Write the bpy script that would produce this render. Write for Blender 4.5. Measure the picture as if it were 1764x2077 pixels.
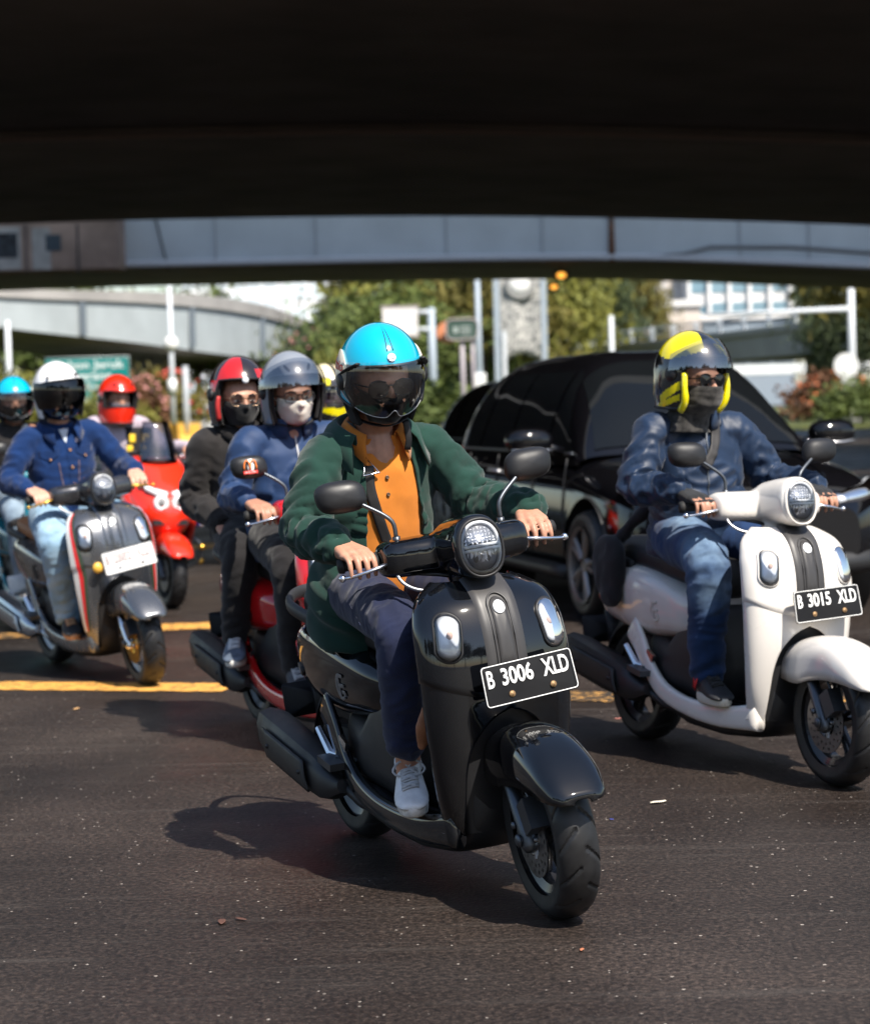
import bpy, bmesh, math, random
import numpy as np
from mathutils import Vector, Matrix, Euler

random.seed(7)
RNG = np.random.default_rng(11)
R = math.radians
PI = math.pi
for o in list(bpy.data.objects):
    bpy.data.objects.remove(o)
scene = bpy.context.scene
COL = scene.collection

# ------------------------------------------------------------------ camera
FPX, VW, VH, HC = 4480.0, 1764.0, 2077.0, 1.37
cam_data = bpy.data.cameras.new('camera')
cam = bpy.data.objects.new('camera', cam_data)
COL.objects.link(cam)
scene.camera = cam
cam_data.sensor_fit = 'HORIZONTAL'
cam_data.sensor_width = 36.0
cam_data.lens = 36.0 * FPX / VW
cam_data.clip_start = 0.1
cam_data.clip_end = 6000
cam.matrix_world = Matrix.Translation((0, 0, HC)) @ (Matrix.Rotation(R(90 - 2.92), 4, 'X') @ Matrix.Rotation(R(-1.5), 4, 'Z'))
cam_data.dof.use_dof = True
cam_data.dof.focus_distance = 6.05
cam_data.dof.aperture_fstop = 4.6
cam_data.dof.aperture_blades = 0
CAMR = np.array(cam.matrix_world.to_3x3())

def ray(px, py):
    return CAMR @ np.array([(px - VW / 2) / FPX, -(py - VH / 2) / FPX, -1.0])
def ground(px, py, z=0.0):
    d = ray(px, py)
    return np.array([0, 0, HC]) + d * ((z - HC) / d[2])
def at_depth(px, py, Y):
    d = ray(px, py)
    return np.array([0, 0, HC]) + d * (Y / d[1])

# ------------------------------------------------------------------ world, sun, exposure
SUN_EL, SUN_DIR = R(52), np.array([0.58, -0.90])      # the sun stands behind the camera, to its side
world = bpy.data.worlds.new('World')
scene.world = world
world.use_nodes = True
wn = world.node_tree
sky = wn.nodes.new('ShaderNodeTexSky')
sky.sky_type = 'NISHITA'
sky.sun_disc = False
sky.sun_elevation = SUN_EL
sky.sun_rotation = math.atan2(SUN_DIR[0], SUN_DIR[1])
sky.air_density = 1.0
sky.dust_density = 1.0
sky.ozone_density = 1.0
wn.nodes['Background'].inputs[1].default_value = 0.11
wn.links.new(sky.outputs[0], wn.nodes['Background'].inputs[0])
sun_data = bpy.data.lights.new('sun', 'SUN')
sun_data.energy = 4.8
sun_data.angle = R(0.55)
sun_data.color = (1.0, 0.93, 0.83)
sun = bpy.data.objects.new('sun', sun_data)
COL.objects.link(sun)
sv = Vector((SUN_DIR[0], SUN_DIR[1], 0)).normalized() * math.cos(SUN_EL) + Vector((0, 0, math.sin(SUN_EL)))
sun.rotation_euler = sv.to_track_quat('Z', 'Y').to_euler()
sun.location = sv * 60

scene.view_settings.view_transform = 'Standard'
scene.view_settings.look = 'None'
scene.view_settings.exposure = 0.8
scene.view_settings.gamma = 1.0
scene.view_settings.use_curve_mapping = False
scene.render.engine = 'CYCLES'
scene.cycles.use_denoising = True
scene.cycles.max_bounces = 8
scene.cycles.transparent_max_bounces = 12
scene.cycles.caustics_reflective = False
scene.cycles.caustics_refractive = False
scene.cycles.sample_clamp_indirect = 6.0

# ------------------------------------------------------------------ materials
MATS = {}
def _inp(b, names, val):
    for n in names:
        if n in b.inputs:
            b.inputs[n].default_value = val
            return
def mat(name, col, rough=0.5, metal=0.0, coat=0.0, noise=0.0, nscale=20.0, bump=0.0, bscale=200.0, spec=0.5,
        emit=0.0, sheen=0.0, rough_var=0.0, col2=None, bdist=0.002, detail=4.0):
    if name in MATS:
        return MATS[name]
    m = bpy.data.materials.new(name)
    m.use_nodes = True
    nt = m.node_tree
    b = nt.nodes['Principled BSDF']
    c4 = (col[0], col[1], col[2], 1)
    b.inputs['Base Color'].default_value = c4
    b.inputs['Roughness'].default_value = rough
    b.inputs['Metallic'].default_value = metal
    _inp(b, ['Specular IOR Level'], spec)
    _inp(b, ['Coat Weight'], coat)
    _inp(b, ['Coat Roughness'], 0.04)
    _inp(b, ['Sheen Weight'], sheen)
    if emit:
        _inp(b, ['Emission Color'], c4)
        _inp(b, ['Emission Strength'], emit)
    tc = None
    if noise or rough_var or bump:
        tc = nt.nodes.new('ShaderNodeTexCoord')
    if noise or col2 is not None:
        if tc is None:
            tc = nt.nodes.new('ShaderNodeTexCoord')
        n = nt.nodes.new('ShaderNodeTexNoise')
        n.inputs['Scale'].default_value = nscale
        n.inputs['Detail'].default_value = detail
        nt.links.new(tc.outputs['Object'], n.inputs['Vector'])
        rmp = nt.nodes.new('ShaderNodeValToRGB')
        rmp.color_ramp.elements[0].position = 0.3
        rmp.color_ramp.elements[1].position = 0.7
        lo = tuple(max(0, x * (1 - noise)) for x in col)
        hi = col2 if col2 is not None else tuple(min(1, x * (1 + noise)) for x in col)
        rmp.color_ramp.elements[0].color = (*lo, 1)
        rmp.color_ramp.elements[1].color = (*hi, 1)
        nt.links.new(n.outputs['Fac'], rmp.inputs['Fac'])
        nt.links.new(rmp.outputs['Color'], b.inputs['Base Color'])
    if rough_var:
        n2 = nt.nodes.new('ShaderNodeTexNoise')
        n2.inputs['Scale'].default_value = 9.0
        n2.inputs['Detail'].default_value = 6.0
        nt.links.new(tc.outputs['Object'], n2.inputs['Vector'])
        mr = nt.nodes.new('ShaderNodeMapRange')
        mr.inputs[1].default_value = 0.35
        mr.inputs[2].default_value = 0.75
        mr.inputs[3].default_value = rough
        mr.inputs[4].default_value = rough + rough_var
        nt.links.new(n2.outputs['Fac'], mr.inputs[0])
        nt.links.new(mr.outputs[0], b.inputs['Roughness'])
    if bump:
        n3 = nt.nodes.new('ShaderNodeTexNoise')
        n3.inputs['Scale'].default_value = bscale
        n3.inputs['Detail'].default_value = 3.0
        nt.links.new(tc.outputs['Object'], n3.inputs['Vector'])
        bp = nt.nodes.new('ShaderNodeBump')
        bp.inputs['Strength'].default_value = bump
        bp.inputs['Distance'].default_value = bdist
        nt.links.new(n3.outputs['Fac'], bp.inputs['Height'])
        nt.links.new(bp.outputs['Normal'], b.inputs['Normal'])
    MATS[name] = m
    return m
def glass(name, tint, gloss_rough=0.03, base=0.06):
    """Thin sheet of tinted plastic or glass: tinted see-through with mirror reflection by Fresnel."""
    if name in MATS:
        return MATS[name]
    m = bpy.data.materials.new(name)
    m.use_nodes = True
    nt = m.node_tree
    nt.nodes.remove(nt.nodes['Principled BSDF'])
    tr = nt.nodes.new('ShaderNodeBsdfTransparent')
    tr.inputs[0].default_value = (*tint, 1)
    gl = nt.nodes.new('ShaderNodeBsdfGlossy')
    gl.inputs['Roughness'].default_value = gloss_rough
    fr = nt.nodes.new('ShaderNodeFresnel')
    fr.inputs[0].default_value = 1.5
    ad = nt.nodes.new('ShaderNodeMath')
    ad.operation = 'ADD'
    ad.inputs[1].default_value = base
    ad.use_clamp = True
    nt.links.new(fr.outputs[0], ad.inputs[0])
    mx = nt.nodes.new('ShaderNodeMixShader')
    nt.links.new(ad.outputs[0], mx.inputs[0])
    nt.links.new(tr.outputs[0], mx.inputs[1])
    nt.links.new(gl.outputs[0], mx.inputs[2])
    nt.links.new(mx.outputs[0], nt.nodes['Material Output'].inputs[0])
    MATS[name] = m
    return m

# ------------------------------------------------------------------ numeric helpers
def spl(xs, ys):
    """Smooth interpolation (Hermite with finite-difference slopes)."""
    xs = np.asarray(xs, float); ys = np.asarray(ys, float)
    if xs[0] > xs[-1]:
        xs = xs[::-1]; ys = ys[::-1]
    d = np.diff(ys, axis=0) / (np.diff(xs) if ys.ndim == 1 else np.diff(xs)[:, None])
    m = np.zeros_like(ys)
    m[1:-1] = (d[:-1] + d[1:]) / 2
    m[0] = d[0]; m[-1] = d[-1]
    def f(x):
        x = np.clip(np.asarray(x, float), xs[0], xs[-1])
        i = np.clip(np.searchsorted(xs, x) - 1, 0, len(xs) - 2)
        h = xs[i + 1] - xs[i]
        t = (x - xs[i]) / h
        if ys.ndim == 2:
            t = t[..., None]; h = h[..., None]
        return (2*t**3-3*t**2+1)*ys[i] + (t**3-2*t**2+t)*h*m[i] + (-2*t**3+3*t**2)*ys[i+1] + (t**3-t**2)*h*m[i+1]
    return f
def spow(v, e):
    return np.sign(v) * np.abs(v) ** e
_perm = RNG.permutation(256)
_perm = np.concatenate([_perm, _perm, _perm])
_grad = RNG.normal(size=(256, 3)); _grad /= np.linalg.norm(_grad, axis=1)[:, None]
def pnoise(P):
    """Gradient noise, vectorised, about -0.7..0.7."""
    P = np.asarray(P, float)
    i = np.floor(P).astype(int); f = P - i
    u = f*f*f*(f*(f*6-15)+10)
    i &= 255
    out = 0
    for dx in (0, 1):
        for dy in (0, 1):
            for dz in (0, 1):
                h = _perm[_perm[_perm[(i[:, 0]+dx) & 255] + ((i[:, 1]+dy) & 255)] + ((i[:, 2]+dz) & 255)] & 255
                g = _grad[h]
                d = g[:, 0]*(f[:, 0]-dx) + g[:, 1]*(f[:, 1]-dy) + g[:, 2]*(f[:, 2]-dz)
                w = (u[:, 0] if dx else 1-u[:, 0])*(u[:, 1] if dy else 1-u[:, 1])*(u[:, 2] if dz else 1-u[:, 2])
                out = out + d*w
    return out
def mrot(axis, deg):
    return np.array(Matrix.Rotation(R(deg), 3, axis))

# ------------------------------------------------------------------ geometry collector
class G:
    def __init__(s):
        s.v = []; s.f = []; s.m = []; s.n = 0
    def add(s, V, F, mi=0):
        V = np.asarray(V, float).reshape(-1, 3)
        s.v.append(V)
        for f in F:
            s.f.append([int(i) + s.n for i in f]); s.m.append(mi)
        s.n += len(V)
        return s
    def grid(s, P, mi=0, wrap_u=False, wrap_v=False, flip=False):
        P = np.asarray(P, float); nu, nv = P.shape[:2]
        F = []
        for i in range(nu if wrap_u else nu - 1):
            for j in range(nv if wrap_v else nv - 1):
                a = i*nv+j; b = ((i+1) % nu)*nv+j; c = ((i+1) % nu)*nv+(j+1) % nv; d = i*nv+(j+1) % nv
                F.append([a, d, c, b] if flip else [a, b, c, d])
        return s.add(P.reshape(-1, 3), F, mi)
    def loft(s, rings, mi=0, cap=True, flip=False):
        rings = np.asarray(rings, float); k, n = rings.shape[:2]
        F = []
        for i in range(k - 1):
            for j in range(n):
                q = [i*n+j, i*n+(j+1) % n, (i+1)*n+(j+1) % n, (i+1)*n+j]
                F.append(q[::-1] if flip else q)
        V = rings.reshape(-1, 3)
        if cap:
            V = np.vstack([V, rings[0].mean(0), rings[-1].mean(0)])
            c0, c1 = k*n, k*n+1
            for j in range(n):
                a = [c0, (j+1) % n, j]; b = [c1, (k-1)*n+j, (k-1)*n+(j+1) % n]
                F.append(a[::-1] if flip else a); F.append(b[::-1] if flip else b)
        return s.add(V, F, mi)
    def tube(s, pts, rad, n=10, mi=0, cap=True, squash=None, up=None):
        pts = np.asarray(pts, float)
        rad = np.broadcast_to(np.asarray(rad, float), (len(pts),))
        T = np.gradient(pts, axis=0); T /= np.linalg.norm(T, axis=1)[:, None] + 1e-12
        u = np.array(up if up is not None else ([0, 0, 1] if abs(T[0][2]) < 0.9 else [1, 0, 0]), float)
        rings = []
        a = np.linspace(0, 2*PI, n, endpoint=False)
        for p, t, r in zip(pts, T, rad):
            u = u - t*np.dot(u, t); u /= np.linalg.norm(u) + 1e-12
            w = np.cross(t, u)
            su, sw = (1, 1) if squash is None else squash
            rings.append(p + r*(su*np.cos(a)[:, None]*u + sw*np.sin(a)[:, None]*w))
        return s.loft(rings, mi, cap)
    def box(s, c, d, rot=None, mi=0):
        x, y, z = np.array(d)/2.0
        V = np.array([[-x,-y,-z],[x,-y,-z],[x,y,-z],[-x,y,-z],[-x,-y,z],[x,-y,z],[x,y,z],[-x,y,z]])
        if rot is not None:
            V = V @ np.asarray(rot).T
        return s.add(V + np.array(c), [[0,3,2,1],[4,5,6,7],[0,1,5,4],[1,2,6,5],[2,3,7,6],[3,0,4,7]], mi)
    def ell(s, c, r, nu=20, nv=12, rot=None, mi=0, e=1.0):
        th = np.linspace(-PI/2, PI/2, nv+1)[1:-1]; ph = np.linspace(0, 2*PI, nu, endpoint=False)
        r = np.broadcast_to(np.array(r, float), (3,))
        rings = []
        for t in th:
            rings.append(np.stack([spow(math.cos(t), e)*spow(np.cos(ph), e)*r[0], spow(math.cos(t), e)*spow(np.sin(ph), e)*r[1], np.full(nu, float(spow(math.sin(t), e)))*r[2]], 1))
        rings = np.array(rings)
        if rot is not None:
            rings = rings @ np.asarray(rot).T
        rings = rings + np.array(c)
        s.loft(rings, mi, cap=False)
        V = s.v[-1]; base = s.n - len(V)
        bot = np.array([0, 0, -r[2]]); top = np.array([0, 0, r[2]])
        if rot is not None:
            bot = np.asarray(rot) @ bot; top = np.asarray(rot) @ top
        s.v.append(np.array([bot + np.array(c), top + np.array(c)])); ib, it = s.n, s.n+1; s.n += 2
        k = len(rings)
        for j in range(nu):
            s.f.append([ib, base+(j+1) % nu, base+j]); s.m.append(mi)
            s.f.append([it, base+(k-1)*nu+j, base+(k-1)*nu+(j+1) % nu]); s.m.append(mi)
        return s
    def lathe(s, prof, n=32, axis='Y', c=(0, 0, 0), mi=0, closed=False):
        """prof: (radius, along) pairs turned round an axis."""
        a = np.linspace(0, 2*PI, n, endpoint=False)
        rings = []
        for r, h in prof:
            x, z, y = r*np.cos(a), r*np.sin(a), np.full(n, float(h))
            P = {'Y': (x, y, z), 'X': (y, x, z), 'Z': (x, z, y)}[axis]
            rings.append(np.stack(P, 1))
        rings = np.array(rings) + np.array(c)
        if closed:
            rings = np.concatenate([rings, rings[:1]])
        return s.loft(rings, mi, cap=False, flip=(axis == 'Y'))
    def V(s):
        return np.vstack(s.v) if s.v else np.zeros((0, 3))
    def xf(s, M, t=(0, 0, 0)):
        V = s.V() @ np.asarray(M).T + np.array(t)
        s.v = [V]
        return s
def ring_se(n, w, h, e=2.4):
    a = np.linspace(0, 2*PI, n, endpoint=False)
    return w*spow(np.cos(a), 2/e), h*spow(np.sin(a), 2/e)

# ------------------------------------------------------------------ object helpers
MESHES = {}
def make_mesh(name, g, smooth=True, angle=None):
    me = bpy.data.meshes.new(name)
    V, F, Mi = (g.V(), g.f, g.m) if isinstance(g, G) else (g[0], g[1], [0]*len(g[1]))
    me.from_pydata([tuple(v) for v in V], [], F)
    nm = (max(Mi) + 1) if Mi else 1
    for _ in range(nm):
        me.materials.append(None)
    if nm > 1:
        me.polygons.foreach_set('material_index', Mi)
    me.polygons.foreach_set('use_smooth', [bool(smooth)]*len(me.polygons))
    me.update()
    if angle is not None:
        bm = bmesh.new(); bm.from_mesh(me)
        bmesh.ops.recalc_face_normals(bm, faces=bm.faces)
        lim = R(angle)
        for e in bm.edges:
            if len(e.link_faces) == 2 and e.calc_face_angle(0) > lim:
                e.smooth = False
        bm.to_mesh(me); bm.free()
    return me
def obj(name, me, mats, parent=None, M=None, loc=None, solid=0, bevel=0, sub=0, off=-1):
    o = bpy.data.objects.new(name, me)
    COL.objects.link(o)
    if not isinstance(mats, (list, tuple)):
        mats = [mats]
    for i, sl in enumerate(o.material_slots):
        sl.link = 'OBJECT'
        sl.material = mats[min(i, len(mats)-1)]
    if parent is not None:
        o.parent = parent
    if M is not None:
        o.matrix_local = M
    if loc is not None:
        o.location = loc
    if sub:
        md = o.modifiers.new('sub', 'SUBSURF'); md.levels = sub; md.render_levels = sub
    if solid:
        md = o.modifiers.new('solid', 'SOLIDIFY'); md.thickness = solid; md.offset = off
    if bevel:
        md = o.modifiers.new('bevel', 'BEVEL'); md.width = bevel; md.segments = 2; md.limit_method = 'ANGLE'; md.angle_limit = R(40)
    return o
def part(name, g, mats, parent, key=None, smooth=True, angle=None, **kw):
    """One mesh object; the mesh is shared between alike things through its key."""
    if key is not None and key in MESHES:
        me = MESHES[key]
    else:
        if callable(g):
            g = g()
        me = make_mesh(name, g, smooth, angle)
        if key is not None:
            MESHES[key] = me
    return obj(name, me, mats, parent, **kw)
def tag(o, label=None, cat=None, group=None, kind=None):
    for k, v in (('label', label), ('category', cat), ('group', group), ('kind', kind)):
        if v:
            o[k] = v
    return o
def thing(name, label, cat, M=None, loc=None, group=None):
    o = bpy.data.objects.new(name, None)
    COL.objects.link(o)
    o.empty_display_size = 0.2
    if M is not None:
        o.matrix_world = M
    if loc is not None:
        o.location = loc
    return tag(o, label, cat, group)
def remesh(g, voxel, smooth=4, fac=0.5):
    """Union of closed overlapping shapes as one continuous surface."""
    me = make_mesh('tmp', g)
    o = bpy.data.objects.new('tmp', me)
    COL.objects.link(o)
    md = o.modifiers.new('r', 'REMESH'); md.mode = 'VOXEL'; md.voxel_size = voxel; md.adaptivity = 0
    if smooth:
        md = o.modifiers.new('s', 'SMOOTH'); md.iterations = smooth; md.factor = fac
    dg = bpy.context.evaluated_depsgraph_get(); dg.update()
    ev = o.evaluated_get(dg)
    m2 = ev.to_mesh()
    n = len(m2.vertices)
    V = np.empty(n*3); m2.vertices.foreach_get('co', V); V = V.reshape(-1, 3)
    N = np.empty(n*3); m2.vertices.foreach_get('normal', N); N = N.reshape(-1, 3)
    L = np.empty(len(m2.loops), int); m2.loops.foreach_get('vertex_index', L)
    S = np.empty(len(m2.polygons), int); m2.polygons.foreach_get('loop_start', S)
    T = np.empty(len(m2.polygons), int); m2.polygons.foreach_get('loop_total', T)
    F = [L[a:a+b].tolist() for a, b in zip(S, T)]
    ev.to_mesh_clear()
    bpy.data.objects.remove(o); bpy.data.meshes.remove(me)
    return V, N, F
FONTS = {}
def text_geo(txt, size=1.0, extrude=0.0, sx=1.0, bold=0.0, align='CENTER', spacing=1.0):
    """Lettering as geometry in its own xy plane, centred on the origin, extruded along z."""
    cu = bpy.data.curves.new('tmp', 'FONT')
    cu.body = txt; cu.size = size; cu.extrude = extrude; cu.align_x = align; cu.align_y = 'CENTER'
    cu.offset = bold; cu.resolution_u = 3; cu.space_character = spacing
    o = bpy.data.objects.new('tmp', cu)
    COL.objects.link(o)
    dg = bpy.context.evaluated_depsgraph_get(); dg.update()
    me = o.evaluated_get(dg).to_mesh()
    V = np.array([v.co[:] for v in me.vertices]).reshape(-1, 3)
    F = [list(p.vertices) for p in me.polygons]
    o.evaluated_get(dg).to_mesh_clear()
    bpy.data.objects.remove(o); bpy.data.curves.remove(cu)
    V[:, 0] *= sx
    V[:, 0] -= (V[:, 0].min()+V[:, 0].max())/2
    V[:, 1] -= (V[:, 1].min()+V[:, 1].max())/2
    return V, F
def basis(origin, xdir, ydir):
    """4x4 that puts a flat design's x and y along the given directions."""
    x = Vector(xdir).normalized(); z = x.cross(Vector(ydir)).normalized(); y = z.cross(x)
    M = Matrix.Identity(4)
    M.col[0][:3] = x; M.col[1][:3] = y; M.col[2][:3] = z; M.col[3][:3] = origin
    return M
def bike_matrix(fx, fy, yaw, lean=0, wb=1.28):
    """World matrix of a two-wheeler from its front tyre's contact point and heading; its origin lies midway between the wheels."""
    h = Vector((math.sin(R(yaw)), -math.cos(R(yaw)), 0))
    o = Vector((fx, fy, 0)) - h*(wb/2)
    return Matrix.Translation(o) @ Matrix.Rotation(R(yaw-90), 4, 'Z') @ Matrix.Rotation(R(lean), 4, 'X')
# ------------------------------------------------------------------ shared materials
M_PLASTIC = mat('black_plastic', (0.010, 0.010, 0.0115), 0.42, rough_var=0.2, bump=0.15, bscale=900, bdist=0.0005)
M_PLASTIC2 = mat('grey_plastic', (0.022, 0.022, 0.023), 0.45, rough_var=0.15, bump=0.15, bscale=900, bdist=0.0005)
M_RUBBER = mat('tyre_rubber', (0.010, 0.010, 0.011), 0.42, noise=0.4, nscale=30, rough_var=0.3)
M_CHROME = mat('chrome', (0.78, 0.78, 0.80), 0.14, 1.0, rough_var=0.1)
M_STEEL = mat('brushed_steel', (0.5, 0.5, 0.52), 0.32, 1.0, rough_var=0.15)
M_DARKMETAL = mat('dark_metal', (0.10, 0.11, 0.125), 0.34, 0.85, rough_var=0.15)
M_BLACKRIM = mat('black_alloy', (0.02, 0.02, 0.023), 0.32, 0.3, coat=0.4, rough_var=0.2)
M_SEAT = mat('seat_vinyl', (0.014, 0.014, 0.015), 0.55, bump=0.3, bscale=500)
M_GRIP = mat('grip_rubber', (0.012, 0.012, 0.012), 0.7)
M_REFL = mat('reflector_chrome', (0.80, 0.83, 0.88), 0.28, 0.25)
M_LED = mat('lamp_white', (0.82, 0.84, 0.86), 0.25, 0.0, coat=0.6)
M_LENS = glass('clear_lens', (0.93, 0.94, 0.96), 0.02, 0.03)
M_AMBER = mat('amber_bulb', (0.78, 0.55, 0.45), 0.35)
M_REDLENS = mat('red_lens', (0.35, 0.01, 0.008), 0.12, coat=0.8)
M_WHITE = mat('white_enamel', (0.78, 0.78, 0.76), 0.4, noise=0.12, nscale=60)
M_PLATEBLACK = mat('plate_black', (0.006, 0.006, 0.007), 0.45, rough_var=0.25, spec=.25)
M_RUST = mat('rusty_bolt', (0.32, 0.2, 0.1), 0.6, 0.6, noise=0.5, nscale=300)
M_MIRROR = mat('mirror_glass', (0.9, 0.9, 0.9), 0.02, 1.0)
M_STRIP = mat('satin_dark_grey', (0.040, 0.038, 0.038), 0.40, rough_var=0.1, bump=0.1, bscale=1500, bdist=0.0003)

# ------------------------------------------------------------------ scooter surfaces (x forward, y to the rider's left, z up)
AZ = [.17, .30, .42, .53, .63, .72, .79, .845, .885]
A_xf = spl(AZ, [.400, .428, .452, .468, .472, .464, .443, .408, .352])
A_xr = spl(AZ, [.305, .348, .370, .378, .377, .365, .343, .315, .280])
A_hw = spl(AZ, [.150, .188, .207, .217, .220, .218, .208, .180, .118])
ARCH = spl([.17, .30, .40, .46, .50, .525, .54], [.132, .132, .126, .106, .074, .04, 0.0])
def apron_pt(a, z):
    xf, xr, hw = A_xf(z), A_xr(z), A_hw(z)
    return np.stack([xr + (xf-xr)*np.abs(np.cos(a))**(2/2.7), hw*spow(np.sin(a), 2/2.3), np.broadcast_to(z, np.shape(a))], -1)
def apron_x(y, z):
    q = np.clip(np.abs(y)/A_hw(z), 0, 0.9999)**(2.3/2)
    return A_xr(z) + (A_xf(z)-A_xr(z))*np.sqrt(1-q*q)**(2/2.7)
def apron_on(y, z, off=0.0):
    y = np.asarray(y, float); z = np.asarray(z, float); e = 1e-3
    x = apron_x(y, z)
    nx = np.ones_like(x); ny = -(apron_x(y+e, z)-apron_x(y-e, z))/(2*e); nz = -(apron_x(y, z+e)-apron_x(y, z-e))/(2*e)
    N = np.stack([nx, ny, nz], -1); N /= np.linalg.norm(N, axis=-1)[..., None]
    return np.stack([x, y, z], -1) + off*N if np.ndim(off) == 0 else np.stack([x, y, z], -1) + off[..., None]*N
def g_apron():
    g = G()
    zt = np.linspace(.54, .885, 26)
    A = np.linspace(-PI/2, PI/2, 49)
    g.grid([apron_pt(A, z) for z in zt], flip=True)
    zb = np.linspace(.17, .54, 28)
    for s in (-1, 1):
        rows = []
        for z in zb:
            q = min(ARCH(z)/A_hw(z), .999)**(2.3/2)
            a0 = math.asin(q)
            aa = np.linspace(a0, PI/2, 25)*s
            rows.append(apron_pt(aa if s > 0 else aa[::-1], z))
        g.grid(rows, flip=True)
    # weld the shared row
    return weld(g)
def weld(g, d=1e-4):
    me = make_mesh('tmp', g)
    bm = bmesh.new(); bm.from_mesh(me)
    bmesh.ops.remove_doubles(bm, verts=bm.verts, dist=d)
    h = G(); bm.verts.index_update()
    h.add([v.co[:] for v in bm.verts], [[v.index for v in f.verts] for f in bm.faces])
    bm.free(); bpy.data.meshes.remove(me)
    return h
def g_legshield():
    g = G(); rows = []
    for z in np.linspace(.20, .88, 24):
        t = np.linspace(-1, 1, 17)
        hw = A_hw(z)-.006; xr = A_xr(z)
        rows.append(np.stack([xr+.004+.035*(1-t**4)*(1 if z < .84 else .4), hw*t, np.full(17, z)], 1))
    return g.grid(rows)
def stadium(w, h, n=28):
    """Outline of an upright rounded oval, half sizes w, h."""
    a = np.linspace(0, 2*PI, n, endpoint=False)
    return np.stack([w*np.cos(a), np.sign(np.sin(a))*(h-w)*(np.abs(np.sin(a)) > 1e-6) + w*np.sin(a)], 1)
def apron_oval(yc, zc, w, h, offs, n=32, tilt=0.0):
    """Domed oval lying on the apron: rings from the rim (offset offs[0]) to the middle."""
    S = stadium(w, h, n); c, s = math.cos(R(tilt)), math.sin(R(tilt))
    S = S @ np.array([[c, s], [-s, c]])
    rings = [apron_on(yc+S[:, 0]*k, zc+S[:, 1]*k, o) for k, o in offs]
    return rings
def g_signal(s):
    g = G(); g.loft(apron_oval(s*.150, .747, .031, .062, [(1.0, .003), (1.0, .013), (.9, .017), (.6, .020), (.2, .021)], tilt=s*8), cap=True, flip=(s > 0)); return g
def g_signal_bezel(s):
    g = G(); g.loft(apron_oval(s*.150, .747, .036, .067, [(1.0, .003), (1.0, .011), (.9, .013), (.84, .010)], tilt=s*8), cap=False, flip=(s > 0)); return g
def g_signal_in(s):
    g = G(); g.loft(apron_oval(s*.150, .747, .028, .058, [(1.0, .009), (.7, .010), (.2, .010)], tilt=s*8), cap=True, flip=(s > 0)); return g
DOME = .007
def g_dome():
    g = G(); A = np.linspace(-PI/2, PI/2, 61); rows = []
    for z in np.linspace(0, 1, 26):
        row = []
        P0 = apron_pt(A, .60)
        for a, p in zip(A, P0):
            zl = .575+.055*min(1, abs(p[1])/.220)**2.2
            zz = zl+(.884-zl)*z
            row.append(apron_pt(np.array(a), np.array(zz)))
        rows.append(np.array(row))
    rows = np.array(rows)
    c = rows-np.array([.25, 0, 0]); d = c*np.array([1, 1, 0]); d /= np.linalg.norm(d, axis=2)[:, :, None]+1e-9
    k = np.full((26, 61), DOME); k[0] = .0; k[-1] = .002
    k[:, 0] = k[:, -1] = .003
    g.grid(rows+d*k[:, :, None], flip=True)
    return g
def g_strip():
    g = G(); rows = []
    for z in np.linspace(.615, .884, 30):
        w = .062
        y = np.linspace(-w, w, 13)
        o = np.full(13, .012); o[0] = o[-1] = .005
        rows.append(apron_on(y, np.full(13, z), o))
    return g.grid(rows, flip=True)
def g_striprib():
    g = G()
    S = stadium(.030, .105, 40)
    P = apron_on(S[:, 0], .735+S[:, 1], .0150)
    P = np.vstack([P, P[:1], P[1:2]])
    g.tube(P, .0030, 8, cap=False)
    S = stadium(.024, .098, 40)
    g.loft([apron_on(S[:, 0]*k, .735+S[:, 1]*k, o) for k, o in ((1, .012), (.97, .0170), (.5, .0175), (.1, .0175))], flip=True)
    return g
def g_emblem():
    g = G()
    S = stadium(.0165, .0165, 24)
    g.loft([apron_on(S[:, 0]*k, .805+S[:, 1]*k, o) for k, o in ((1, .016), (1, .0205), (.86, .0215), (.8, .0195), (.1, .0195))], flip=True)
    for k in range(3):
        a = k*2*PI/3+PI/2
        t = np.linspace(-.0022, .0125, 4)
        P = apron_on(np.cos(a)*t, .805+np.sin(a)*t, .0205)
        g.tube(P, .0016, 6)
    return g
def tyre_geo(Rt, W, rim, seed=0, n=384, tread=True):
    """Round motorcycle tyre with slanted grooves cut into its crown."""
    prof_t = np.linspace(-1, 1, 41)
    rows = []
    for i in range(n):
        a = 2*PI*i/n
        ang = prof_t*PI*0.62
        # section: crown arc then sidewalls to the rim
        y = (W/2)*np.sin(np.clip(ang, -PI/2, PI/2))*(1-.12*np.clip(np.abs(ang)-PI/2, 0, 1)/.4)
        depth = (Rt-rim)
        rr = Rt - depth*(1-np.cos(np.clip(np.abs(ang), 0, PI/2)))*.55
        extra = np.clip((np.abs(ang)-PI/2)/(PI*.12), 0, 1)
        rr = rr - extra*depth*.45
        if tread:
            u = prof_t/0.72
            lane = (a*14/(2*PI) + np.abs(u)*.75) % 1.0
            side = ((a*14/(2*PI)) + .5 + np.abs(u)*.75) % 1.0
            ph = np.where(u > 0, lane, side)
            gd = np.clip((.085-np.abs(ph-.1))/.045, 0, 1)*np.clip((1.0-np.abs(u))/.06, 0, 1)*np.clip((np.abs(u)-.09)/.05, 0, 1)
            rr = rr - .0055*gd
        rows.append(np.stack([rr*math.cos(a), y, rr*math.sin(a)], 1))
    g = G(); g.grid(rows, wrap_u=True, flip=True)
    return g
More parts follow.
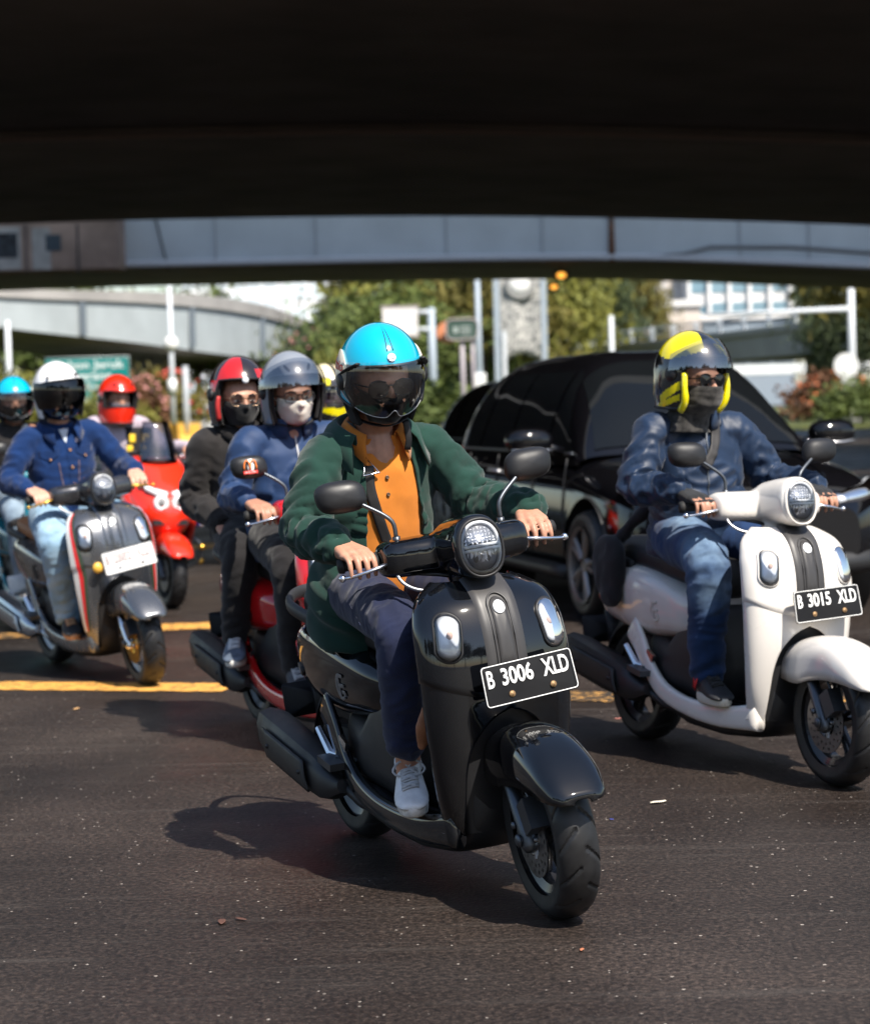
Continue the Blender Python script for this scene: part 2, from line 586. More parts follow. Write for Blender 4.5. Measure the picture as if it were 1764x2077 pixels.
def g_rim(rim=.156, W=.075, spokes=5, disc_side=-1):
    g = G()
    g.lathe([(rim+.006, -W/2), (rim+.006, -W/2+.004), (rim-.006, -W/2+.012), (rim-.014, -W/4), (rim-.014, W/4), (rim-.006, W/2-.012), (rim+.006, W/2-.004), (rim+.006, W/2)], 48)
    g.lathe([(rim-.002, -W/2+.001), (rim-.022, -W/2+.012), (rim-.022, W/2-.012), (rim-.002, W/2-.001)], 48)
    g.lathe([(0.001, -.045), (.03, -.045), (.034, -.03), (.034, .03), (.03, .045), (.001, .045)], 24)
    for k in range(spokes):
        a = 2*PI*k/spokes + .3
        for da in (-.13, .13):
            p0 = np.array([.030*math.cos(a+da*1.5), 0, .030*math.sin(a+da*1.5)]); p1 = np.array([(rim-.016)*math.cos(a+da), 0, (rim-.016)*math.sin(a+da)])
            t = np.linspace(0, 1, 5)[:, None]
            g.tube(p0*(1-t)+p1*t, [.013, .0105, .0095, .010, .014], 8, squash=(1.25, .75), up=(0, 1, 0))
    return g
def g_disc(r0=.055, r1=.110, y=-.052, holes=18):
    """Brake disc with drilled holes: an annulus of cells, some left open."""
    g = G(); nr, na = 7, holes*4
    rr = np.linspace(r0, r1, nr)
    for side in (-1, 1):
        P = np.array([[[r*math.cos(2*PI*j/na), y+side*.002, r*math.sin(2*PI*j/na)] for j in range(na)] for r in rr])
        V = P.reshape(-1, 3); F = []
        for i in range(nr-1):
            for j in range(na):
                if (i == 4 and j % 4 == 0) or (i == 2 and j % 4 == 2):
                    continue
                q = [i*na+j, i*na+(j+1) % na, (i+1)*na+(j+1) % na, (i+1)*na+j]
                F.append(q if side > 0 else q[::-1])
        g.add(V, F)
    for k in range(5):
        a = 2*PI*k/5
        g.tube([[.02*math.cos(a), y, .02*math.sin(a)], [.06*math.cos(a), y, .06*math.sin(a)]], .008, 8)
        g.ell([.045*math.cos(a), y-.006, .045*math.sin(a)], .006, 8, 6)
    return g
FA, RA = (.64, 0, .23), (-.64, 0, .23)
def g_fender():
    g = G(); rows = []
    xs = np.linspace(.385, .915, 40)
    zt = spl([.385, .43, .50, .58, .66, .74, .82, .88, .915], [.455, .478, .500, .512, .512, .496, .458, .408, .368])(xs)
    zb = spl([.385, .45, .52, .60, .70, .80, .88, .915], [.36, .352, .350, .368, .380, .376, .362, .357])(xs)
    w = spl([.385, .45, .55, .66, .78, .86, .90, .915], [.075, .082, .088, .092, .090, .078, .056, .022])(xs)
    for x, a, b, ww in zip(xs, zt, zb, w):
        t = np.linspace(0, PI, 29)
        rows.append(np.stack([np.full(29, x), ww*spow(np.cos(t), .72), b+(a-b)*np.abs(np.sin(t))**.62], 1))
    g.grid(rows, flip=False)
    return g
SDIR = np.array([-math.sin(R(26.5)), 0, math.cos(R(26.5))])
def g_fork(s):
    g = G(); A = np.array([.655, s*.068, .23])
    t = lambda k: A + SDIR*k
    g.tube([t(-.035), t(-.02), t(.02), t(.22)], [.016, .024, .022, .021], 14)
    g.tube([t(.23), t(.255)], .0145, 12)
    return g
def g_caliper():
    g = G()
    g.box([.70, -.062, .30], [.06, .05, .085], mrot('Y', -30))
    g.tube([[.655, -.09, .23], [.655, .09, .23]], .011, 12)
    g.ell([.655, -.096, .23], [.018, .008, .018], 12, 8)
    g.ell([.625, -.093, .265], [.011, .007, .011], 10, 6)
    g.tube([[.70, -.06, .33], [.66, -.07, .40], [.60, -.06, .44]], .005, 8)
    return g
def g_cowl():
    """Handlebar cowl: two stubby arms and the round pod of the headlight, grown into one skin."""
    g = G()
    n = 32
    rings = []
    for x, w, h, zc in ((.14, .05, .05, .955), (.17, .068, .062, .96), (.23, .075, .076, .968), (.30, .075, .083, .972), (.36, .074, .087, .975), (.405, .072, .088, .977), (.418, .066, .083, .978)):
        yy, zz = ring_se(n, w, h, 2.25)
        rings.append(np.stack([np.full(n, x)+.10*(zz/h)*-.12, yy, zc+zz], 1))
    g.loft(rings)
    for s in (-1, 1):
        rings = []
        for y, x, w, h, zc in ((.0, .20, .066, .056, .955), (.06, .197, .066, .056, .955), (.12, .19, .066, .054, .957), (.16, .183, .065, .053, .958), (.190, .177, .062, .051, .958), (.208, .173, .054, .043, .956), (.215, .171, .036, .030, .954)):
            xx, zz = ring_se(n, w, h, 3.0)
            rings.append(np.stack([x+xx, np.full(n, s*y), zc+zz], 1))
        g.loft(rings, flip=s < 0)
    g.tube([[.245, 0, .90], [.262, 0, .86]], [.05, .045], 20)
    V, N, F = remesh(g, .0065, 6, .5)
    return (V, F)
HLN = np.array([math.cos(R(12)), 0, math.sin(R(12))*-0.0+.0])
def hl_oval(k, w, h, x, n=40, tilt=-7):
    yy, zz = ring_se(n, w*k*.83, h*k*.83, 2.3)
    P = np.stack([np.full(n, 0.0), yy, zz], 1) @ mrot('Y', tilt).T
    return P + np.array([x, 0, .976])
def g_hl_rim():
    g = G(); g.loft([hl_oval(1, .079, .099, .405), hl_oval(1, .079, .099, .424), hl_oval(1, .074, .094, .430), hl_oval(1, .069, .089, .426), hl_oval(1, .066, .086, .410)], cap=False); return g
def g_hl_bowl():
    g = G(); g.loft([hl_oval(1, .068, .088, .420), hl_oval(.9, .068, .088, .412), hl_oval(.7, .068, .088, .400), hl_oval(.4, .068, .088, .392), hl_oval(.05, .068, .088, .390)]); return g
def g_hl_ring():
    g = G()
    P = hl_oval(.93, .068, .088, .421); P = np.vstack([P, P[:2]])
    g.tube(P, .0058, 8, cap=False)
    for dz in (-.0055, .0055):
        g.tube([[.4245-dz*.12, -.050, .976+dz], [.4265-dz*.12, .050, .976+dz]], .0044, 8)
    return g
def hls(g):
    return g.xf(np.array([[1, 0, -.123], [0, .83, 0], [0, 0, .83]]), (.123*.976+.004, 0, .976*.17))
def g_hl_facets():
    g = G(); rr = random.Random(3)
    for i in range(9):
        for j in range(5):
            y = -.048+i*.0120; z = .992+j*.0112
            if (y/.055)**2+((z-.976)/.075)**2 > .9:
                continue
            g.box([.412, y, z], [.010, .0085, .0085], mrot('Z', rr.uniform(-35, 35)) @ mrot('Y', rr.uniform(-45, 15)))
    for k in range(9):
        y = -.048+k*.012
        g.box([.411, y, .934+.007*abs(k-4)], [.012, .009, .050-.006*abs(k-4)], mrot('Z', rr.uniform(-35, 35)) @ mrot('Y', rr.uniform(10, 35)))
    return hls(g)
def g_hl_dark():
    g = G()
    for y in (-.024, .018):
        g.ell([.412, y, .944], [.006, .011, .018], 14, 8)
    for i in range(5):
        g.box([.4155, -.034+i*.017, .990], [.006, .0085, .0075])
        if i in (1, 2, 3):
            g.box([.4135, -.034+i*.017, 1.006], [.006, .0065, .0065])
    return hls(g)
def g_hl_lens():
    g = G(); g.loft([hl_oval(1, .070, .090, .424), hl_oval(.9, .070, .090, .433), hl_oval(.6, .070, .090, .440), hl_oval(.25, .070, .090, .443), hl_oval(.03, .070, .090, .4435)], cap=False); return g
GRIP_R, GRIP_O = np.array([.195, .0, .948]), .0
def bar_pt(s, y):
    """Centre line of the handlebar end: sweeps a little back and down."""
    k = max(0, (y-.2))
    return np.array([.200-.22*k, s*y, .950-.03*k])
def g_grip(s):
    g = G()
    g.tube([bar_pt(s, .205), bar_pt(s, .235)], .021, 16)
    ys = np.linspace(.235, .305, 21)
    g.tube([bar_pt(s, y) for y in ys], [.0165+.0012*(i % 2) for i in range(21)], 16)
    g.tube([bar_pt(s, .305), bar_pt(s, .309), bar_pt(s, .321), bar_pt(s, .324)], [.021, .022, .020, .012], 16)
    g.ell([.205, s*.226, .945], [.03, .018, .026], 14, 10)
    return g
def polyline_(p):
    return np.array(p, float)
def g_lever(s):
    g = G()
    P = spl([0, .3, .6, .9, 1], np.array([[.245, s*.195, .940], [.262, s*.235, .934], [.256, s*.275, .927], [.240, s*.312, .920], [.234, s*.330, .919]]))(np.linspace(0, 1, 14))
    g.tube(P, np.concatenate([np.linspace(.0085, .0062, 13), [.006]]), 10, squash=(.8, 1.2))
    g.ell(P[-1], .0105, 12, 8)
    g.tube([[.245, s*.195, .955], [.245, s*.195, .925]], .010, 10)
    g.tube(polyline_([[.245, s*.195, .94], [.20, s*.19, .945]]), .012, 8)
    return g
def g_mirror(s):
    g = G()
    n = 28; rings = []
    for x, k in ((-.020, .97), (-.014, 1.0), (.004, .97), (.018, .85), (.027, .62), (.031, .3), (.032, .05)):
        yy, zz = ring_se(n, .072*k, .046*k, 2.9)
        rings.append(np.stack([np.full(n, x), yy + .006*s*zz/.046, zz + .010*(-s*yy/.072)*0], 1))
    g.loft(rings)
    return g
def g_mirror_glass(s):
    g = G(); n = 28; rings = []
    for k in (.94, .5, .05):
        yy, zz = ring_se(n, .072*k, .046*k, 2.9)
        rings.append(np.stack([np.full(n, -.0215), yy+.006*s*zz/.046, zz], 1))
    return g.loft(rings, flip=True)
def g_stem(s, c):
    g = G()
    g.tube([[.215, s*.155, .985], [.215, s*.155, 1.005]], .011, 10)
    P = spl([0, .25, .4, .7, 1], np.array([[.215, s*.155, 1.0], [.213, s*.158, 1.045], [.206, s*.175, 1.066], [(.206+c[0])/2, (s*.175+c[1])/2, (1.066+c[2])/2+.004], [c[0]+.012, c[1]-s*.03, c[2]-.012]]))(np.linspace(0, 1, 16))
    return g.tube(P, .0062, 10)
# rear body
BX = [-.90, -.86, -.78, -.66, -.52, -.38, -.25, -.12, -.03]
B_w = spl(BX, [.045, .085, .125, .158, .178, .188, .186, .168, .130])
B_zt = spl(BX, [.60, .645, .685, .712, .715, .70, .672, .635, .60])
B_zb = spl(BX, [.520, .492, .474, .456, .436, .430, .440, .450, .462])
def body_ring(x, n=40, k=1.0):
    w, a, b = float(B_w(x)), float(B_zt(x)), float(B_zb(x))
    yy, zz = ring_se(n, w*k, (a-b)/2*k, 3.6)
    yy = yy*(1+.07*(zz/((a-b)/2)))
    return np.stack([np.full(n, x), yy, (a+b)/2+zz], 1)
def body_y(x, z):
    w, a, b = float(B_w(x)), float(B_zt(x)), float(B_zb(x))
    q = np.clip((z-(a+b)/2)/((a-b)/2), -.999, .999)
    return w*(1-abs(q)**3.6)**(1/3.6)*(1+.07*q)
def g_body():
    g = G(); g.loft([body_ring(x) for x in np.concatenate([[-.905], np.linspace(-.90, -.03, 36)])]); return g
def g_seat():
    g = G(); rings = []; n = 28
    X = [-.76, -.74, -.66, -.54, -.42, -.30, -.18, -.08, -.03, -.01]
    w = spl(X, [.07, .10, .125, .138, .142, .142, .132, .112, .085, .05])
    zt = spl(X, [.765, .795, .812, .808, .785, .765, .758, .752, .735, .70]); zb = spl(X, [.70, .69, .69, .69, .685, .665, .64, .615, .60, .62])
    for x in np.linspace(-.76, -.01, 26):
        yy, zz = ring_se(n, float(w(x)), float(zt(x)-zb(x))/2, 3.2)
        rings.append(np.stack([np.full(n, x), yy, float(zt(x)+zb(x))/2+zz], 1))
    return g.loft(rings)
def g_lower():
    """Dark box under the seat front that carries the tank and the floor's rear wall."""
    g = G(); rings = []; n = 28
    for x, w, a, b in ((-.42, .12, .46, .30), (-.36, .150, .46, .27), (-.25, .160, .44, .24), (-.14, .155, .56, .22), (-.07, .150, .58, .20), (-.02, .145, .58, .20), (.005, .13, .54, .20)):
        yy, zz = ring_se(n, w, (a-b)/2, 4)
        rings.append(np.stack([np.full(n, x)+.0*zz, yy, (a+b)/2+zz], 1))
    return g.loft(rings)
def g_rail(s):
    """Painted edge that sweeps from the side panel down along the floorboard to the front apron."""
    P = spl([0, .15, .3, .45, .6, .8, 1], np.array([[-.47, s*.172, .470], [-.40, s*.178, .410], [-.325, s*.182, .325], [-.22, s*.186, .253], [-.06, s*.190, .215], [.17, s*.180, .198], [.375, s*.148, .215]]))(np.linspace(0, 1, 36))
    g = G(); rings = []; n = 18
    T = np.gradient(P, axis=0); T /= np.linalg.norm(T, axis=1)[:, None]
    hh = np.interp(np.linspace(0, 1, 36), [0, .15, .3, .6, .85, 1], [.052, .044, .036, .034, .040, .050]); ww = np.interp(np.linspace(0, 1, 36), [0, .5, 1], [.012, .018, .022])
    for p, t, h, w in zip(P, T, hh, ww):
        u = np.array([-t[2], 0, t[0]]); u /= np.linalg.norm(u); yy, zz = ring_se(n, w, h, 3)
        rings.append(p+np.outer(yy, [0, 1, 0])+np.outer(zz, u))
    return g.loft(rings, flip=True)
def g_floor():
    g = G()
    xs = np.linspace(-.10, .345, 16); rows = []
    for x in xs:
        t = np.linspace(-1, 1, 15)
        rows.append(np.stack([np.full(15, x), t*.178, np.full(15, .212)+.006*np.cos(t*9)], 1))
    g.grid(rows)
    for k in range(5):
        g.box([.09, -.10+k*.05, .221], [.26, .014, .008])
    return g
def g_belly():
    g = G(); rings = []; n = 20
    for x, w, a, b in ((-.42, .10, .34, .20), (-.30, .15, .30, .16), (-.10, .165, .21, .125), (.12, .160, .185, .115), (.27, .145, .20, .125), (.36, .120, .30, .15), (.395, .10, .38, .20)):
        yy, zz = ring_se(n, w, (a-b)/2, 3.2)
        rings.append(np.stack([np.full(n, x), yy, (a+b)/2+zz], 1))
    return g.loft(rings)
def g_inner():
    """Dark inner wheel well behind the front wheel."""
    g = G(); rings = []; n = 20
    for z, x, d, w in ((.20, .350, .04, .12), (.30, .360, .04, .135), (.42, .375, .04, .14), (.54, .40, .04, .14)):
        xx, yy = ring_se(n, d, w, 3)
        rings.append(np.stack([x+xx, yy, np.full(n, z)], 1))
    return g.loft(rings)
def g_grab():
    g = G()
    P = spl([0, .2, .5, .8, 1], np.array([[-.52, -.135, .70], [-.74, -.150, .748], [-.945, 0, .765], [-.74, .150, .748], [-.52, .135, .70]]))(np.linspace(0, 1, 40))
    return g.tube(P, .017, 12, squash=(1.3, .75))
def g_muffler():
    g = G(); n = 10; rings = []
    for x, z, w, h in ((-.30, .245, .02, .02), (-.36, .25, .045, .05), (-.42, .262, .056, .072), (-.60, .292, .060, .082), (-.80, .330, .060, .082), (-.865, .342, .054, .074), (-.885, .346, .040, .056)):
        a = np.linspace(0, 2*PI, n, endpoint=False)+.3
        yy, zz = w*spow(np.cos(a), .75), h*spow(np.sin(a), .75)
        rings.append(np.stack([np.full(n, x)-.25*zz, -.205+yy, z+zz], 1))
    g.loft(rings)
    g.tube([[-.34, -.19, .245], [-.24, -.17, .20], [-.12, -.10, .15], [0, -.05, .14]], .018, 10)
    return g
def g_muffler_shield():
    g = G(); rows = []
    for x in np.linspace(-.78, -.44, 12):
        t = np.linspace(-.62, .62, 9)
        zc = .262+(-.42-x)*.18
        rows.append(np.stack([np.full(9, x)-.25*t*.08, -.268-.008*np.cos(t*2), zc+.075*t], 1))
    g.grid(rows, flip=False)
    for x, z in ((-.74, .32), (-.48, .275)):
        g.ell([x, -.275, z], .008, 8, 6)
    return g
def g_engine():
    g = G()
    rings = []
    for x, w, a, b in ((-.74, .03, .30, .17), (-.68, .05, .33, .14), (-.50, .055, .33, .15), (-.30, .055, .34, .18), (-.20, .04, .30, .2)):
        yy, zz = ring_se(18, w, (a-b)/2, 3)
        rings.append(np.stack([np.full(18, x), .12+yy, (a+b)/2+zz], 1))
    g.loft(rings)
    g.box([-.40, 0, .31], [.32, .2, .14])
    g.tube([[-.60, .13, .26], [-.56, .13, .50]], .028, 12)
    g.tube([[-.64, -.14, .23], [-.64, .14, .23]], .02, 12)
    g.box([-.50, -.12, .25], [.30, .035, .05], mrot('Y', -4))
    return g
def g_bracket():
    g = G()
    g.tube([[-.30, -.15, .30], [-.40, -.195, .33], [-.47, -.20, .40]], [.02, .016, .012], 8)
    g.box([-.33, -.185, .335], [.05, .012, .11], mrot('Y', 25))
    return g
def g_footpeg(s):
    g = G()
    g.box([-.34, s*.215, .315], [.10, .06, .022], mrot('Y', 10))
    g.tube([[-.36, s*.15, .34], [-.34, s*.20, .318]], .012, 8)
    return g
def g_rearfender():
    g = G(); rows = []
    for a in np.linspace(R(60), R(190), 20):
        t = np.linspace(-1, 1, 11)
        rr = .27-.05*t**4
        rows.append(np.stack([-.64+rr*math.cos(a), .075*t, .24+rr*math.sin(a)], 1))
    g.grid(rows, flip=True)
    g.box([-.88, 0, .43], [.02, .10, .14], mrot('Y', -14))
    return g
def g_taillight():
    g = G(); rings = []
    for x, k in ((-.885, .9), (-.905, 1.0), (-.922, .8), (-.928, .3)):
        yy, zz = ring_se(24, .075*k, .040*k, 2.4)
        rings.append(np.stack([np.full(24, x), yy, .560+zz], 1))
    return g.loft(rings, flip=True)
def g_sidelens(s):
    """Narrow lamp let into the flank of the tail."""
    g = G(); rows = []
    for x in np.linspace(-.875, -.800, 8):
        rows.append([[x, s*(body_y(x, z)+.004), z] for z in np.linspace(.575, .625, 6)])
    return g.grid(rows, flip=s > 0)
def plate_obj(parent, txt, M, key, dark=True, name='license_plate', bolts=True, marks=None):
    w, h = .275, .112
    def gp():
        g = G(); S = []
        for cx, cy, a0 in ((w/2-.01, h/2-.01, 0), (-w/2+.01, h/2-.01, 90), (-w/2+.01, -h/2+.01, 180), (w/2-.01, -h/2+.01, 270)):
            for k in range(5):
                a = R(a0+k*22.5); S.append([cx+.01*math.cos(a), cy+.01*math.sin(a)])
        S = np.array(S)
        def ringz(k, z):
            P = np.column_stack([S*k, np.full(len(S), z)])
            P[:, 2] += .004*np.sin(P[:, 0]*18)+.003*np.cos(P[:, 1]*30+P[:, 0]*9)
            return P
        g.loft([ringz(1, 0), ringz(1, .0016), ringz(.9, .0018), ringz(.5, .0018), ringz(.05, .0018)])
        return g
    def gr():
        g = G(); S = []
        for cx, cy, a0 in ((w/2-.012, h/2-.012, 0), (-w/2+.012, h/2-.012, 90), (-w/2+.012, -h/2+.012, 180), (w/2-.012, -h/2+.012, 270)):
            for k in range(5):
                a = R(a0+k*22.5); S.append([cx+.009*math.cos(a), cy+.009*math.sin(a), 0])
        S = np.array(S); S = np.vstack([S, S[:2]])
        S[:, 2] = .0022+.004*np.sin(S[:, 0]*18)+.003*np.cos(S[:, 1]*30+S[:, 0]*9)
        return g.tube(S, .0017, 6, cap=False)
    words = txt.split(); spans = ((-.113, .020), (-.034, .092), (.080, .080))
    def gt(k):
        V, F = text_geo(words[k], .058, .0012, .80, .0012)
        V[:, 0] *= spans[k][1]/(V[:, 0].max()-V[:, 0].min()); V[:, 1] *= .047/(V[:, 1].max()-V[:, 1].min())
        V[:, 0] += spans[k][0]; V[:, 1] += .019
        V[:, 2] += .0035+.004*np.sin(V[:, 0]*18)+.003*np.cos(V[:, 1]*30+V[:, 0]*9)
        g = G(); g.add(V, F); return g
    o = part(name, gp, M_PLATEBLACK if dark else M_WHITE, parent, key='plate', M=M)
    part('plate_rim', gr, M_WHITE if dark else mat('plate_grey', (.45, .45, .45), .5), o, key='plate_rim')
    for k in range(3):
        part('lettering', lambda: gt(k), M_WHITE if dark else mat('faded_red', (.36, .30, .30), .5), o, key='plate_'+words[k], smooth=False)
    if bolts:
        for x in (-.058, .062):
            part('bolt', lambda: G().lathe([(.0001, .004), (.004, .004), (.0055, .0015), (.009, .0012), (.009, -.001)], 12, axis='Z'), M_RUST if dark else M_STEEL, o, key='bolt', loc=(x, -.030, .0035+.004*math.sin(x*18)+.003*math.cos(-.9+x*9)))
    return o
def emblem_f(g=None):
    """Rounded F badge drawn as flat strokes."""
    g = G()
    a = np.linspace(R(60), R(300), 18)
    P = np.stack([.026*np.cos(a), .036*np.sin(a), np.zeros(18)], 1)
    g.tube(P, .006, 6, squash=(.25, 1), up=(0, 0, 1))
    g.tube([[-.012, .034, 0], [.022, .034, 0]], .006, 6, squash=(.25, 1), up=(0, 0, 1))
    g.tube([[-.014, .004, 0], [.022, .004, 0]], .007, 6, squash=(.25, 1), up=(0, 0, 1))
    g.tube([[.006, -.016, 0], [.02, -.016, 0], [.02, -.028, 0]], .007, 6, squash=(.25, 1), up=(0, 0, 1))
    g.tube([[-.010, .03, 0], [-.010, -.034, 0]], .006, 6, squash=(.25, 1), up=(0, 0, 1))
    return g
def on_flank(o_name, g, mats, parent, x, z, s=-1, scale=1.0, key=None, rot=0, off=.003):
    """Fix a flat design to the flank of the rear body, facing outward."""
    y = body_y(x, z); e = .02
    tx = Vector((2*e, s*(body_y(x+e, z)-body_y(x-e, z)), 0)).normalized()
    tz = Vector((0, s*(body_y(x, z+e)-body_y(x, z-e)), 2*e)).normalized()
    xd = tx if s < 0 else -tx
    M = basis(Vector((x, s*(y+off), z)), xd, tz) @ Matrix.Rotation(R(rot), 4, 'Z') @ Matrix.Scale(scale, 4)
    return part(o_name, g, mats, parent, key=key, M=M, smooth=False)

BAR = Matrix.Translation((-.045, 0, .012))
def scooter(label, M, paint, plate, steer=0, strip=None, cowl=None, group=None, dark_plate=True, lever=None, rim=None,
            fork=None, muffler=None, seat=None, accent=None, stripes=False, mirrors=(True, True), disc=None, badge=None, tail_tag=True, text_mat=None,
            plate_tilt=0, mirror_z=1.135):
    t = thing('scooter', label, 'scooter', M, group=group)
    strip = strip or M_STRIP; cowl = cowl or paint; lever = lever or M_CHROME; rim = rim or M_BLACKRIM
    fork = fork or M_DARKMETAL; muffler = muffler or M_PLASTIC; seat = seat or M_SEAT
    P0 = Vector((.605, 0, .23)); ax = Vector(SDIR.tolist())
    SM = Matrix.Translation(P0) @ Matrix.Rotation(R(steer), 4, ax) @ Matrix.Translation(-P0)
    part('apron', g_apron, paint, t, key='apron', solid=.008, off=-1)
    part('apron_cover', g_dome, paint, t, key='dome')
    part('leg_shield', g_legshield, M_PLASTIC, t, key='legshield')
    part('wheel_well', g_inner, M_PLASTIC, t, key='inner', angle=40)
    cs = part('center_strip', g_strip, strip, t, key='strip')
    part('strip_inlay', g_striprib, strip, cs, key='striprib')
    part('emblem', g_emblem, M_LED, cs, key='emblem')
    for s in (-1, 1):
        sg = part('turn_signal', lambda: g_signal(s), M_LENS, t, key='sig%d' % s)
        part('bezel', lambda: g_signal_bezel(s), paint if paint is M_WHITEPAINT else M_PLASTIC, sg, key='bez%d' % s)
        part('reflector', lambda: g_signal_in(s), M_REFL2, sg, key='sigin%d' % s)
        part('bulb', lambda: G().ell([float(apron_x(s*.150, .757))+.013, s*.150, .757], [.004, .010, .012], 10, 8), M_AMBER, sg, key='bulb%d' % s)
    # plate and its bracket
    pc = Vector((.525, .034, .622))
    br = part('plate_bracket', lambda: G().box([.505, .014, .622], [.02, .12, .05]).box([.485, .0, .625], [.05, .05, .03]), M_PLASTIC, t, key='pbr', smooth=False)
    PM = basis(pc, Vector((0, 1, 0)), Vector((-.16, 0, 1))) @ Matrix.Rotation(R(plate_tilt), 4, 'Z')
    plate_obj(t, plate, PM, None, dark_plate)
    # steering head, wheel and controls
    part('front_fender', g_fender, paint, t, key='fender', M=SM, solid=.005)
    for s in (-1, 1):
        part('fork_leg', lambda: g_fork(s), fork, t, key='fork%d' % s, M=SM)
    fw = part('front_wheel', lambda: G().add(*_xf(g_rim(), FA)), rim, t, key='rim_f', M=SM, angle=35)
    part('tyre', lambda: G().add(*_xf(tyre_geo(.23, .112, .158), FA)), M_RUBBER, fw, key='tyre_f', angle=30)
    part('brake_disc', lambda: G().add(*_xf(g_disc(), FA)), disc or M_STEEL2, fw, key='disc', smooth=False)
    part('brake_caliper', g_caliper, M_DARKMETAL, t, key='caliper', M=SM, angle=35)
    part('handlebar_cowl', g_cowl, cowl, t, key='cowl', M=SM)
    part('steering_column', lambda: G().tube([[.250, 0, .91], [.285, 0, .84], [.34, 0, .73]], [.032, .036, .04], 14).tube([[.22, -.14, .915], [.24, -.07, .90], [.27, 0, .88]], .006, 8).tube([[.22, .13, .915], [.245, .06, .88], [.28, .0, .86]], .006, 8), M_PLASTIC, t, key='column', M=SM)
    part('brake_hose', lambda: G().tube(polyline([[.205, -.188, .945], [.235, -.175, .895], [.262, -.13, .868], [.275, -.06, .872], [.285, 0, .855]], 18), .0052, 8), M_STEEL, t, key='hose', M=SM)
    hl = part('headlight', g_hl_bowl, M_BOWL, t, key='hl_bowl', M=SM)
    part('rim_ring', g_hl_rim, M_PLASTIC if cowl is not M_WHITEPAINT else cowl, hl, key='hl_rim')
    part('light_guide', g_hl_ring, M_LED, hl, key='hl_ring')
    part('facets', g_hl_facets, M_FACET, hl, key='hl_fac', smooth=False)
    part('projector', g_hl_dark, M_PLASTIC, hl, key='hl_dark')
    part('lens', g_hl_lens, M_LENS, hl, key='hl_lens')
    for i, s in enumerate((-1, 1)):
        part('grip', lambda: g_grip(s), M_GRIP, t, key='grip%d' % s, M=SM @ BAR)
        part('lever', lambda: g_lever(s), lever, t, key='lever%d' % s, M=SM @ BAR)
        if mirrors[i]:
            c = np.array([.165, s*.280, mirror_z])
            mm = part('mirror', lambda: g_mirror(s), M_PLASTIC, t, key='mir%d' % s, M=SM @ BAR @ Matrix.Translation(c.tolist()) @ Matrix.Rotation(R(s*6), 4, 'Z') @ Matrix.Rotation(R(-6), 4, 'Y'))
            part('glass', lambda: g_mirror_glass(s), M_MIRROR, mm, key='mirg%d' % s)
            part('mirror_stem', lambda: g_stem(s, c), M_DARKMETAL if lever is M_CHROME else M_PLASTIC, t, key='stem%d_%.3f' % (s, mirror_z), M=SM @ BAR)
    # rear
    bd = part('body_panel', g_body, paint, t, key='body')
    part('seat', g_seat, seat, t, key='seat')
    part('lower_cover', g_lower, M_PLASTIC2 if accent is None else M_PLASTIC, t, key='lower')
    for s in (-1, 1):
        part('floor_rail', lambda: g_rail(s), paint, t, key='rail%d' % s)
        part('tail_lamp_side', lambda: g_sidelens(s), M_REDLENS if s > 0 else M_AMBERLENS, t, key='slens%d' % s)
        part('passenger_peg', lambda: g_footpeg(s), M_DARKMETAL, t, key='peg%d' % s, angle=30)
    part('floorboard', g_floor, M_PLASTIC, t, key='floor', angle=30)
    part('belly_pan', g_belly, M_PLASTIC, t, key='belly')
    part('grab_rail', g_grab, M_PLASTIC2, t, key='grab')
    mf = part('muffler', g_muffler, muffler, t, key='muffler', angle=38)
    part('heat_shield', g_muffler_shield, M_PLASTIC if muffler is M_PLASTIC else muffler, mf, key='mufsh', solid=.006)
    part('exhaust_hanger', g_bracket, M_CHROME, t, key='hanger', angle=30)
    part('engine', g_engine, M_DARKMETAL2, t, key='engine', angle=35)
    part('rear_fender', g_rearfender, M_PLASTIC, t, key='rfender', solid=.004)
    part('tail_light', g_taillight, M_REDLENS, t, key='taillight')
    rw = part('rear_wheel', lambda: G().add(*_xf(g_rim(), RA)), rim, t, key='rim_r', angle=35)
    part('tyre', lambda: G().add(*_xf(tyre_geo(.23, .115, .158), RA)), M_RUBBER, rw, key='tyre_r', angle=30)
    rp = plate_obj(t, plate, basis(Vector((-.925, 0, .42)), Vector((0, -1, 0)), Vector((-.25, 0, 1))), None, dark_plate, bolts=False)
    em = badge or M_PLASTIC2
    for s in (-1, 1):
        on_flank('side_emblem', emblem_f, em, t, -.28, .545, s, key='emblem_f')
        if tail_tag:
            tg = on_flank('name_badge', lambda: _badge(), M_PLASTIC, t, -.735, .545, s, key='badge', rot=-4 if s < 0 else 4)
            part('lettering', lambda: G().add(*_shift(text_geo('Fazzio', .022, .0004, .9, .0003), .0035)), text_mat or mat('badge_grey', (.35, .35, .35), .4), tg, key='fazzio', smooth=False)
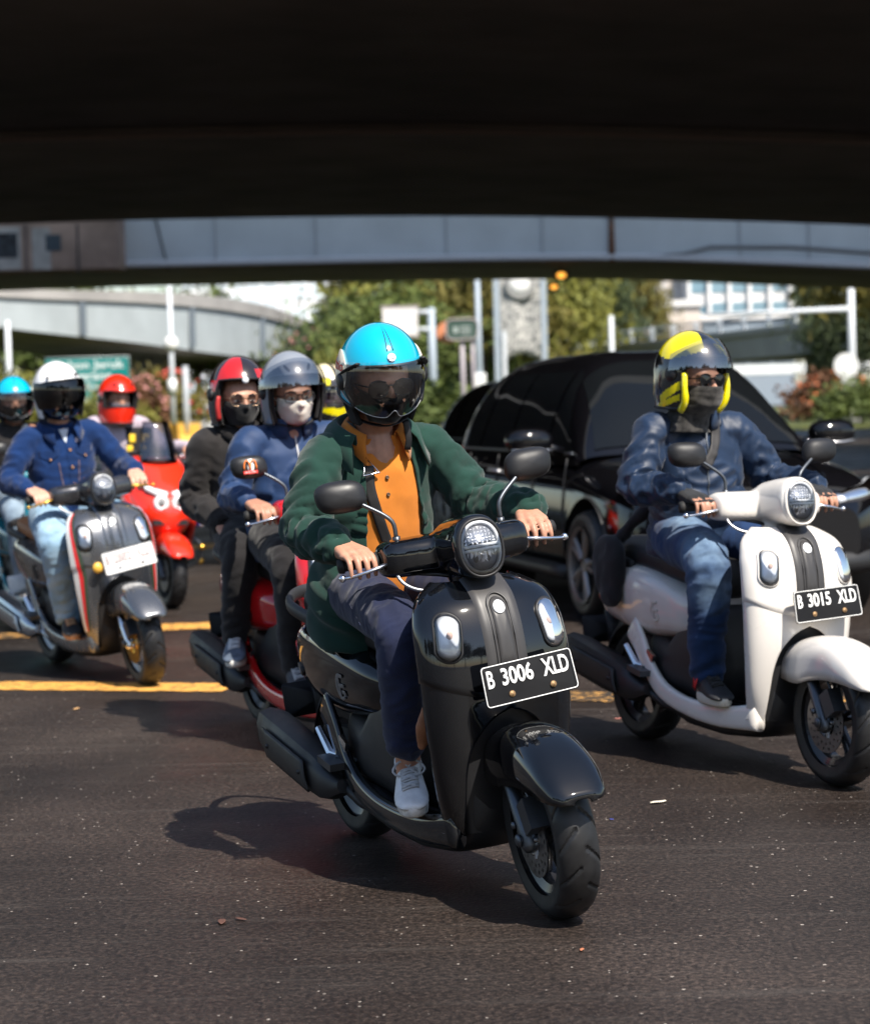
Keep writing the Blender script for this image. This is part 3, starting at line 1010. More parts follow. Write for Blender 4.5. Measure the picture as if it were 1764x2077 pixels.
    if stripes:
        for s in (-1, 1):
            for k, m in enumerate((mat('stripe_white', (.75, .75, .73), .3, coat=.5), mat('stripe_red', (.55, .02, .025), .3, coat=.5), mat('stripe_green', (.03, .05, .03), .3, coat=.5))):
                def gs(k=k, s=s):
                    g = G(); z = np.linspace(.86, .28, 40)
                    rows = []
                    for zz in z:
                        hw = float(A_hw(zz)); lo = hw*(.93-.16*np.interp(zz, [.28, .55, .86], [.2, 1, .1])); 
                        yb = hw*.992-(hw*.992-lo)*(k)/3; ya = hw*.992-(hw*.992-lo)*(k+1)/3
                        rows.append(apron_on(np.array([ya, yb])*s, np.array([zz, zz]), .0105 if zz > .6 else .0035))
                    return g.grid(rows, flip=s < 0)
                part('stripe', gs, m, t, key='stripe%d%d' % (k, s))
                def gf(k=k, s=s):
                    g = G(); xs = np.linspace(.42, .86, 30); rows = []
                    zt = spl([.385, .43, .50, .58, .66, .74, .82, .88, .915], [.455, .478, .500, .512, .512, .496, .458, .408, .368]); zb = spl([.385, .45, .52, .60, .70, .80, .88, .915], [.36, .352, .350, .368, .380, .376, .362, .357]); w = spl([.385, .45, .55, .66, .78, .86, .90, .915], [.075, .082, .088, .092, .090, .078, .056, .022])
                    for x in xs:
                        tt = np.array([R(62-k*9), R(62-(k+1)*9)]); a, b, ww = float(zt(x)), float(zb(x)), float(w(x))
                        rows.append(np.stack([np.full(2, x), s*(ww*np.cos(tt)**.72+.002), b+(a-b)*np.sin(tt)**.62+.002], 1))
                    return g.grid(rows, flip=s < 0)
                part('stripe', gf, m, t, key='fstripe%d%d' % (k, s), M=SM)
                def gb(k=k, s=s):
                    g = G(); rows = []
                    for x in np.linspace(-.86, -.40, 24):
                        zc = np.interp(x, [-.86, -.7, -.4], [.60, .63, .46])
                        rows.append([[x, s*(body_y(x, zc+d)+.003), zc+d] for d in (.016-k*.011, .016-(k+1)*.011)])
                    return g.grid(rows, flip=s > 0)
                part('stripe', gb, m, t, key='bstripe%d%d' % (k, s))
    return t
def _xf(g, t):
    return g.V()+np.array(t), g.f
def _shift(vf, dz):
    V, F = vf; V = V.copy(); V[:, 2] += dz; return V, F
def _badge():
    g = G(); S = stadium(.016, .045, 24)[:, ::-1]
    return g.loft([np.column_stack([S*k, np.full(24, z)]) for k, z in ((1, -.004), (1, .002), (.9, .003), (.1, .003))], flip=True)
M_BOWL = mat('lamp_bowl', (.34, .36, .40), .2, .5)
M_FACET = mat('lamp_facet', (.86, .88, .92), .2, .15)
M_REFL2 = mat('signal_reflector', (.78, .80, .82), .3, .3)
M_STEEL2 = mat('disc_steel', (.24, .23, .225), .36, .9, rough_var=.15)
M_DARKMETAL2 = mat('engine_cast', (.03, .03, .032), .5, .4, rough_var=.2)
M_AMBERLENS = mat('pale_lens', (.55, .50, .42), .15, coat=.8)
M_BLACKPAINT = mat('black_paint', (.0032, .0037, .005), .035, rough_var=.03, coat=.35, spec=.5)
M_WHITEPAINT = mat('white_paint', (.74, .70, .65), .22, coat=.7, noise=.03, nscale=6, rough_var=.08)
M_SILVERPAINT = mat('silver_paint', (.145, .15, .16), .24, .75, coat=1.0, rough_var=.08)
M_REDPAINT = mat('red_paint', (.52, .008, .010), .16, coat=1.0, rough_var=.06)
M_TEALPAINT = mat('teal_paint', (.0, .15, .20), .2, coat=1.0)
M_GREYPAINT = mat('slate_paint', (.06, .065, .07), .2, coat=1.0)
# ------------------------------------------------------------------ people
from mathutils.bvhtree import BVHTree
def skin_mat(name, c):
    m = mat(name, c, .5, noise=.12, nscale=40, bump=.12, bscale=700, bdist=.0006)
    b = m.node_tree.nodes['Principled BSDF']
    _inp(b, ['Subsurface Weight'], .08)
    _inp(b, ['Subsurface Radius'], (.01, .004, .002))
    return m
def cloth(name, c, rough=.9, noise=.14, nscale=14, bump=.35, bscale=900, sheen=.15, bdist=.001, col2=None, spec=.25):
    return mat(name, c, rough, noise=noise, nscale=nscale, bump=bump, bscale=bscale, sheen=sheen, bdist=bdist, col2=col2, spec=spec)
def polyline(pts, n):
    pts = np.asarray(pts, float)
    d = np.concatenate([[0], np.cumsum(np.linalg.norm(np.diff(pts, axis=0), axis=1))])
    return spl(d, pts)(np.linspace(0, d[-1], n))
def limb(g, pts, rad, n=18, k=16, squash=None, up=None):
    pts = np.asarray(pts, float)
    d = np.concatenate([[0], np.cumsum(np.linalg.norm(np.diff(pts, axis=0), axis=1))]); t = np.linspace(0, d[-1], n)
    P = spl(d, pts)(t); r = np.interp(t, d, rad)
    g.tube(P, r, k, squash=squash, up=up)
    g.ell(P[0], r[0]*.98, 14, 8); g.ell(P[-1], r[-1]*.98, 14, 8)
    return P
def folds(V, N, limbs, amp, lam=.035, seed=0.0, twist=2.0):
    """Creases that run round each limb, strongest where it bends."""
    disp = np.zeros(len(V)); best = np.full(len(V), 1e9)
    for li, (pts, A) in enumerate(limbs):
        P = polyline(pts, 60); L = np.linalg.norm(np.diff(P, axis=0), axis=1).sum()
        D = ((V[:, None, :]-P[None])**2).sum(2); j = D.argmin(1); dm = D[np.arange(len(V)), j]
        s = j/59.0
        rv = V-P[j]; rv /= np.linalg.norm(rv, axis=1)[:, None]+1e-9
        # use the exact along coordinate for smoothness
        T = np.gradient(P, axis=0); T /= np.linalg.norm(T, axis=1)[:, None]
        along = s*L+((V-P[j])*T[j]).sum(1)
        q = np.column_stack([along/lam+seed+li*7.3+rv[:, 0]*.9, rv[:, 1]*1.1+along*twist, rv[:, 2]*1.1-along*twist])
        n1 = 1-2.2*np.abs(pnoise(q)); n2 = pnoise(q*np.array([2.1, 1.7, 1.7])+19)
        a = np.interp(s, np.linspace(0, 1, len(A)), A)
        d = a*(.75*n1+.35*n2-.2)
        w = dm < best
        disp[w] = d[w]; best[w] = dm[w]
    return V+N*(amp*disp)[:, None]
def rough_folds(V, N, amp, sc=(9, 9, 16), seed=0.0):
    q = V*np.array(sc)+seed
    n = 1-2*np.abs(pnoise(q)); m = pnoise(q*2.3+5)
    return V+N*(amp*(.8*n+.35*m-.25))[:, None]
def relax(V, F, it=2):
    """Light Laplacian smoothing on quads."""
    F4 = np.array([f for f in F if len(f) == 4])
    for _ in range(it):
        acc = np.zeros_like(V); cnt = np.zeros(len(V))
        for a, b in ((0, 1), (1, 2), (2, 3), (3, 0)):
            np.add.at(acc, F4[:, a], V[F4[:, b]]); np.add.at(cnt, F4[:, a], 1)
            np.add.at(acc, F4[:, b], V[F4[:, a]]); np.add.at(cnt, F4[:, b], 1)
        ok = cnt > 0
        V = V.copy(); V[ok] = .5*V[ok]+.5*acc[ok]/cnt[ok][:, None]
    return V
def bvh_of(V, F):
    return BVHTree.FromPolygons([tuple(v) for v in V], F)
def cast(bvh, o, d, default=None):
    h = bvh.ray_cast(Vector(o), Vector(d))
    if h[0] is None:
        return default, None
    return np.array(h[0]), np.array(h[1])
def on_front(bvh, Y, Z, off=.003, x0=.6, d=(-1, 0, 0), fallback=None):
    """Lay a grid of (y, z) points on whatever faces forward."""
    Y = np.asarray(Y, float); Z = np.asarray(Z, float); out = np.zeros(Y.shape+(3,))
    last = fallback if fallback is not None else np.array([0, 0, 0.])
    dd = Vector(d).normalized()
    for i in np.ndindex(Y.shape):
        p, n = cast(bvh, (x0, Y[i], Z[i]), dd)
        if p is None:
            p = np.array([last[0], Y[i], Z[i]])
        last = p
        out[i] = p-np.array(dd)*off
    return out
def strap(bvh, pts, w, off=.004, n=30, thick=.003):
    """Flat belt laid on a body along (y, z) way-points, seen from the front."""
    P = polyline(np.column_stack([np.zeros(len(pts)), pts]), n)[:, 1:]
    T = np.gradient(P, axis=0); T /= np.linalg.norm(T, axis=1)[:, None]
    Nn = np.column_stack([-T[:, 1], T[:, 0]])
    K = np.array([-1, -.5, 0, .5, 1])*w/2
    Y = P[:, 0:1]+Nn[:, 0:1]*K; Z = P[:, 1:2]+Nn[:, 1:2]*K
    X = on_front(bvh, Y, Z, off)
    X[:, :, 0] = np.maximum(X[:, :, 0], X[:, :, 0].mean(1, keepdims=True)-.004)
    return G().grid(X)

# ---- helmets, in head space: x forward, z up, eyes near the origin
def shell_rings(a=.146, b=.127, c=.152, drop=.135, nt=18, nd=14, n=88, flare=.10, e=2.0, zc=.02, xc=-.012):
    ph = np.linspace(0, 2*PI, n, endpoint=False); rings = []
    for t in np.linspace(PI/2*.985, 0, nt):
        k = math.cos(t)**(2/e)
        rings.append(np.stack([a*k*np.cos(ph), b*k*np.sin(ph), np.full(n, c*math.sin(t)**(2/e))], 1))
    for t in np.linspace(0, 1, nd)[1:]:
        k = 1-flare*t**2.2
        rings.append(np.stack([a*k*np.cos(ph)-.008*t, b*k*np.sin(ph), np.full(n, -drop*t)], 1))
    return np.array(rings)+np.array([xc, 0, zc])
def cut_shell(rings, regions, colour=None, nm=1):
    """Remove convex regions (lists of (point, outward normal)) from a shell; returns mesh data and its open edges."""
    g = G(); g.loft(rings, cap=False, flip=True)
    V = np.vstack([g.V(), rings[0].mean(0)+np.array([0, 0, .0006])]); n = rings.shape[1]; F = list(g.f)+[[len(V)-1, j, (j+1) % n] for j in range(n)]
    bm = bmesh.new(); vs = [bm.verts.new(v) for v in V]
    for f in F:
        bm.faces.new([vs[i] for i in f])
    for reg in regions:
        for p, no in reg:
            bmesh.ops.bisect_plane(bm, geom=bm.verts[:]+bm.edges[:]+bm.faces[:], plane_co=p, plane_no=no, dist=1e-5)
        kill = []
        for f in bm.faces:
            c = f.calc_center_median()
            if all((c-Vector(p)).dot(Vector(no)) < 0 for p, no in reg):
                kill.append(f)
        bmesh.ops.delete(bm, geom=kill, context='FACES')
    bmesh.ops.recalc_face_normals(bm, faces=bm.faces)
    s = sum(1 if f.normal.dot(f.calc_center_median()) > 0 else -1 for f in bm.faces)
    if s < 0:
        bmesh.ops.reverse_faces(bm, faces=bm.faces)
    bm.verts.index_update(); h = G(); V = np.array([v.co[:] for v in bm.verts])
    Fs = [[v.index for v in f.verts] for f in bm.faces]
    mi = [0]*len(Fs)
    if colour is not None:
        mi = [colour(f.calc_center_median(), f.normal) for f in bm.faces]
    h.v = [V]; h.f = Fs; h.m = mi; h.n = len(V)
    loops = []
    ed = {}
    for e in bm.edges:
        if len(e.link_faces) == 1:
            a, b = e.verts[0].index, e.verts[1].index
            ed.setdefault(a, []).append(b); ed.setdefault(b, []).append(a)
    seen = set()
    for st in list(ed):
        if st in seen:
            continue
        path = [st]; seen.add(st); cur = st
        while True:
            nx = [q for q in ed[cur] if q not in seen]
            if not nx:
                break
            cur = nx[0]; seen.add(cur); path.append(cur)
        if len(path) > 8:
            loops.append(V[path])
    bm.free()
    return h, loops
def rim_geo(loops, r=.0055):
    g = G()
    for L in loops:
        d = np.concatenate([[0], np.cumsum(np.linalg.norm(np.diff(np.vstack([L, L[:1]]), axis=0), axis=1))])
        P = np.vstack([L, L[:1]]); t = np.arange(0, d[-1], .006)
        Q = np.stack([np.interp(t, d, P[:, k]) for k in range(3)], 1)
        Q = np.vstack([Q, Q[:2]])
        g.tube(Q, r, 8, cap=False)
    return g
def sph_patch(a, b, c, ph0, ph1, top, bot, center=(0, 0, 0), nu=40, nv=22, e=2.0):
    """Piece of an ellipsoid between two elevation curves: a visor."""
    rows = []
    for u in np.linspace(ph0, ph1, nu):
        t0, t1 = top(u), bot(u); t = np.linspace(t0, t1, nv)
        rows.append(np.stack([a*np.cos(t)*math.cos(u), b*np.cos(t)*math.sin(u), c*np.sin(t)], 1)+np.array(center))
    return G().grid(rows, flip=True)
JET_CUT = [[((.0, 0, .062), (-.16, 0, 1)), ((.055, 0, 0), (-1, 0, .10))]]
HALF_CUT = [[((.0, 0, .060), (-.10, 0, 1)), ((.030, 0, 0), (-1, 0, -.45))], [((.0, 0, -.045), (.25, 0, 1))]]
FULL_CUT = [[((.0, 0, .055), (-.10, 0, 1)), ((.045, 0, 0), (-1, 0, 0)), ((0, 0, -.050), (.10, 0, -1))]]
def helmet(person, HM, kind, mats, visor=None, emblem=False, vis_pose='down', extra=None, scale=1.0):
    """kind: half, jet or full. mats: materials for the colour regions of the shell."""
    HM = HM @ Matrix.Scale(scale, 4)
    M_TRIM = M_PLASTIC; liner = mat('helmet_liner', (.012, .012, .013), .95, bump=.3, bscale=300)
    cuts = {'half': HALF_CUT, 'jet': JET_CUT, 'full': FULL_CUT}[kind]
    colour = extra.get('colour') if extra else None
    ck = extra.get('key', '') if extra else ''
    drop = {'half': .12, 'jet': .135, 'full': .165}[kind]; fl = {'half': .12, 'jet': .13, 'full': .16}[kind]
    key = 'helm_'+kind+ck
    if key not in MESHES:
        hi = 2 if colour is not None else 1
        rg = shell_rings(drop=drop, flare=fl, nt=18*hi, nd=14*hi, n=88*hi)
        if kind == 'full':
            ph = np.linspace(0, 2*PI, rg.shape[1], endpoint=False)
            for i in range(len(rg)):                                     # chin bar reaches forward
                t = max(0, (.03-rg[i, 0, 2])/.16)
                rg[i, :, 0] += .018*t*np.clip(np.cos(ph), 0, 1)**2
        h, loops = cut_shell(rg, cuts, colour)
        MESHES[key] = make_mesh('helmet', h); MESHES[key+'_rim'] = make_mesh('trim', rim_geo(loops, .0052))
        r2 = (rg-np.array([-.012, 0, .02]))*np.array([.935, .925, .95])+np.array([-.012, 0, .02])
        if kind == 'half':                                               # padded ear flaps hang below the half shell
            r2 = (shell_rings(drop=.150, flare=.22)-np.array([-.012, 0, .02]))*np.array([.945, .95, .95])+np.array([-.012, 0, .02])
            h2, _ = cut_shell(r2, [[((.0, 0, .055), (-.10, 0, 1)), ((.034, 0, 0), (-1, 0, .0))]])
        else:
            h2, _ = cut_shell(r2, [[(tuple(np.array(p)*.97), n) for p, n in c] for c in cuts])
        MESHES[key+'_liner'] = make_mesh('liner', h2)
    hl = obj('helmet', MESHES[key], mats, person, M=HM)
    obj('trim', MESHES[key+'_rim'], M_TRIM, hl)
    obj('liner', MESHES[key+'_liner'], liner, hl, solid=.014)
    for s in (-1, 1):
        part('visor_pivot', lambda: G().lathe([(.001, .012), (.020, .012), (.026, .006), (.028, 0), (.028, -.008)], 20, 'Y', (.0, 0, 0)).xf(np.diag([1, s, 1]), (.008, s*.124, .012)) if True else None, M_TRIM, hl, key='pivot%d' % s)
    part('chin_strap', lambda: G().tube(polyline([[-.01, -.115, -.06], [.012, -.082, -.105], [.040, 0, -.128], [.012, .082, -.105], [-.01, .115, -.06]], 24), .006, 8, squash=(.4, 1.6)), M_TRIM, hl, key='chinstrap')
    if visor is not None:
        if kind == 'half':
            def gv():
                return sph_patch(.166, .131, .165, -R(86), R(86), lambda u: R(24)-R(6)*(u/1.4)**2, lambda u: -R(41)+R(30)*abs(u/1.5)**2.6+R(11)*math.exp(-(u/.13)**2), (-.012, 0, .022), nu=61)
            def ge():
                us = np.linspace(-R(86), R(86), 61); P = []
                for u in us:
                    t = -R(41)+R(30)*abs(u/1.5)**2.6+R(11)*math.exp(-(u/.13)**2)
                    P.append([.166*math.cos(t)*math.cos(u)-.012, .131*math.cos(t)*math.sin(u), .165*math.sin(t)+.022])
                return G().tube(P, .0014, 6)
            vo = part('visor', gv, visor, hl, key='visor_half')
            part('visor_edge', ge, M_LENS_EDGE, vo, key='visor_half_edge')
            for s in (-1, 1):
                part('visor_arm', lambda: G().tube(polyline([[-.02, s*.124, .02], [.05, s*.121, .055], [.10, s*.098, .082]], 10), .0075, 8, squash=(.5, 1.3)).ell([-.022, s*.119, .0], [.022, .010, .045], 14, 10), M_PLASTIC, hl, key='varm%d' % s)
        elif kind == 'jet':
            if vis_pose == 'down':
                gv = lambda: sph_patch(.163, .139, .165, -R(80), R(80), lambda u: R(20), lambda u: -R(60)+R(26)*abs(u/1.4)**3, (-.010, 0, .020))
            else:
                gv = lambda: sph_patch(.166, .141, .168, -R(84), R(84), lambda u: R(52)-R(26)*abs(u/1.4)**2, lambda u: R(9)-R(6)*abs(u/1.4)**2, (-.010, 0, .016))
            part('visor', gv, visor, hl, key='visor_jet'+vis_pose)
        else:
            gv = lambda: sph_patch(.156, .135, .16, -R(72), R(72), lambda u: R(15), lambda u: -R(27), (-.008, 0, .018))
            part('visor', gv, visor, hl, key='visor_full')
    if kind == 'half':
        Rg = lambda ph, t: np.array([.1485*math.cos(t)*math.cos(ph)-.012, .1315*math.cos(t)*math.sin(ph), .1505*math.sin(t)+.02])
        for s in (-1, 1):
            def gl():
                P = [Rg(s*.055+s*.035*(1-q), R(38)+q*R(62)) for q in np.linspace(0, 1, 16)]
                return G().tube(P, .0014, 6)
            part('pinstripe', gl, mat('helmet_navy', (.01, .03, .05), .4), hl, key='pin%d' % s)
            def gc():                                                    # cream side panel
                rings = []
                for k, o in ((1, .0005), (.97, .0016), (.5, .0016), (.05, .0016)):
                    a = np.linspace(0, 2*PI, 36, endpoint=False)
                    rr = []
                    for q in a:
                        ph = R(98)+R(32)*k*math.cos(q); t = R(6)+R(26)*k*max(math.sin(q), -.6)
                        v = Rg(s*ph, t); cc = v-np.array([-.012, 0, .02]); rr.append(v+cc/np.linalg.norm(cc)*o)
                    rings.append(rr)
                return G().loft(rings, flip=s < 0)
            cp = part('side_panel', gc, mat('helmet_cream', (.70, .64, .52), .3, coat=.5), hl, key='cream%d' % s)
            def gt():
                V, F = text_geo('Fazzio', .042, 0, .95, .0009)
                out = []
                for v in V:
                    ph = R(80)-s*-1*0+(-s)*-1*0
                    ang = R(96) - (v[0]/.13) if s < 0 else R(96)+(v[0]/.13)
                    t = R(15)+v[1]/.15
                    w = Rg(s*ang, t); cc = w-np.array([-.012, 0, .02]); out.append(w+cc/np.linalg.norm(cc)*.0026)
                return G().add(out, F)
            part('lettering', gt, mat('letter_red', (.55, .03, .015), .4), cp, key='helmtxt%d' % s, smooth=False)
        def gem():
            g = G(); c = Rg(0, R(30)); n = np.array([math.cos(R(30)), 0, math.sin(R(30))]); M3 = np.column_stack([[0, 1, 0], np.cross(n, [0, 1, 0]), n])
            e = G().lathe([(.001, .003), (.006, .003), (.006, .0025), (.010, .0025), (.010, .0035), (.0125, .0035), (.0125, 0)], 24, 'Z')
            for k in range(3):
                a = PI/2+k*2*PI/3; e.tube([[0, 0, .003], [.011*math.cos(a), .011*math.sin(a), .0035]], .0016, 6)
            return g.add(e.V() @ M3.T + c, e.f)
        part('emblem', gem, M_LED, hl, key='helm_emblem')
    return hl
M_LENS_EDGE = mat('visor_edge', (.55, .56, .56), .3)

# ---- hands: grip space has its origin on the bar, x forward, y along the bar (outward = s), z up
def hand_geo(g, GMt, s, wrist, reach=1.0, rs=1.0, tips=True):
    """A hand closed over grip and lever: palm, four unequal fingers, thumb leaving the side of the palm."""
    def W(p):
        return np.array(GMt @ Vector((p[0], s*p[1], p[2])))
    ys = [-.036, -.013, .010, .031]; ln = [.98, 1.05, 1.0, .86]
    kn = [W((.022-.004*abs(i-1), ys[i], .034-.003*abs(i-1.2))) for i in range(4)]
    for i in range(4):
        k = ln[i]
        p1 = W((.022+.034*k, ys[i]+.001*i, .020)); p2 = W((.022+.046*k*reach, ys[i]+.0015*i, -.006*k)); p3 = W((.022+.043*k*reach, ys[i]+.0015*i, -.029*k))
        r = [.0098*rs, .0092*rs, .0082*rs, .0070*rs]
        if i == 3:
            r = [q*.88 for q in r]
        pts = [kn[i], p1, p2, p3] if tips else [kn[i], p1]
        limb(g, pts, r[:len(pts)], n=12 if tips else 6, k=12)
        w0 = W((-.048, ys[i]*.62, .040))
        limb(g, [w0, kn[i]], [.0155*rs, .0128*rs], n=5, k=12)
        limb(g, [wrist, w0], [.0235*rs, .0165*rs], n=4, k=12)
    # heel of the hand on the grip
    limb(g, [W((-.040, -.022, .028)), W((.004, -.020, .022))], [.015*rs, .012*rs], n=5, k=12)
    limb(g, [W((-.040, .020, .028)), W((.004, .022, .022))], [.015*rs, .011*rs], n=5, k=12)
    if tips:
        limb(g, [W((-.036, -.026, .026)), W((-.022, -.046, .004)), W((.004, -.050, -.016)), W((.024, -.046, -.020))], [.0135*rs, .0115*rs, .0098*rs, .0080*rs], n=10, k=12)
    else:
        limb(g, [W((-.036, -.026, .026)), W((-.022, -.046, .004))], [.0145*rs, .0125*rs], n=5, k=12)
def rest_hand(g, wrist, d, up, s, rs=1.0):
    """A relaxed hand laid along d with the palm facing away from up."""
    d = np.array(d, float); d /= np.linalg.norm(d); up = np.array(up, float); up -= d*up.dot(d); up /= np.linalg.norm(up); sd = np.cross(up, d)
    for i, y in enumerate((-.030, -.011, .010, .029)):
        L = (.085, .095, .088, .070)[i]
        k0 = wrist+d*.085+sd*y; limb(g, [wrist+d*.01+sd*y*.6, k0], [.017*rs, .0125*rs], n=5, k=10)
        limb(g, [k0, k0+d*L*.5-up*.012, k0+d*L*.9-up*.034], [.0095*rs, .0088*rs, .0072*rs], n=8, k=10)
    limb(g, [wrist+d*.02-s*sd*.0+sd*(.03), wrist+d*.06+sd*.055, wrist+d*.095+sd*.058-up*.01], [.013*rs, .011*rs, .008*rs], n=8, k=10)

def head_geo(g, HM):
    def E(c, r, rot=None):
        e = G().ell(c, r, 28, 18, rot)
        V = np.array([list(HM @ Vector(v)) for v in e.V()]); g.add(V, e.f)
    E((-.008, 0, .025), (.098, .078, .096)); E((.012, 0, -.03), (.078, .066, .085)); E((.040, 0, -.075), (.045, .046, .040))
    E((.074, 0, .022), (.022, .058, .016)); E((.055, .036, -.025), (.030, .026, .028)); E((.055, -.036, -.025), (.030, .026, .028))
    for k, (x, z, r) in enumerate(((.086, .012, .0095), (.097, -.006, .011), (.106, -.022, .0130))):
        E((x, 0, z), (r*1.1, r*.85, r*1.2))
    for s in (-1, 1):
        E((.094, s*.012, -.026), (.010, .008, .008)); E((-.010, s*.078, -.005), (.018, .010, .030))
    E((.088, 0, -.056), (.012, .024, .006)); E((.087, 0, -.066), (.011, .020, .007)); E((.080, 0, -.090), (.014, .018, .012))
DEF = dict(pelvis=(-.25, 0, .845), neck=(-.160, 0, 1.290), head=(-.085, 0, 1.415), head_rot=(0, 8, 0), shoulder=.160, sh_z=1.232, y0=0.0,
           elbow=(-.115, .305, 1.045), knee=(.185, .175, .735), ankle=(.075, .140, .345), toe_dir=(1, .25), bulk=.95, vox=.0075, bvox=.006, thigh=1.0,
           hem=-.09, hstart=0, grip_y=.266)
def person(label, M, sp, SM=None, group=None):
    c = dict(DEF); c.update(sp)
    t = thing('person', label, 'person', M, group=group)
    pel = np.array(c['pelvis'])+np.array([0, c['y0']*.4, 0]); nk = np.array(c['neck'])+np.array([0, c['y0'], 0]); hd = np.array(c['head'])+np.array([0, c['y0'], 0]); b = c['bulk']
    HM = Matrix.Translation(hd.tolist()) @ Euler((R(c['head_rot'][2]), R(c['head_rot'][1]), R(c['head_rot'][0])), 'XYZ').to_matrix().to_4x4()
    body = G()
    head_geo(body, HM)
    upb = (nk-pel)/np.linalg.norm(nk-pel); fwb = np.array([upb[2], 0, -upb[0]])
    limb(body, [hd+np.array([-.02, 0, -.06]), nk+fwb*.005, nk-upb*.05+fwb*.016, nk-upb*.12+fwb*.018, nk*.6+pel*.4], [.054, .057, .064, .074, .075])
    limb(body, [nk*.7+pel*.3, pel], [.09, .10])
    arms = {}; hands = {}; wristpts = {}
    for s in (-1, 1):
        sh = np.array([nk[0]+.0+c.get('sh_dx', 0.), s*c['shoulder']+c['y0'], c['sh_z']])
        if c.get('hands', 'grip') == 'grip':
            yb = c['grip_y'] if not isinstance(c['grip_y'], tuple) else c['grip_y'][0 if s < 0 else 1]
            gp = bar_pt(s, yb)
            SMm = SM or Matrix.Identity(4)
            GMt = SMm @ Matrix.Translation(gp.tolist()) @ Matrix.Rotation(R(-s*8), 4, 'Z') @ Matrix.Rotation(R(c.get('grip_pitch', 4)), 4, 'Y')
            wr = np.array(GMt @ Vector((-.088, s*.012, .046)))
        else:
            wr = np.array(c['wrists'][0 if s < 0 else 1])
        el = np.array(c['elbow'])*np.array([1, s, 1])+np.array([0, c['y0'], 0])
        if 'elbow_l' in c and s > 0:
            el = np.array(c['elbow_l'])
        if 'elbow_r' in c and s < 0:
            el = np.array(c['elbow_r'])
        arms[s] = (sh, el, wr)
        if c.get('hands', 'grip') == 'grip':
            hand_geo(body, GMt, s, wr, c.get('reach', 1.0)); hands[s] = GMt
        else:
            rest_hand(body, wr, c['hand_dir'], (0, 0, 1), s)
        limb(body, [nk-np.array([0, 0, .06]), sh-np.array([.01, 0, .01]), el, wr], [.06, .045, .032, .0225])
    legs = {}
    for s in (-1, 1):
        kn = np.array(c['knee'])*np.array([1, s, 1]); an = np.array(c['ankle'])*np.array([1, s, 1])
        if 'knee_l' in c and s > 0:
            kn = np.array(c['knee_l']); an = np.array(c['ankle_l'])
        hp = pel+np.array([.02, s*.09, -.015])
        legs[s] = (hp, kn, an)
        td = np.array([c['toe_dir'][0], s*c['toe_dir'][1], 0.]); td /= np.linalg.norm(td)
        limb(body, [pel, hp, kn, an, an+np.array([-.005, 0, -.06])], [.08, .050, .042, .036, .036])
        limb(body, [an+np.array([-.01, 0, -.055]), an+td*.13+np.array([0, 0, -.075])], [.036, .026])
    V, N, F = remesh(body, c['bvox'], 3, .5)
    bo = part('body', (V, F), c['skin'], t)
    bvh_body = bvh_of(V, F)
    hdn = c.get('nails')
    # ---------------- trousers
    tg = G()
    pl = pel+np.array([0, 0, -.005])
    tg.ell(pl+np.array([.0, 0, .0]), (.125*b, .165*b, .105), 28, 18)
    legp = []
    th = c['thigh']
    for s in (-1, 1):
        hp, kn, an = legs[s]
        hemz = c.get('hem_up', .0)
        an2 = an+(kn-an)*hemz
        pts = [pl+np.array([-.01, s*.06, 0]), hp+np.array([.03, s*.005, .0]), hp*.45+kn*.55+np.array([0, 0, .012]), kn+np.array([-.005, 0, .006]), kn*.72+an*.28+np.array([.012, 0, 0]), kn*.35+an*.65, an2]
        limb(tg, pts, [.095*b, .098*th*b, .088*th*b, .073*th*b, .071*th, .062*th, .055*th*c.get('hem_w', 1)], n=26, k=20)
        legp.append((pts, [.3, .7, .55, 1.4, .8, 1.0, 1.5]))
    V, N, F = remesh(tg, c['vox'], 5, .5)
    V = folds(V, N, legp, c.get('trouser_fold', .010), lam=.045, seed=c.get('seed', 0)+3)
    V = relax(V, F, 1)
    tr = part('trousers', (V, F), c['trousers'], t)
    bvh_tr = bvh_of(V, F)
    # ---------------- upper garment
    up = nk-pel; up /= np.linalg.norm(up)
    fw = np.array([up[2], 0, -up[0]]); fw /= np.linalg.norm(fw); lf = np.array([0, 1, 0])
    L = np.linalg.norm(nk-pel)
    def torso(scale=1.0, hem=c['hem'], shell=False, belly=c.get('belly', 0.), flare=c.get('flare', 1.0)):
        q = G(); rings = []
        for h, w, dpt, fx in ((hem, .178*flare, .135*flare, .01), (.0, .172*flare, .135*flare, .012), (.10, .166, .130+belly, .014+belly*.5), (.20, .168, .128+belly, .010+belly*.5), (.30, .176, .124, .004), (.38, .178, .112, -.004), (.430, .160, .092, -.012), (.470, .112, .078, -.010), (.500, .070, .066, 0.0)):
            k = h*L/.49 if h > 0 else h
            cc = pel+up*k+fw*fx
            yy, xx = ring_se(40, w*b*scale, dpt*b*scale, 2.35)
            rings.append(cc+np.outer(yy, lf)+np.outer(xx, fw))
        q.loft(rings, flip=True)
        return q
    jg = torso()
    slv = []
    for s in (-1, 1):
        sh, el, wr = arms[s]
        cw = c.get('cuff', .0)
        wr2 = wr+(el-wr)*cw
        pts = [nk+np.array([-.01, s*.06, -.090]), sh+np.array([-.005, -s*.006, -.006]), sh*.55+el*.45+np.array([-.01, s*.004, .004]), el+np.array([-.012, s*.004, -.006]), el*.45+wr*.55, wr2]
        sr = c.get('sleeve', 1.0)
        limb(jg, pts, [.055*b, .069*b, .062*b*sr, .057*b*sr, .051*b*sr, .042*sr], n=26, k=20)
        slv.append((pts, [.1, .5, .9, 1.5, 1.0, .9]))
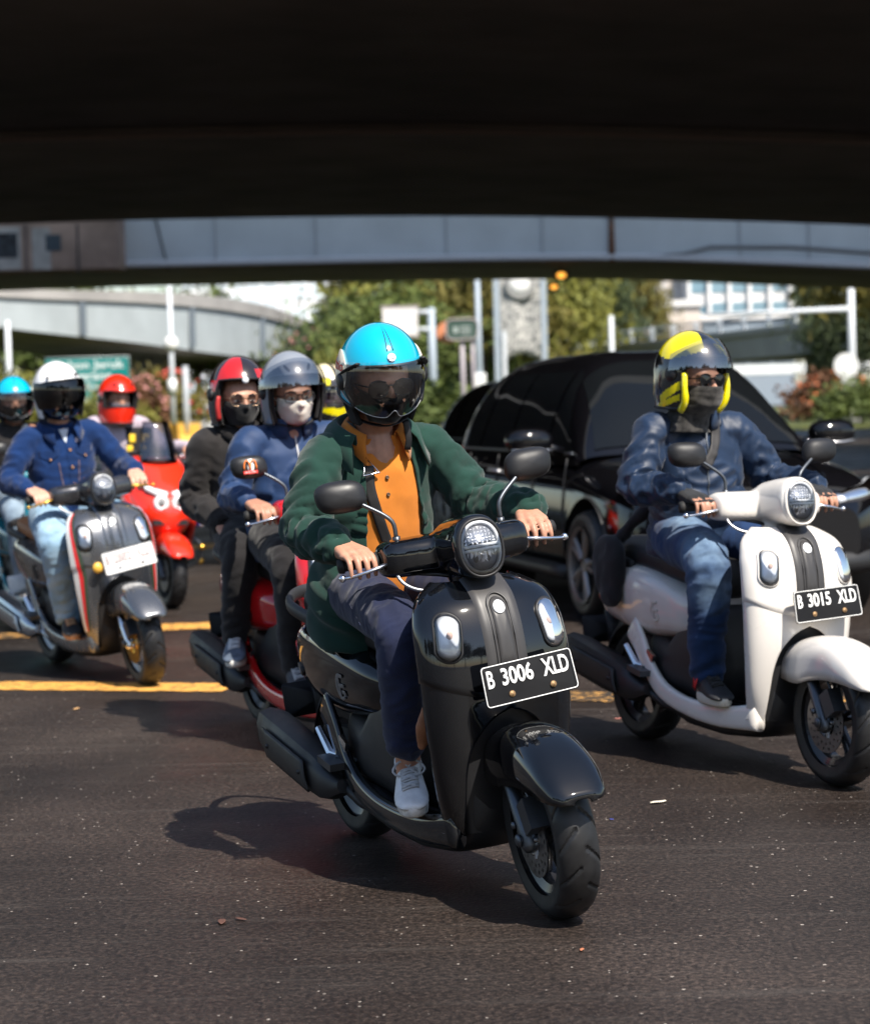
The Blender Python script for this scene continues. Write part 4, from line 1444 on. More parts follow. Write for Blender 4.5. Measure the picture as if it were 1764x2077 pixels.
    for s in (-1, 1):
        sh, el, wr = arms[s]; wr2 = wr+(el-wr)*c.get('cuff', .0); dn = (wr-el)/np.linalg.norm(wr-el); q = .042*c.get('sleeve', 1.0)
        part('cuff', G().tube([wr2-dn*.022, wr2-dn*.018, wr2+dn*.016, wr2+dn*.020, wr2+dn*.012], [q*.98, q*1.08, q*1.05, q*.98, q*.80], 20, cap=False), c['jacket'], t)
    V, N, F = remesh(jg, c['vox'], 6, .5)
    tors = [([pel+up*c['hem'], pel, pel+up*L*.5, nk], [.9, .9, .8, .35])]
    V = folds(V, N, slv+tors, c.get('fold', .012), lam=c.get('lam', .042), seed=c.get('seed', 0))
    V = rough_folds(V, N, c.get('rough', .004), (7, 7, 11), c.get('seed', 0))
    V = relax(V, F, 1)
    bvh_jk = None
    if c.get('open'):
        # open front: cut along two planes, keep the shell, turn the edges in
        (y0a, y0b), (y1a, y1b) = c['open']                               # right and left edge at neck, at hem
        me = make_mesh('jacket', (V, F)); bm = bmesh.new(); bm.from_mesh(me)
        zt, zb = nk[2], pel[2]-.12
        pls = []
        for ya, yb, sg in ((y0a, y1a, -1), (y0b, y1b, 1)):
            p = Vector((0, ya, zt)); d2 = Vector((0, yb-ya, zb-zt)); no = d2.cross(Vector((1, 0, 0))).normalized()
            if no.y*sg < 0:
                no = -no
            pls.append((p, no))
            bmesh.ops.bisect_plane(bm, geom=bm.verts[:]+bm.edges[:]+bm.faces[:], plane_co=p, plane_no=no, dist=1e-5)
        # neck hole and hem hole
        bmesh.ops.bisect_plane(bm, geom=bm.verts[:]+bm.edges[:]+bm.faces[:], plane_co=Vector((nk+up*.0).tolist()), plane_no=Vector(up.tolist()), dist=1e-5)
        hemp = pel+up*(c['hem']+.015)
        bmesh.ops.bisect_plane(bm, geom=bm.verts[:]+bm.edges[:]+bm.faces[:], plane_co=Vector(hemp.tolist()), plane_no=Vector(up.tolist()), dist=1e-5)
        kill = []
        for f in bm.faces:
            cc = f.calc_center_median(); a = np.array(cc)
            inwedge = all((cc-p).dot(no) < 0 for p, no in pls)
            xm = pel[0]+(cc.z-pel[2])*(up[0]/up[2])
            near = abs(a[1]) < .2 and np.linalg.norm(a[:2]-np.array([xm, 0])) < .3
            if inwedge and cc.x > xm+.01:
                kill.append(f)
            elif (a-nk).dot(up) > 0 and abs(a[1]) < .11:
                kill.append(f)
            elif (a-hemp).dot(up) < 0 and near and abs(a[0]-xm) < .25 and abs(a[1]) < .25:
                kill.append(f)
        bmesh.ops.delete(bm, geom=kill, context='FACES')
        bm.to_mesh(me); bm.free()
        me.polygons.foreach_set('use_smooth', [True]*len(me.polygons))
        jk = obj('jacket', me, c['jacket'], t, solid=.006, off=1)
        V2 = np.array([v.co[:] for v in me.vertices]); F2 = [list(p.vertices) for p in me.polygons]
        bvh_jk = bvh_of(V2, F2)
        # shirt underneath
        sg_ = torso(.925, hem=-.03, flare=.95)
        Vs, Ns, Fs = remesh(sg_, c['vox'], 6, .5)
        Vs = rough_folds(Vs, Ns, .007, (9, 11, 7), 4.0)
        bvh_sh = bvh_of(Vs, Fs)
        me = make_mesh('shirt', (Vs, Fs)); bm = bmesh.new(); bm.from_mesh(me)
        ymid = nk[1]+.004; ap = Vector((0, ymid, nk[2]-c.get('vee', .115)))
        pls = []
        for sg in (-1, 1):
            d2 = Vector((0, sg*.050, .105)); no = d2.cross(Vector((1, 0, 0))).normalized()
            if no.y*sg < 0:
                no = -no
            pls.append((ap, no)); bmesh.ops.bisect_plane(bm, geom=bm.verts[:]+bm.edges[:]+bm.faces[:], plane_co=ap, plane_no=no, dist=1e-5)
        bmesh.ops.bisect_plane(bm, geom=bm.verts[:]+bm.edges[:]+bm.faces[:], plane_co=Vector((nk-up*.012).tolist()), plane_no=Vector(up.tolist()), dist=1e-5)
        kill = []
        for f in bm.faces:
            cc = f.calc_center_median(); a = np.array(cc)
            if (a-nk+up*.012).dot(up) > 0 or (cc.z > ap.z and cc.x > nk[0] and all((cc-p).dot(no) < 0 for p, no in pls)):
                kill.append(f)
        bmesh.ops.delete(bm, geom=kill, context='FACES')
        bm.to_mesh(me); bm.free(); me.polygons.foreach_set('use_smooth', [True]*len(me.polygons))
        so = obj('shirt', me, c['shirt'], t, solid=.004, off=1)
    else:
        jk = part('jacket', (V, F), c['jacket'], t)
        bvh_jk = bvh_of(V, F); bvh_sh = bvh_jk; so = jk
    # ---------------- shoes
    for s in (-1, 1):
        hp, kn, an = legs[s]
        td = np.array([c['toe_dir'][0], s*c['toe_dir'][1], 0.]); td /= np.linalg.norm(td)
        shoe(t, an, td, c, s)
    return dict(t=t, HM=HM, jk=jk, so=so, tr=tr, body=bo, bvh_jk=bvh_jk, bvh_sh=bvh_sh, bvh_tr=bvh_tr, bvh_body=bvh_body, arms=arms, legs=legs, hands=hands, pel=pel, nk=nk, up=up, fw=fw, c=c)
def shoe(t, an, td, c, s):
    """Low trainer: upper and tongue as one skin, sole, toe cap, laces."""
    sd = np.array([-td[1], td[0], 0])
    z0 = an[2]-.105
    def W(x, y, z):
        return np.array([an[0], an[1], z0])+td*x+sd*y+np.array([0, 0, z])
    up = G(); rings = []
    for x, w, h0, h1 in ((-.072, .022, .03, .085), (-.060, .033, .022, .105), (-.03, .038, .02, .112), (.0, .040, .02, .112), (.04, .042, .02, .105), (.08, .046, .02, .088), (.12, .049, .02, .070), (.16, .048, .02, .056), (.19, .042, .02, .046), (.208, .028, .022, .036)):
        yy, zz = ring_se(24, w, (h1-h0)/2, 2.6)
        rings.append([W(x, y*(1-.25*max(0, z/((h1-h0)/2))), (h0+h1)/2+z) for y, z in zip(yy, zz)])
    up.loft(rings)
    up.tube([W(-.01, 0, .10), W(-.004, 0, .128)], [.046, .044], 18, squash=(1.05, .85))
    V, N, F = remesh(up, .006, 3, .5)
    sh = part('shoe', (V, F), c['shoe'], t)
    so = G(); n = 30; rings = []
    a = np.linspace(0, 2*PI, n, endpoint=False)
    prof = np.array([[.068+.142*math.cos(q), (.043+.007*math.cos(q))*math.sin(q)*(1.0+.08*math.sin(2*q))] for q in a])
    for k, z in ((.96, 0.0), (1.0, .006), (1.02, .018), (1.0, .030), (.9, .034)):
        rings.append([W((p[0]-.068)*k+.068, p[1]*k, z) for p in prof])
    so.loft(rings)
    part('sole', so, c['sole'], sh)
    la = G(); bv = bvh_of(V, F)
    def top(x, y):
        o = W(x, y, .3); h = bv.ray_cast(Vector(o), Vector((0, 0, -1)))
        return (np.array(h[0]) if h[0] is not None else W(x, y, .08))+np.array([0, 0, .004])
    for i in range(6):
        x = .040+i*.0165
        la.tube([top(x+.004*j*((-1)**i), (-.024+.012*j)) for j in range(5)], .0038, 6)
        la.tube([top(x+.012-.004*j, (-.024+.012*j)) for j in range(5)], .0034, 6)
    if c.get('bow'):
        for q in (-1, 1):
            la.tube(polyline([top(.040, 0), W(.035, q*.020, .128), W(.055, q*.045, .105), W(.062, q*.030, .092), top(.045, 0)], 14), .0034, 6)
    part('laces', la, c.get('lace', c['sole']), sh)
    if c.get('shoe_mark'):
        c['shoe_mark'](sh, W, s)
def collar_geo(nk, up, fw, r0=.066, h=.045, fall=.045, gap=28, spread=.030, point=.03, dz=-.01, ry=1.06, lean=0.0):
    """Turned-down collar round the neck, open in front by 2*gap degrees."""
    ph = np.linspace(R(gap), 2*PI-R(gap), 41); rows = []
    for p in ph:
        f = math.cos(p); o = np.array(nk)+up*dz+fw*(r0*f+.004)+np.array([0, 1, 0])*(r0*ry*math.sin(p)) + up*(-.028*max(0, f)**1.5)
        rad = fw*f+np.array([0, 1, 0])*math.sin(p)
        e = math.exp(-((min(p-R(gap), 2*PI-R(gap)-p))/.35)**2)
        rows.append([o-up*.01, o+up*h*.55+rad*.003, o+up*h+rad*.006, o+up*(h+.002)+rad*.013, o+up*(h*.5)+rad*(.010+spread*.6), o+up*(h-fall-point*e*.6)+rad*(.012+spread)+fw*(point*.5*e)])
    return G().grid(rows, flip=True)
def stand_collar(nk, up, fw, r0=.072, h=.055, gap=8, dz=-.015, out=.008):
    ph = np.linspace(R(gap), 2*PI-R(gap), 41); rows = []
    for p in ph:
        f = math.cos(p); rad = fw*f+np.array([0, 1, 0])*math.sin(p)
        o = np.array(nk)+up*dz+rad*r0+up*(-.022*max(0, f))
        rows.append([o-up*.012+rad*.012, o+up*h*.4+rad*.004, o+up*h+rad*out, o+up*(h-.003)+rad*(out-.006)])
    return G().grid(rows, flip=True)
def face_mask(P, m, z0=-.012, z1=-.105, off=.006, name='face_mask', pleat=0.0, beak=0.0):
    """Cloth mask laid over nose, mouth and chin, with ear loops."""
    HM = P['HM']; inv = HM.inverted(); bv = P['bvh_body']; R3 = HM.to_3x3()
    rows = []
    for z in np.linspace(z0, z1, 22):
        row = []
        for y in np.linspace(-.070, .070, 35):
            if z < -.05:
                y = y*(1-.35*((-.05-z)/.055))
            zz = z+(.010*(abs(y)/.066)**2 if z > -.03 else 0)
            o = HM @ Vector((.25, y, zz)); d = R3 @ Vector((-1, 0, 0)); h = bv.ray_cast(o, d.normalized())
            if h[0] is None or (inv @ h[0]).x < .0:
                p = Vector((.012, y*1.04, zz))
            else:
                p = inv @ h[0]
            k = off+beak*math.exp(-(y/.03)**2-((z+.045)/.035)**2)+pleat*math.sin(z*260)*math.exp(-(y/.05)**2)
            row.append([p.x+k, p.y*1.05, p.z])
        rows.append(row)
    A = np.array(rows)
    for _ in range(9):
        B = A.copy(); B[1:-1] = .5*A[1:-1]+.25*(A[:-2]+A[2:]); B[:, 1:-1] = .5*B[:, 1:-1]+.25*(B[:, :-2]+B[:, 2:]); A = np.maximum(A, B) if False else B
        A[:, :, 0] = np.maximum(A[:, :, 0], np.array(rows)[:, :, 0]-.006)
    mk = part(name, G().grid(A), m, P['t'], M=HM, solid=.002)
    g = G()
    for s in (-1, 1):
        g.tube(polyline([[.045, s*.068, -.018], [.01, s*.082, .0], [-.02, s*.085, .004]], 8), .0016, 6)
        g.tube(polyline([[.035, s*.055, -.085], [.0, s*.080, -.03], [-.02, s*.085, 0]], 8), .0016, 6)
    part('ear_loop', g, m, mk)
    return mk
def eyewear(P, frame, lens, w=.027, h=.020, name='sunglasses', wire=.0022, x=.1):
    HM = P['HM']
    fr = part(name, G().tube([[x-.002, -.010, .012], [x+.002, 0, .016], [x-.002, .010, .012]], wire*1.3, 8), frame, P['t'], M=HM)
    for s in (-1, 1):
        yy, zz = ring_se(28, w, h, 2.6)
        zz = zz+.004*np.clip(zz/h, 0, 1)*(1+s*yy/w)
        O = np.stack([x-.004-.10*np.abs(yy+s*.034)**1.3*.9, yy*(1-.08*(zz < 0))+s*.036, zz+.002], 1)
        part('frame_rim', G().tube(np.vstack([O, O[:2]]), wire, 8, cap=False), frame, fr)
        part('lens', G().loft([O, O*.5+O.mean(0)*.5+np.array([.002, 0, 0]), O*.03+O.mean(0)*.97+np.array([.003, 0, 0])], cap=False, flip=True), lens, fr)
        part('temple', G().tube(polyline([[x-.012, s*.063, .012], [.03, s*.080, .008], [-.02, s*.083, .004]], 8), wire*1.1, 8), frame, fr)
    return fr
def eyes(P):
    """Brows, and the eyes between the lids."""
    HM = P['HM']; wh = mat('eye_white', (.42, .38, .35), .35); ir = mat('eye_dark', (.02, .012, .01), .2); hr = mat('brow_hair', (.012, .01, .009), .8)
    for s in (-1, 1):
        e = part('eye', G().ell([.079, s*.031, .0], [.012, .0135, .0046], 16, 10), wh, P['body'], M=HM)
        part('iris', G().ell([.0885, s*.031, .0], [.004, .0058, .0055], 12, 8), ir, P['body'], M=HM)
        part('eyebrow', G().tube(polyline([[.097, s*.014, .024], [.094, s*.034, .029], [.078, s*.052, .024]], 10), [.003]*3+[.0038]*4+[.0022]*3, 6, squash=(.6, 1.2)), hr, P['body'], M=HM)
# ------------------------------------------------------------------ the setting
def asphalt():
    m = bpy.data.materials.new('asphalt'); m.use_nodes = True; nt = m.node_tree; b = nt.nodes['Principled BSDF']
    N = nt.nodes.new; Lk = nt.links.new
    tc = N('ShaderNodeTexCoord')
    def noise(scale, detail=4, rough=.6):
        n = N('ShaderNodeTexNoise'); n.inputs['Scale'].default_value = scale; n.inputs['Detail'].default_value = detail; n.inputs['Roughness'].default_value = rough
        Lk(tc.outputs['Object'], n.inputs['Vector']); return n.outputs['Fac']
    def ramp(src, stops):
        r = N('ShaderNodeValToRGB'); Lk(src, r.inputs['Fac'])
        while len(r.color_ramp.elements) < len(stops):
            r.color_ramp.elements.new(.5)
        for e, (p, c) in zip(r.color_ramp.elements, stops):
            e.position = p; e.color = (*c, 1) if len(c) == 3 else c
        return r.outputs['Color']
    def mixc(fac, a, c):
        x = N('ShaderNodeMix'); x.data_type = 'RGBA'
        Lk(fac, x.inputs[0]); Lk(a, x.inputs[6]); Lk(c, x.inputs[7]); return x.outputs[2]
    big = ramp(noise(.55, 6, .65), [(.32, (.0135, .0100, .0085)), (.52, (.027, .0205, .0175)), (.70, (.048, .0370, .0315))])
    fine = ramp(noise(58, 9, .85), [(.40, (.22, .22, .22)), (.5, (.85, .83, .81)), (.60, (2.6, 2.45, 2.3))])
    mul = N('ShaderNodeMix'); mul.data_type = 'RGBA'; mul.blend_type = 'MULTIPLY'; mul.inputs[0].default_value = 1
    Lk(big, mul.inputs[6]); Lk(fine, mul.inputs[7])
    # pale aggregate specks, with the sparkle of wet stones painted into the colour
    vo = N('ShaderNodeTexVoronoi'); vo.inputs['Scale'].default_value = 70; Lk(tc.outputs['Object'], vo.inputs['Vector'])
    sep = N('ShaderNodeSeparateColor'); Lk(vo.outputs['Color'], sep.inputs[0])
    gt = N('ShaderNodeMath'); gt.operation = 'GREATER_THAN'; gt.inputs[1].default_value = .91; Lk(sep.outputs[0], gt.inputs[0])
    lt = N('ShaderNodeMath'); lt.operation = 'LESS_THAN'; lt.inputs[1].default_value = .26; Lk(vo.outputs['Distance'], lt.inputs[0])
    sz = N('ShaderNodeMath'); sz.operation = 'MULTIPLY'; sz.inputs[1].default_value = .34; Lk(sep.outputs[1], sz.inputs[0]); Lk(sz.outputs[0], lt.inputs[1])
    an0 = N('ShaderNodeMath'); an0.operation = 'MULTIPLY'; Lk(gt.outputs[0], an0.inputs[0]); Lk(lt.outputs[0], an0.inputs[1])
    pw = N('ShaderNodeMath'); pw.operation = 'POWER'; pw.inputs[1].default_value = 2.0; Lk(sep.outputs[2], pw.inputs[0])
    an = N('ShaderNodeMath'); an.operation = 'MULTIPLY'; Lk(an0.outputs[0], an.inputs[0]); Lk(pw.outputs[0], an.inputs[1])
    st = N('ShaderNodeRGB'); st.outputs[0].default_value = (.42, .37, .32, 1)
    c1 = mixc(an.outputs[0], mul.outputs[2], st.outputs[0])
    # scuffs along the lane
    mp = N('ShaderNodeMapping'); mp.inputs['Rotation'].default_value = (0, 0, R(63)); mp.inputs['Scale'].default_value = (.35, 5.0, 1); Lk(tc.outputs['Object'], mp.inputs[0])
    sn = N('ShaderNodeTexNoise'); sn.inputs['Scale'].default_value = 2.2; sn.inputs['Detail'].default_value = 8; sn.inputs['Roughness'].default_value = .7; Lk(mp.outputs[0], sn.inputs['Vector'])
    sf = ramp(sn.outputs['Fac'], [(.54, (0, 0, 0)), (.74, (.55, .55, .55))])
    sc = N('ShaderNodeRGB'); sc.outputs[0].default_value = (.075, .064, .056, 1)
    c2 = mixc(sf, c1, sc.outputs[0])
    Lk(c2, b.inputs['Base Color'])
    rg = N('ShaderNodeMapRange'); Lk(noise(.9, 5, .6), rg.inputs[0]); rg.inputs[1].default_value = .36; rg.inputs[2].default_value = .62; rg.inputs[3].default_value = .34; rg.inputs[4].default_value = .62
    Lk(rg.outputs[0], b.inputs['Roughness'])
    _inp(b, ['Specular IOR Level'], .30)
    bp = N('ShaderNodeBump'); bp.inputs['Strength'].default_value = .55; bp.inputs['Distance'].default_value = .004
    ad = N('ShaderNodeMath'); Lk(noise(150, 3, .7), ad.inputs[0]); Lk(vo.outputs['Distance'], ad.inputs[1]); Lk(ad.outputs[0], bp.inputs['Height'])
    Lk(bp.outputs['Normal'], b.inputs['Normal'])
    return m
M_ROAD = asphalt()
g = G(); g.grid([[[-400, -120, 0], [-400, 900, 0]], [[400, -120, 0], [400, 900, 0]]], flip=True)
tag(obj('road', make_mesh('road', g), M_ROAD), kind='structure')
def paint_mat(name, col, wear):
    m = bpy.data.materials.new(name); m.use_nodes = True; nt = m.node_tree; b = nt.nodes['Principled BSDF']
    tc = nt.nodes.new('ShaderNodeTexCoord'); n = nt.nodes.new('ShaderNodeTexNoise'); n.inputs['Scale'].default_value = 16; n.inputs['Detail'].default_value = 8; n.inputs['Roughness'].default_value = .75
    nt.links.new(tc.outputs['Object'], n.inputs['Vector'])
    r = nt.nodes.new('ShaderNodeValToRGB'); r.color_ramp.elements[0].position = wear; r.color_ramp.elements[0].color = (.03, .025, .02, 1)
    r.color_ramp.elements[1].position = wear+.09; r.color_ramp.elements[1].color = (*col, 1)
    nt.links.new(n.outputs['Fac'], r.inputs['Fac']); nt.links.new(r.outputs['Color'], b.inputs['Base Color'])
    b.inputs['Roughness'].default_value = .55
    return m
M_YELLOW = paint_mat('road_paint_yellow', (.72, .36, .075), .40)
M_YELLOW2 = paint_mat('road_paint_yellow_worn', (.62, .32, .08), .50)
def stripe(p0, p1, w, m, k=0):
    p0 = np.array(p0); p1 = np.array(p1); d = p1-p0; L = np.linalg.norm(d); d /= L; nrm = np.array([-d[1], d[0], 0]); n = max(8, int(L/.06))
    rr = np.random.default_rng(k+5); rows = []
    for i in range(n+1):
        p = p0+d*L*i/n; a, b2 = rr.uniform(-.012, .012, 2)
        rows.append([[*(p-nrm*(w/2+a))[:2], .004], [*(p+nrm*(w/2+b2))[:2], .004]])
    tag(obj('lane_marking', make_mesh('lane_marking', G().grid(rows)), m), kind='structure')
stripe(ground(-120, 1391), ground(470, 1396), .30, M_YELLOW, 1)
stripe(ground(1130, 1412), ground(1262, 1416), .32, M_YELLOW2, 2)
stripe(ground(-160, 1299), ground(140, 1284), .34, M_YELLOW2, 3)
stripe(ground(300, 1274), ground(500, 1267), .38, M_YELLOW, 4)
stripe(ground(330, 1112), ground(470, 1107), .8, M_YELLOW, 5)
stripe(ground(1262, 1416)+np.array([.9, -.25, 0]), ground(1262, 1416)+np.array([4.4, -1.3, 0]), .18, M_YELLOW2, 6)

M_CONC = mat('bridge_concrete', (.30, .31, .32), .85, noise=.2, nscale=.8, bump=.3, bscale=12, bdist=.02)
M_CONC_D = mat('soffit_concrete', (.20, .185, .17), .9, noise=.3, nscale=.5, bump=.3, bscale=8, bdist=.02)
M_CONC_B = mat('girder_concrete', (.60, .645, .68), .85, noise=.10, nscale=.6, bump=.2, bscale=10, bdist=.02)
M_CONC_W = mat('ramp_concrete', (.36, .40, .415), .85, noise=.10, nscale=.7)
M_BROWN = mat('stained_concrete', (.33, .235, .185), .9, noise=.4, nscale=.9)
M_POLE = mat('galvanised_steel', (.42, .45, .48), .55, .0, noise=.15, nscale=4)
M_POLE_W = mat('pole_white', (.62, .66, .70), .5)
M_RUSTP = mat('rusty_pipe', (.16, .075, .04), .8, noise=.5, nscale=6)
M_DARK = mat('dark_paint', (.03, .03, .032), .6)
def deck(name, label, bottom, Yb, h, depth, m_face, m_soffit, cat='bridge', bevel=True):
    """A viaduct deck: its near lower edge follows the picture's curve at its own distance; depth metres wide, h metres tall."""
    P = np.array([at_depth(px, py, Yb(px) if callable(Yb) else Yb) for px, py in bottom])
    o = thing(name, label, cat, loc=(float(P[len(P)//2][0]), float(P[len(P)//2][1]), 0))
    iv = np.array(o.location)
    Q = polyline(P, 40)-iv
    g = G()
    up = np.array([0, 0, h]); bk = np.array([0, depth, 0])
    g.grid([[q, q+up] for q in Q], 0)                                       # near face
    g.grid([[q+bk, q+bk+up] for q in Q], 0, flip=True)
    g.grid([[q+up, q+up+bk] for q in Q], 0)
    part('girder', g, m_face, o, smooth=False)
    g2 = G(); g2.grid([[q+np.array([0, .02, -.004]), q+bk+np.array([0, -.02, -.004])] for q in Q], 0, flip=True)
    part('soffit', g2, m_soffit, o, smooth=False)
    return o, Q, P
def xs(a, b, n=9):
    return np.linspace(a, b, n)
# near viaduct: its soffit fills the top of the view
ya = spl([-1500, 0, 860, 1764, 3300], [330, 270, 252, 275, 345])
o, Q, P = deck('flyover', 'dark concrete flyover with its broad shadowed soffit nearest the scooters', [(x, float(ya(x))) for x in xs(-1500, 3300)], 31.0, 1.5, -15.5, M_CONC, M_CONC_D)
part('drip_beam', G().tube(Q+np.array([0, .15, .04]), .16, 8), mat('beam_concrete', (.55, .47, .42), .9), o)
part('drain_pipe', G().tube(Q+np.array([0, -.35, -.06]), .05, 8), M_CONC_D, o)
yb = spl([-1500, 0, 700, 1240, 1764, 3300], [520, 452, 436, 439, 455, 530])
o, Q, P = deck('flyover', 'second dark flyover deck, between the nearest soffit and the pale girder', [(x, float(yb(x))) for x in xs(-1500, 3300)], 50.0, 1.6, -16.5, M_CONC, M_CONC_D)
part('edge_beam', G().tube(Q+np.array([0, .1, .2]), .22, 8), M_CONC_D, o)
yc = spl([-1500, 0, 250, 640, 1240, 1764, 3300], [610, 551, 543, 536, 528, 546, 620])
oC, QC, PC = deck('flyover', 'pale blue-grey girder flyover crossing behind the dark decks', [(x, float(yc(x))) for x in xs(-1500, 3300, 13)], 62.0, 2.0, 9.6, M_CONC_B, M_CONC_D)
part('flange', G().tube(QC+np.array([0, -.06, .10]), .10, 8), mat('flange_concrete', (.66, .67, .70), .8), oC)
ivC = np.array(oC.location)
def onC(px, py, dy=-.05):
    return at_depth(px, py, 62.0+dy)-ivC
part('rusty_downpipe', G().tube([onC(1239, 436), onC(1241, 530)], [.07, .10], 8), M_RUSTP, oC)
part('conduit', G().tube([onC(x, y, -.08) for x, y in ((1256, 520), (1340, 519), (1385, 515), (1440, 500), (1600, 500), (1780, 512), (1900, 522))], .06, 8), mat('conduit_grey', (.28, .29, .30), .7), oC)
part('cable', G().tube([onC(x, y, -.06) for x, y in ((314, 440), (322, 470), (332, 510), (342, 548))], .022, 6), M_DARK, oC)
for x in (436, 640, 905, 1100, 1500, 1640):
    part('panel_joint', G().box((onC(x, 440)+onC(x, 530))/2+np.array([0, .03, 0]), [.05, .05, 1.25]), mat('joint_grey', (.46, .48, .50), .9), oC, smooth=False)
# stained pier head with posters at the end of the girder
c0 = at_depth(-140, 552, 60.6); c1 = at_depth(246, 546, 60.6)
t = thing('pier_head', 'brown stained concrete pier head with faded posters beside the pale girder', 'pier', loc=((c0[0]+c1[0])/2, 60.9, 0))
iv = np.array(t.location)
wid = c1[0]-c0[0]
part('block', G().box([0, 0, (c0[2]+c1[2])/2+.75], [wid, 1.3, 1.55]), M_BROWN, t, smooth=False, bevel=.04)
part('column', G().box([-4.2, 5.4, (c0[2])/2], [1.6, 1.2, c0[2]]), M_CONC, t, smooth=False, bevel=.05)
part('corbel', G().box([-4.2, 3.0, c0[2]+.5], [1.4, 5.4, .9]), M_CONC, t, smooth=False)
def onP(px, py, dy=-.69):
    p = at_depth(px, py, 60.9+dy)-iv; return p
for nm, (x0, y0, x1, y1), mm in (('poster', (-60, 462, 44, 546), mat('poster_pale', (.42, .40, .37), .8, noise=.35, nscale=1.5)), ('poster', (64, 462, 104, 546), mat('poster_pale', (.42, .40, .37), .8)), ('poster_dark', (-60, 474, 36, 522), mat('poster_black', (.03, .035, .04), .7, noise=.8, nscale=4)), ('poster_dark', (92, 476, 124, 508), mat('poster_slate', (.05, .07, .085), .7))):
    a = onP(x0, y0, -.69 if nm == 'poster' else -.705); b = onP(x1, y1, -.69 if nm == 'poster' else -.705)
    part('poster', G().box((a+b)/2, [abs(b[0]-a[0]), .012, abs(b[2]-a[2])]), mm, t, smooth=False)
part('panel_joint', G().box(onP(53, 504, -.66), [.05, .03, 1.3]), M_DARK, t, smooth=False)
part('panel_joint', G().box(onP(158, 504, -.66), [.05, .03, 1.3]), M_DARK, t, smooth=False)
# unseen upper deck, added far overhead to shade the pale girder
o = thing('flyover', 'unseen upper deck added above the other decks to shade the pale girder', 'bridge', loc=(4, 55.5, 0))
part('girder', G().box([0, 0, 13.6], [110, 9.5, 1.6]), M_CONC, o, smooth=False)
for x in (-38, 40):
    part('column', G().box([x, 0, 6.4], [2.0, 2.0, 12.8]), M_CONC, o, smooth=False, bevel=.1)
# curved ramp on the far side
def ramp(name, label, pts, depth_m, mface, rail=None, thick_back=7.0):
    P = [(at_depth(x, yb_, d), at_depth(x, yt, d)) for x, yt, yb_, d in pts]
    org = P[0][0].copy(); org[2] = 0
    t = thing(name, label, 'bridge', loc=org.tolist())
    B = polyline([p[0] for p in P], 36)-org; T = polyline([p[1] for p in P], 36)-org
    D = np.gradient(B, axis=0); D[:, 2] = 0; D /= np.linalg.norm(D, axis=1)[:, None]; Nn = np.stack([-D[:, 1], D[:, 0], D[:, 2]*0], 1)
    Nn *= np.sign(Nn[:, 1])[:, None]
    bk = Nn*thick_back
    H = (T-B)
    g = G(); g.grid(np.stack([B, B+H*.78], 1), flip=True); part('girder', g, mface, t, smooth=False)
    g = G(); g.grid(np.stack([B+H*.78-Nn*.12, B+H*.78-Nn*.12+np.array([0, 0, .12]), T-Nn*.12, T+Nn*.2, B+H*.72+Nn*.2], 1), flip=True); part('parapet', g, mat('parapet_grey', (.34, .325, .31), .85, noise=.15, nscale=.6), t, smooth=False)
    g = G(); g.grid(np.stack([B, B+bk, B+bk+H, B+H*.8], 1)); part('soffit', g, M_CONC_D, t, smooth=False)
    return t, B, T, Nn, org
t, B, T, Nn, org = ramp('ramp_bridge', 'pale curving ramp bridge descending behind the girder flyover', [(-260, 560, 628, 80), (-100, 578, 650, 81), (0, 585, 664, 82), (120, 588, 678, 84), (250, 590, 692, 87), (400, 598, 712, 92), (520, 616, 728, 99), (600, 642, 738, 108), (650, 664, 742, 118)], 8, M_CONC_W)
for k in (7, 13, 20, 26, 31):
    part('joint', G().box((B[k]+T[k])/2-Nn[k]*.1-np.array([0, 0, .2]), [.22, .22, (T[k]-B[k])[2]*.72]), mat('joint_slate', (.13, .16, .19), .8), t, smooth=False)
for k in (2, 16, 29):
    part('column', G().tube([B[k]+Nn[k]*3.5, (B[k]+Nn[k]*3.5)*np.array([1, 1, 0])], [.8, .8], 12), M_CONC, t)
t, B, T, Nn, org = ramp('ramp_bridge', 'grey ramp bridge with white railing posts rising behind the black cars', [(1120, 716, 748, 130), (1200, 702, 744, 124), (1330, 690, 738, 116), (1480, 672, 730, 108), (1650, 650, 716, 100), (1850, 625, 700, 93), (2100, 595, 680, 88)], 8, mat('ramp_grey', (.33, .32, .31), .85, noise=.15, nscale=.5))
for k in range(1, 36, 2):
    p = T[k]
    part('railing_post', G().box(p+np.array([0, 0, .34]), [.20, .16, .72]), M_POLE_W, t, smooth=False)
for dz in (.32, .62):
    part('handrail', G().tube(T+np.array([0, 0, dz]), .045, 6), mat('rail_blue_grey', (.30, .36, .42), .5), t)
for k in (6, 20, 30):
    part('column', G().tube([B[k]+Nn[k]*3.5, (B[k]+Nn[k]*3.5)*np.array([1, 1, 0])], [.8, .8], 12), M_CONC, t)
# far white footbridge beyond the grey ramp
a = at_depth(1440, 762, 150); b = at_depth(1690, 736, 150)
t = thing('footbridge', 'white far-off footbridge beam under the grey ramp', 'bridge', loc=((a[0]+b[0])/2+4, 150, 0))
part('beam', G().box([0, 0, (a[2]+b[2])/2], [b[0]-a[0]+12, 3, abs(a[2]-b[2])]), mat('white_steel', (.74, .76, .78), .5), t, smooth=False)
for x in (-6.5, 1.6):
    part('column', G().box([x, 0, a[2]/2], [.9, .9, a[2]]), mat('white_steel', (.74, .76, .78), .5), t, smooth=False)

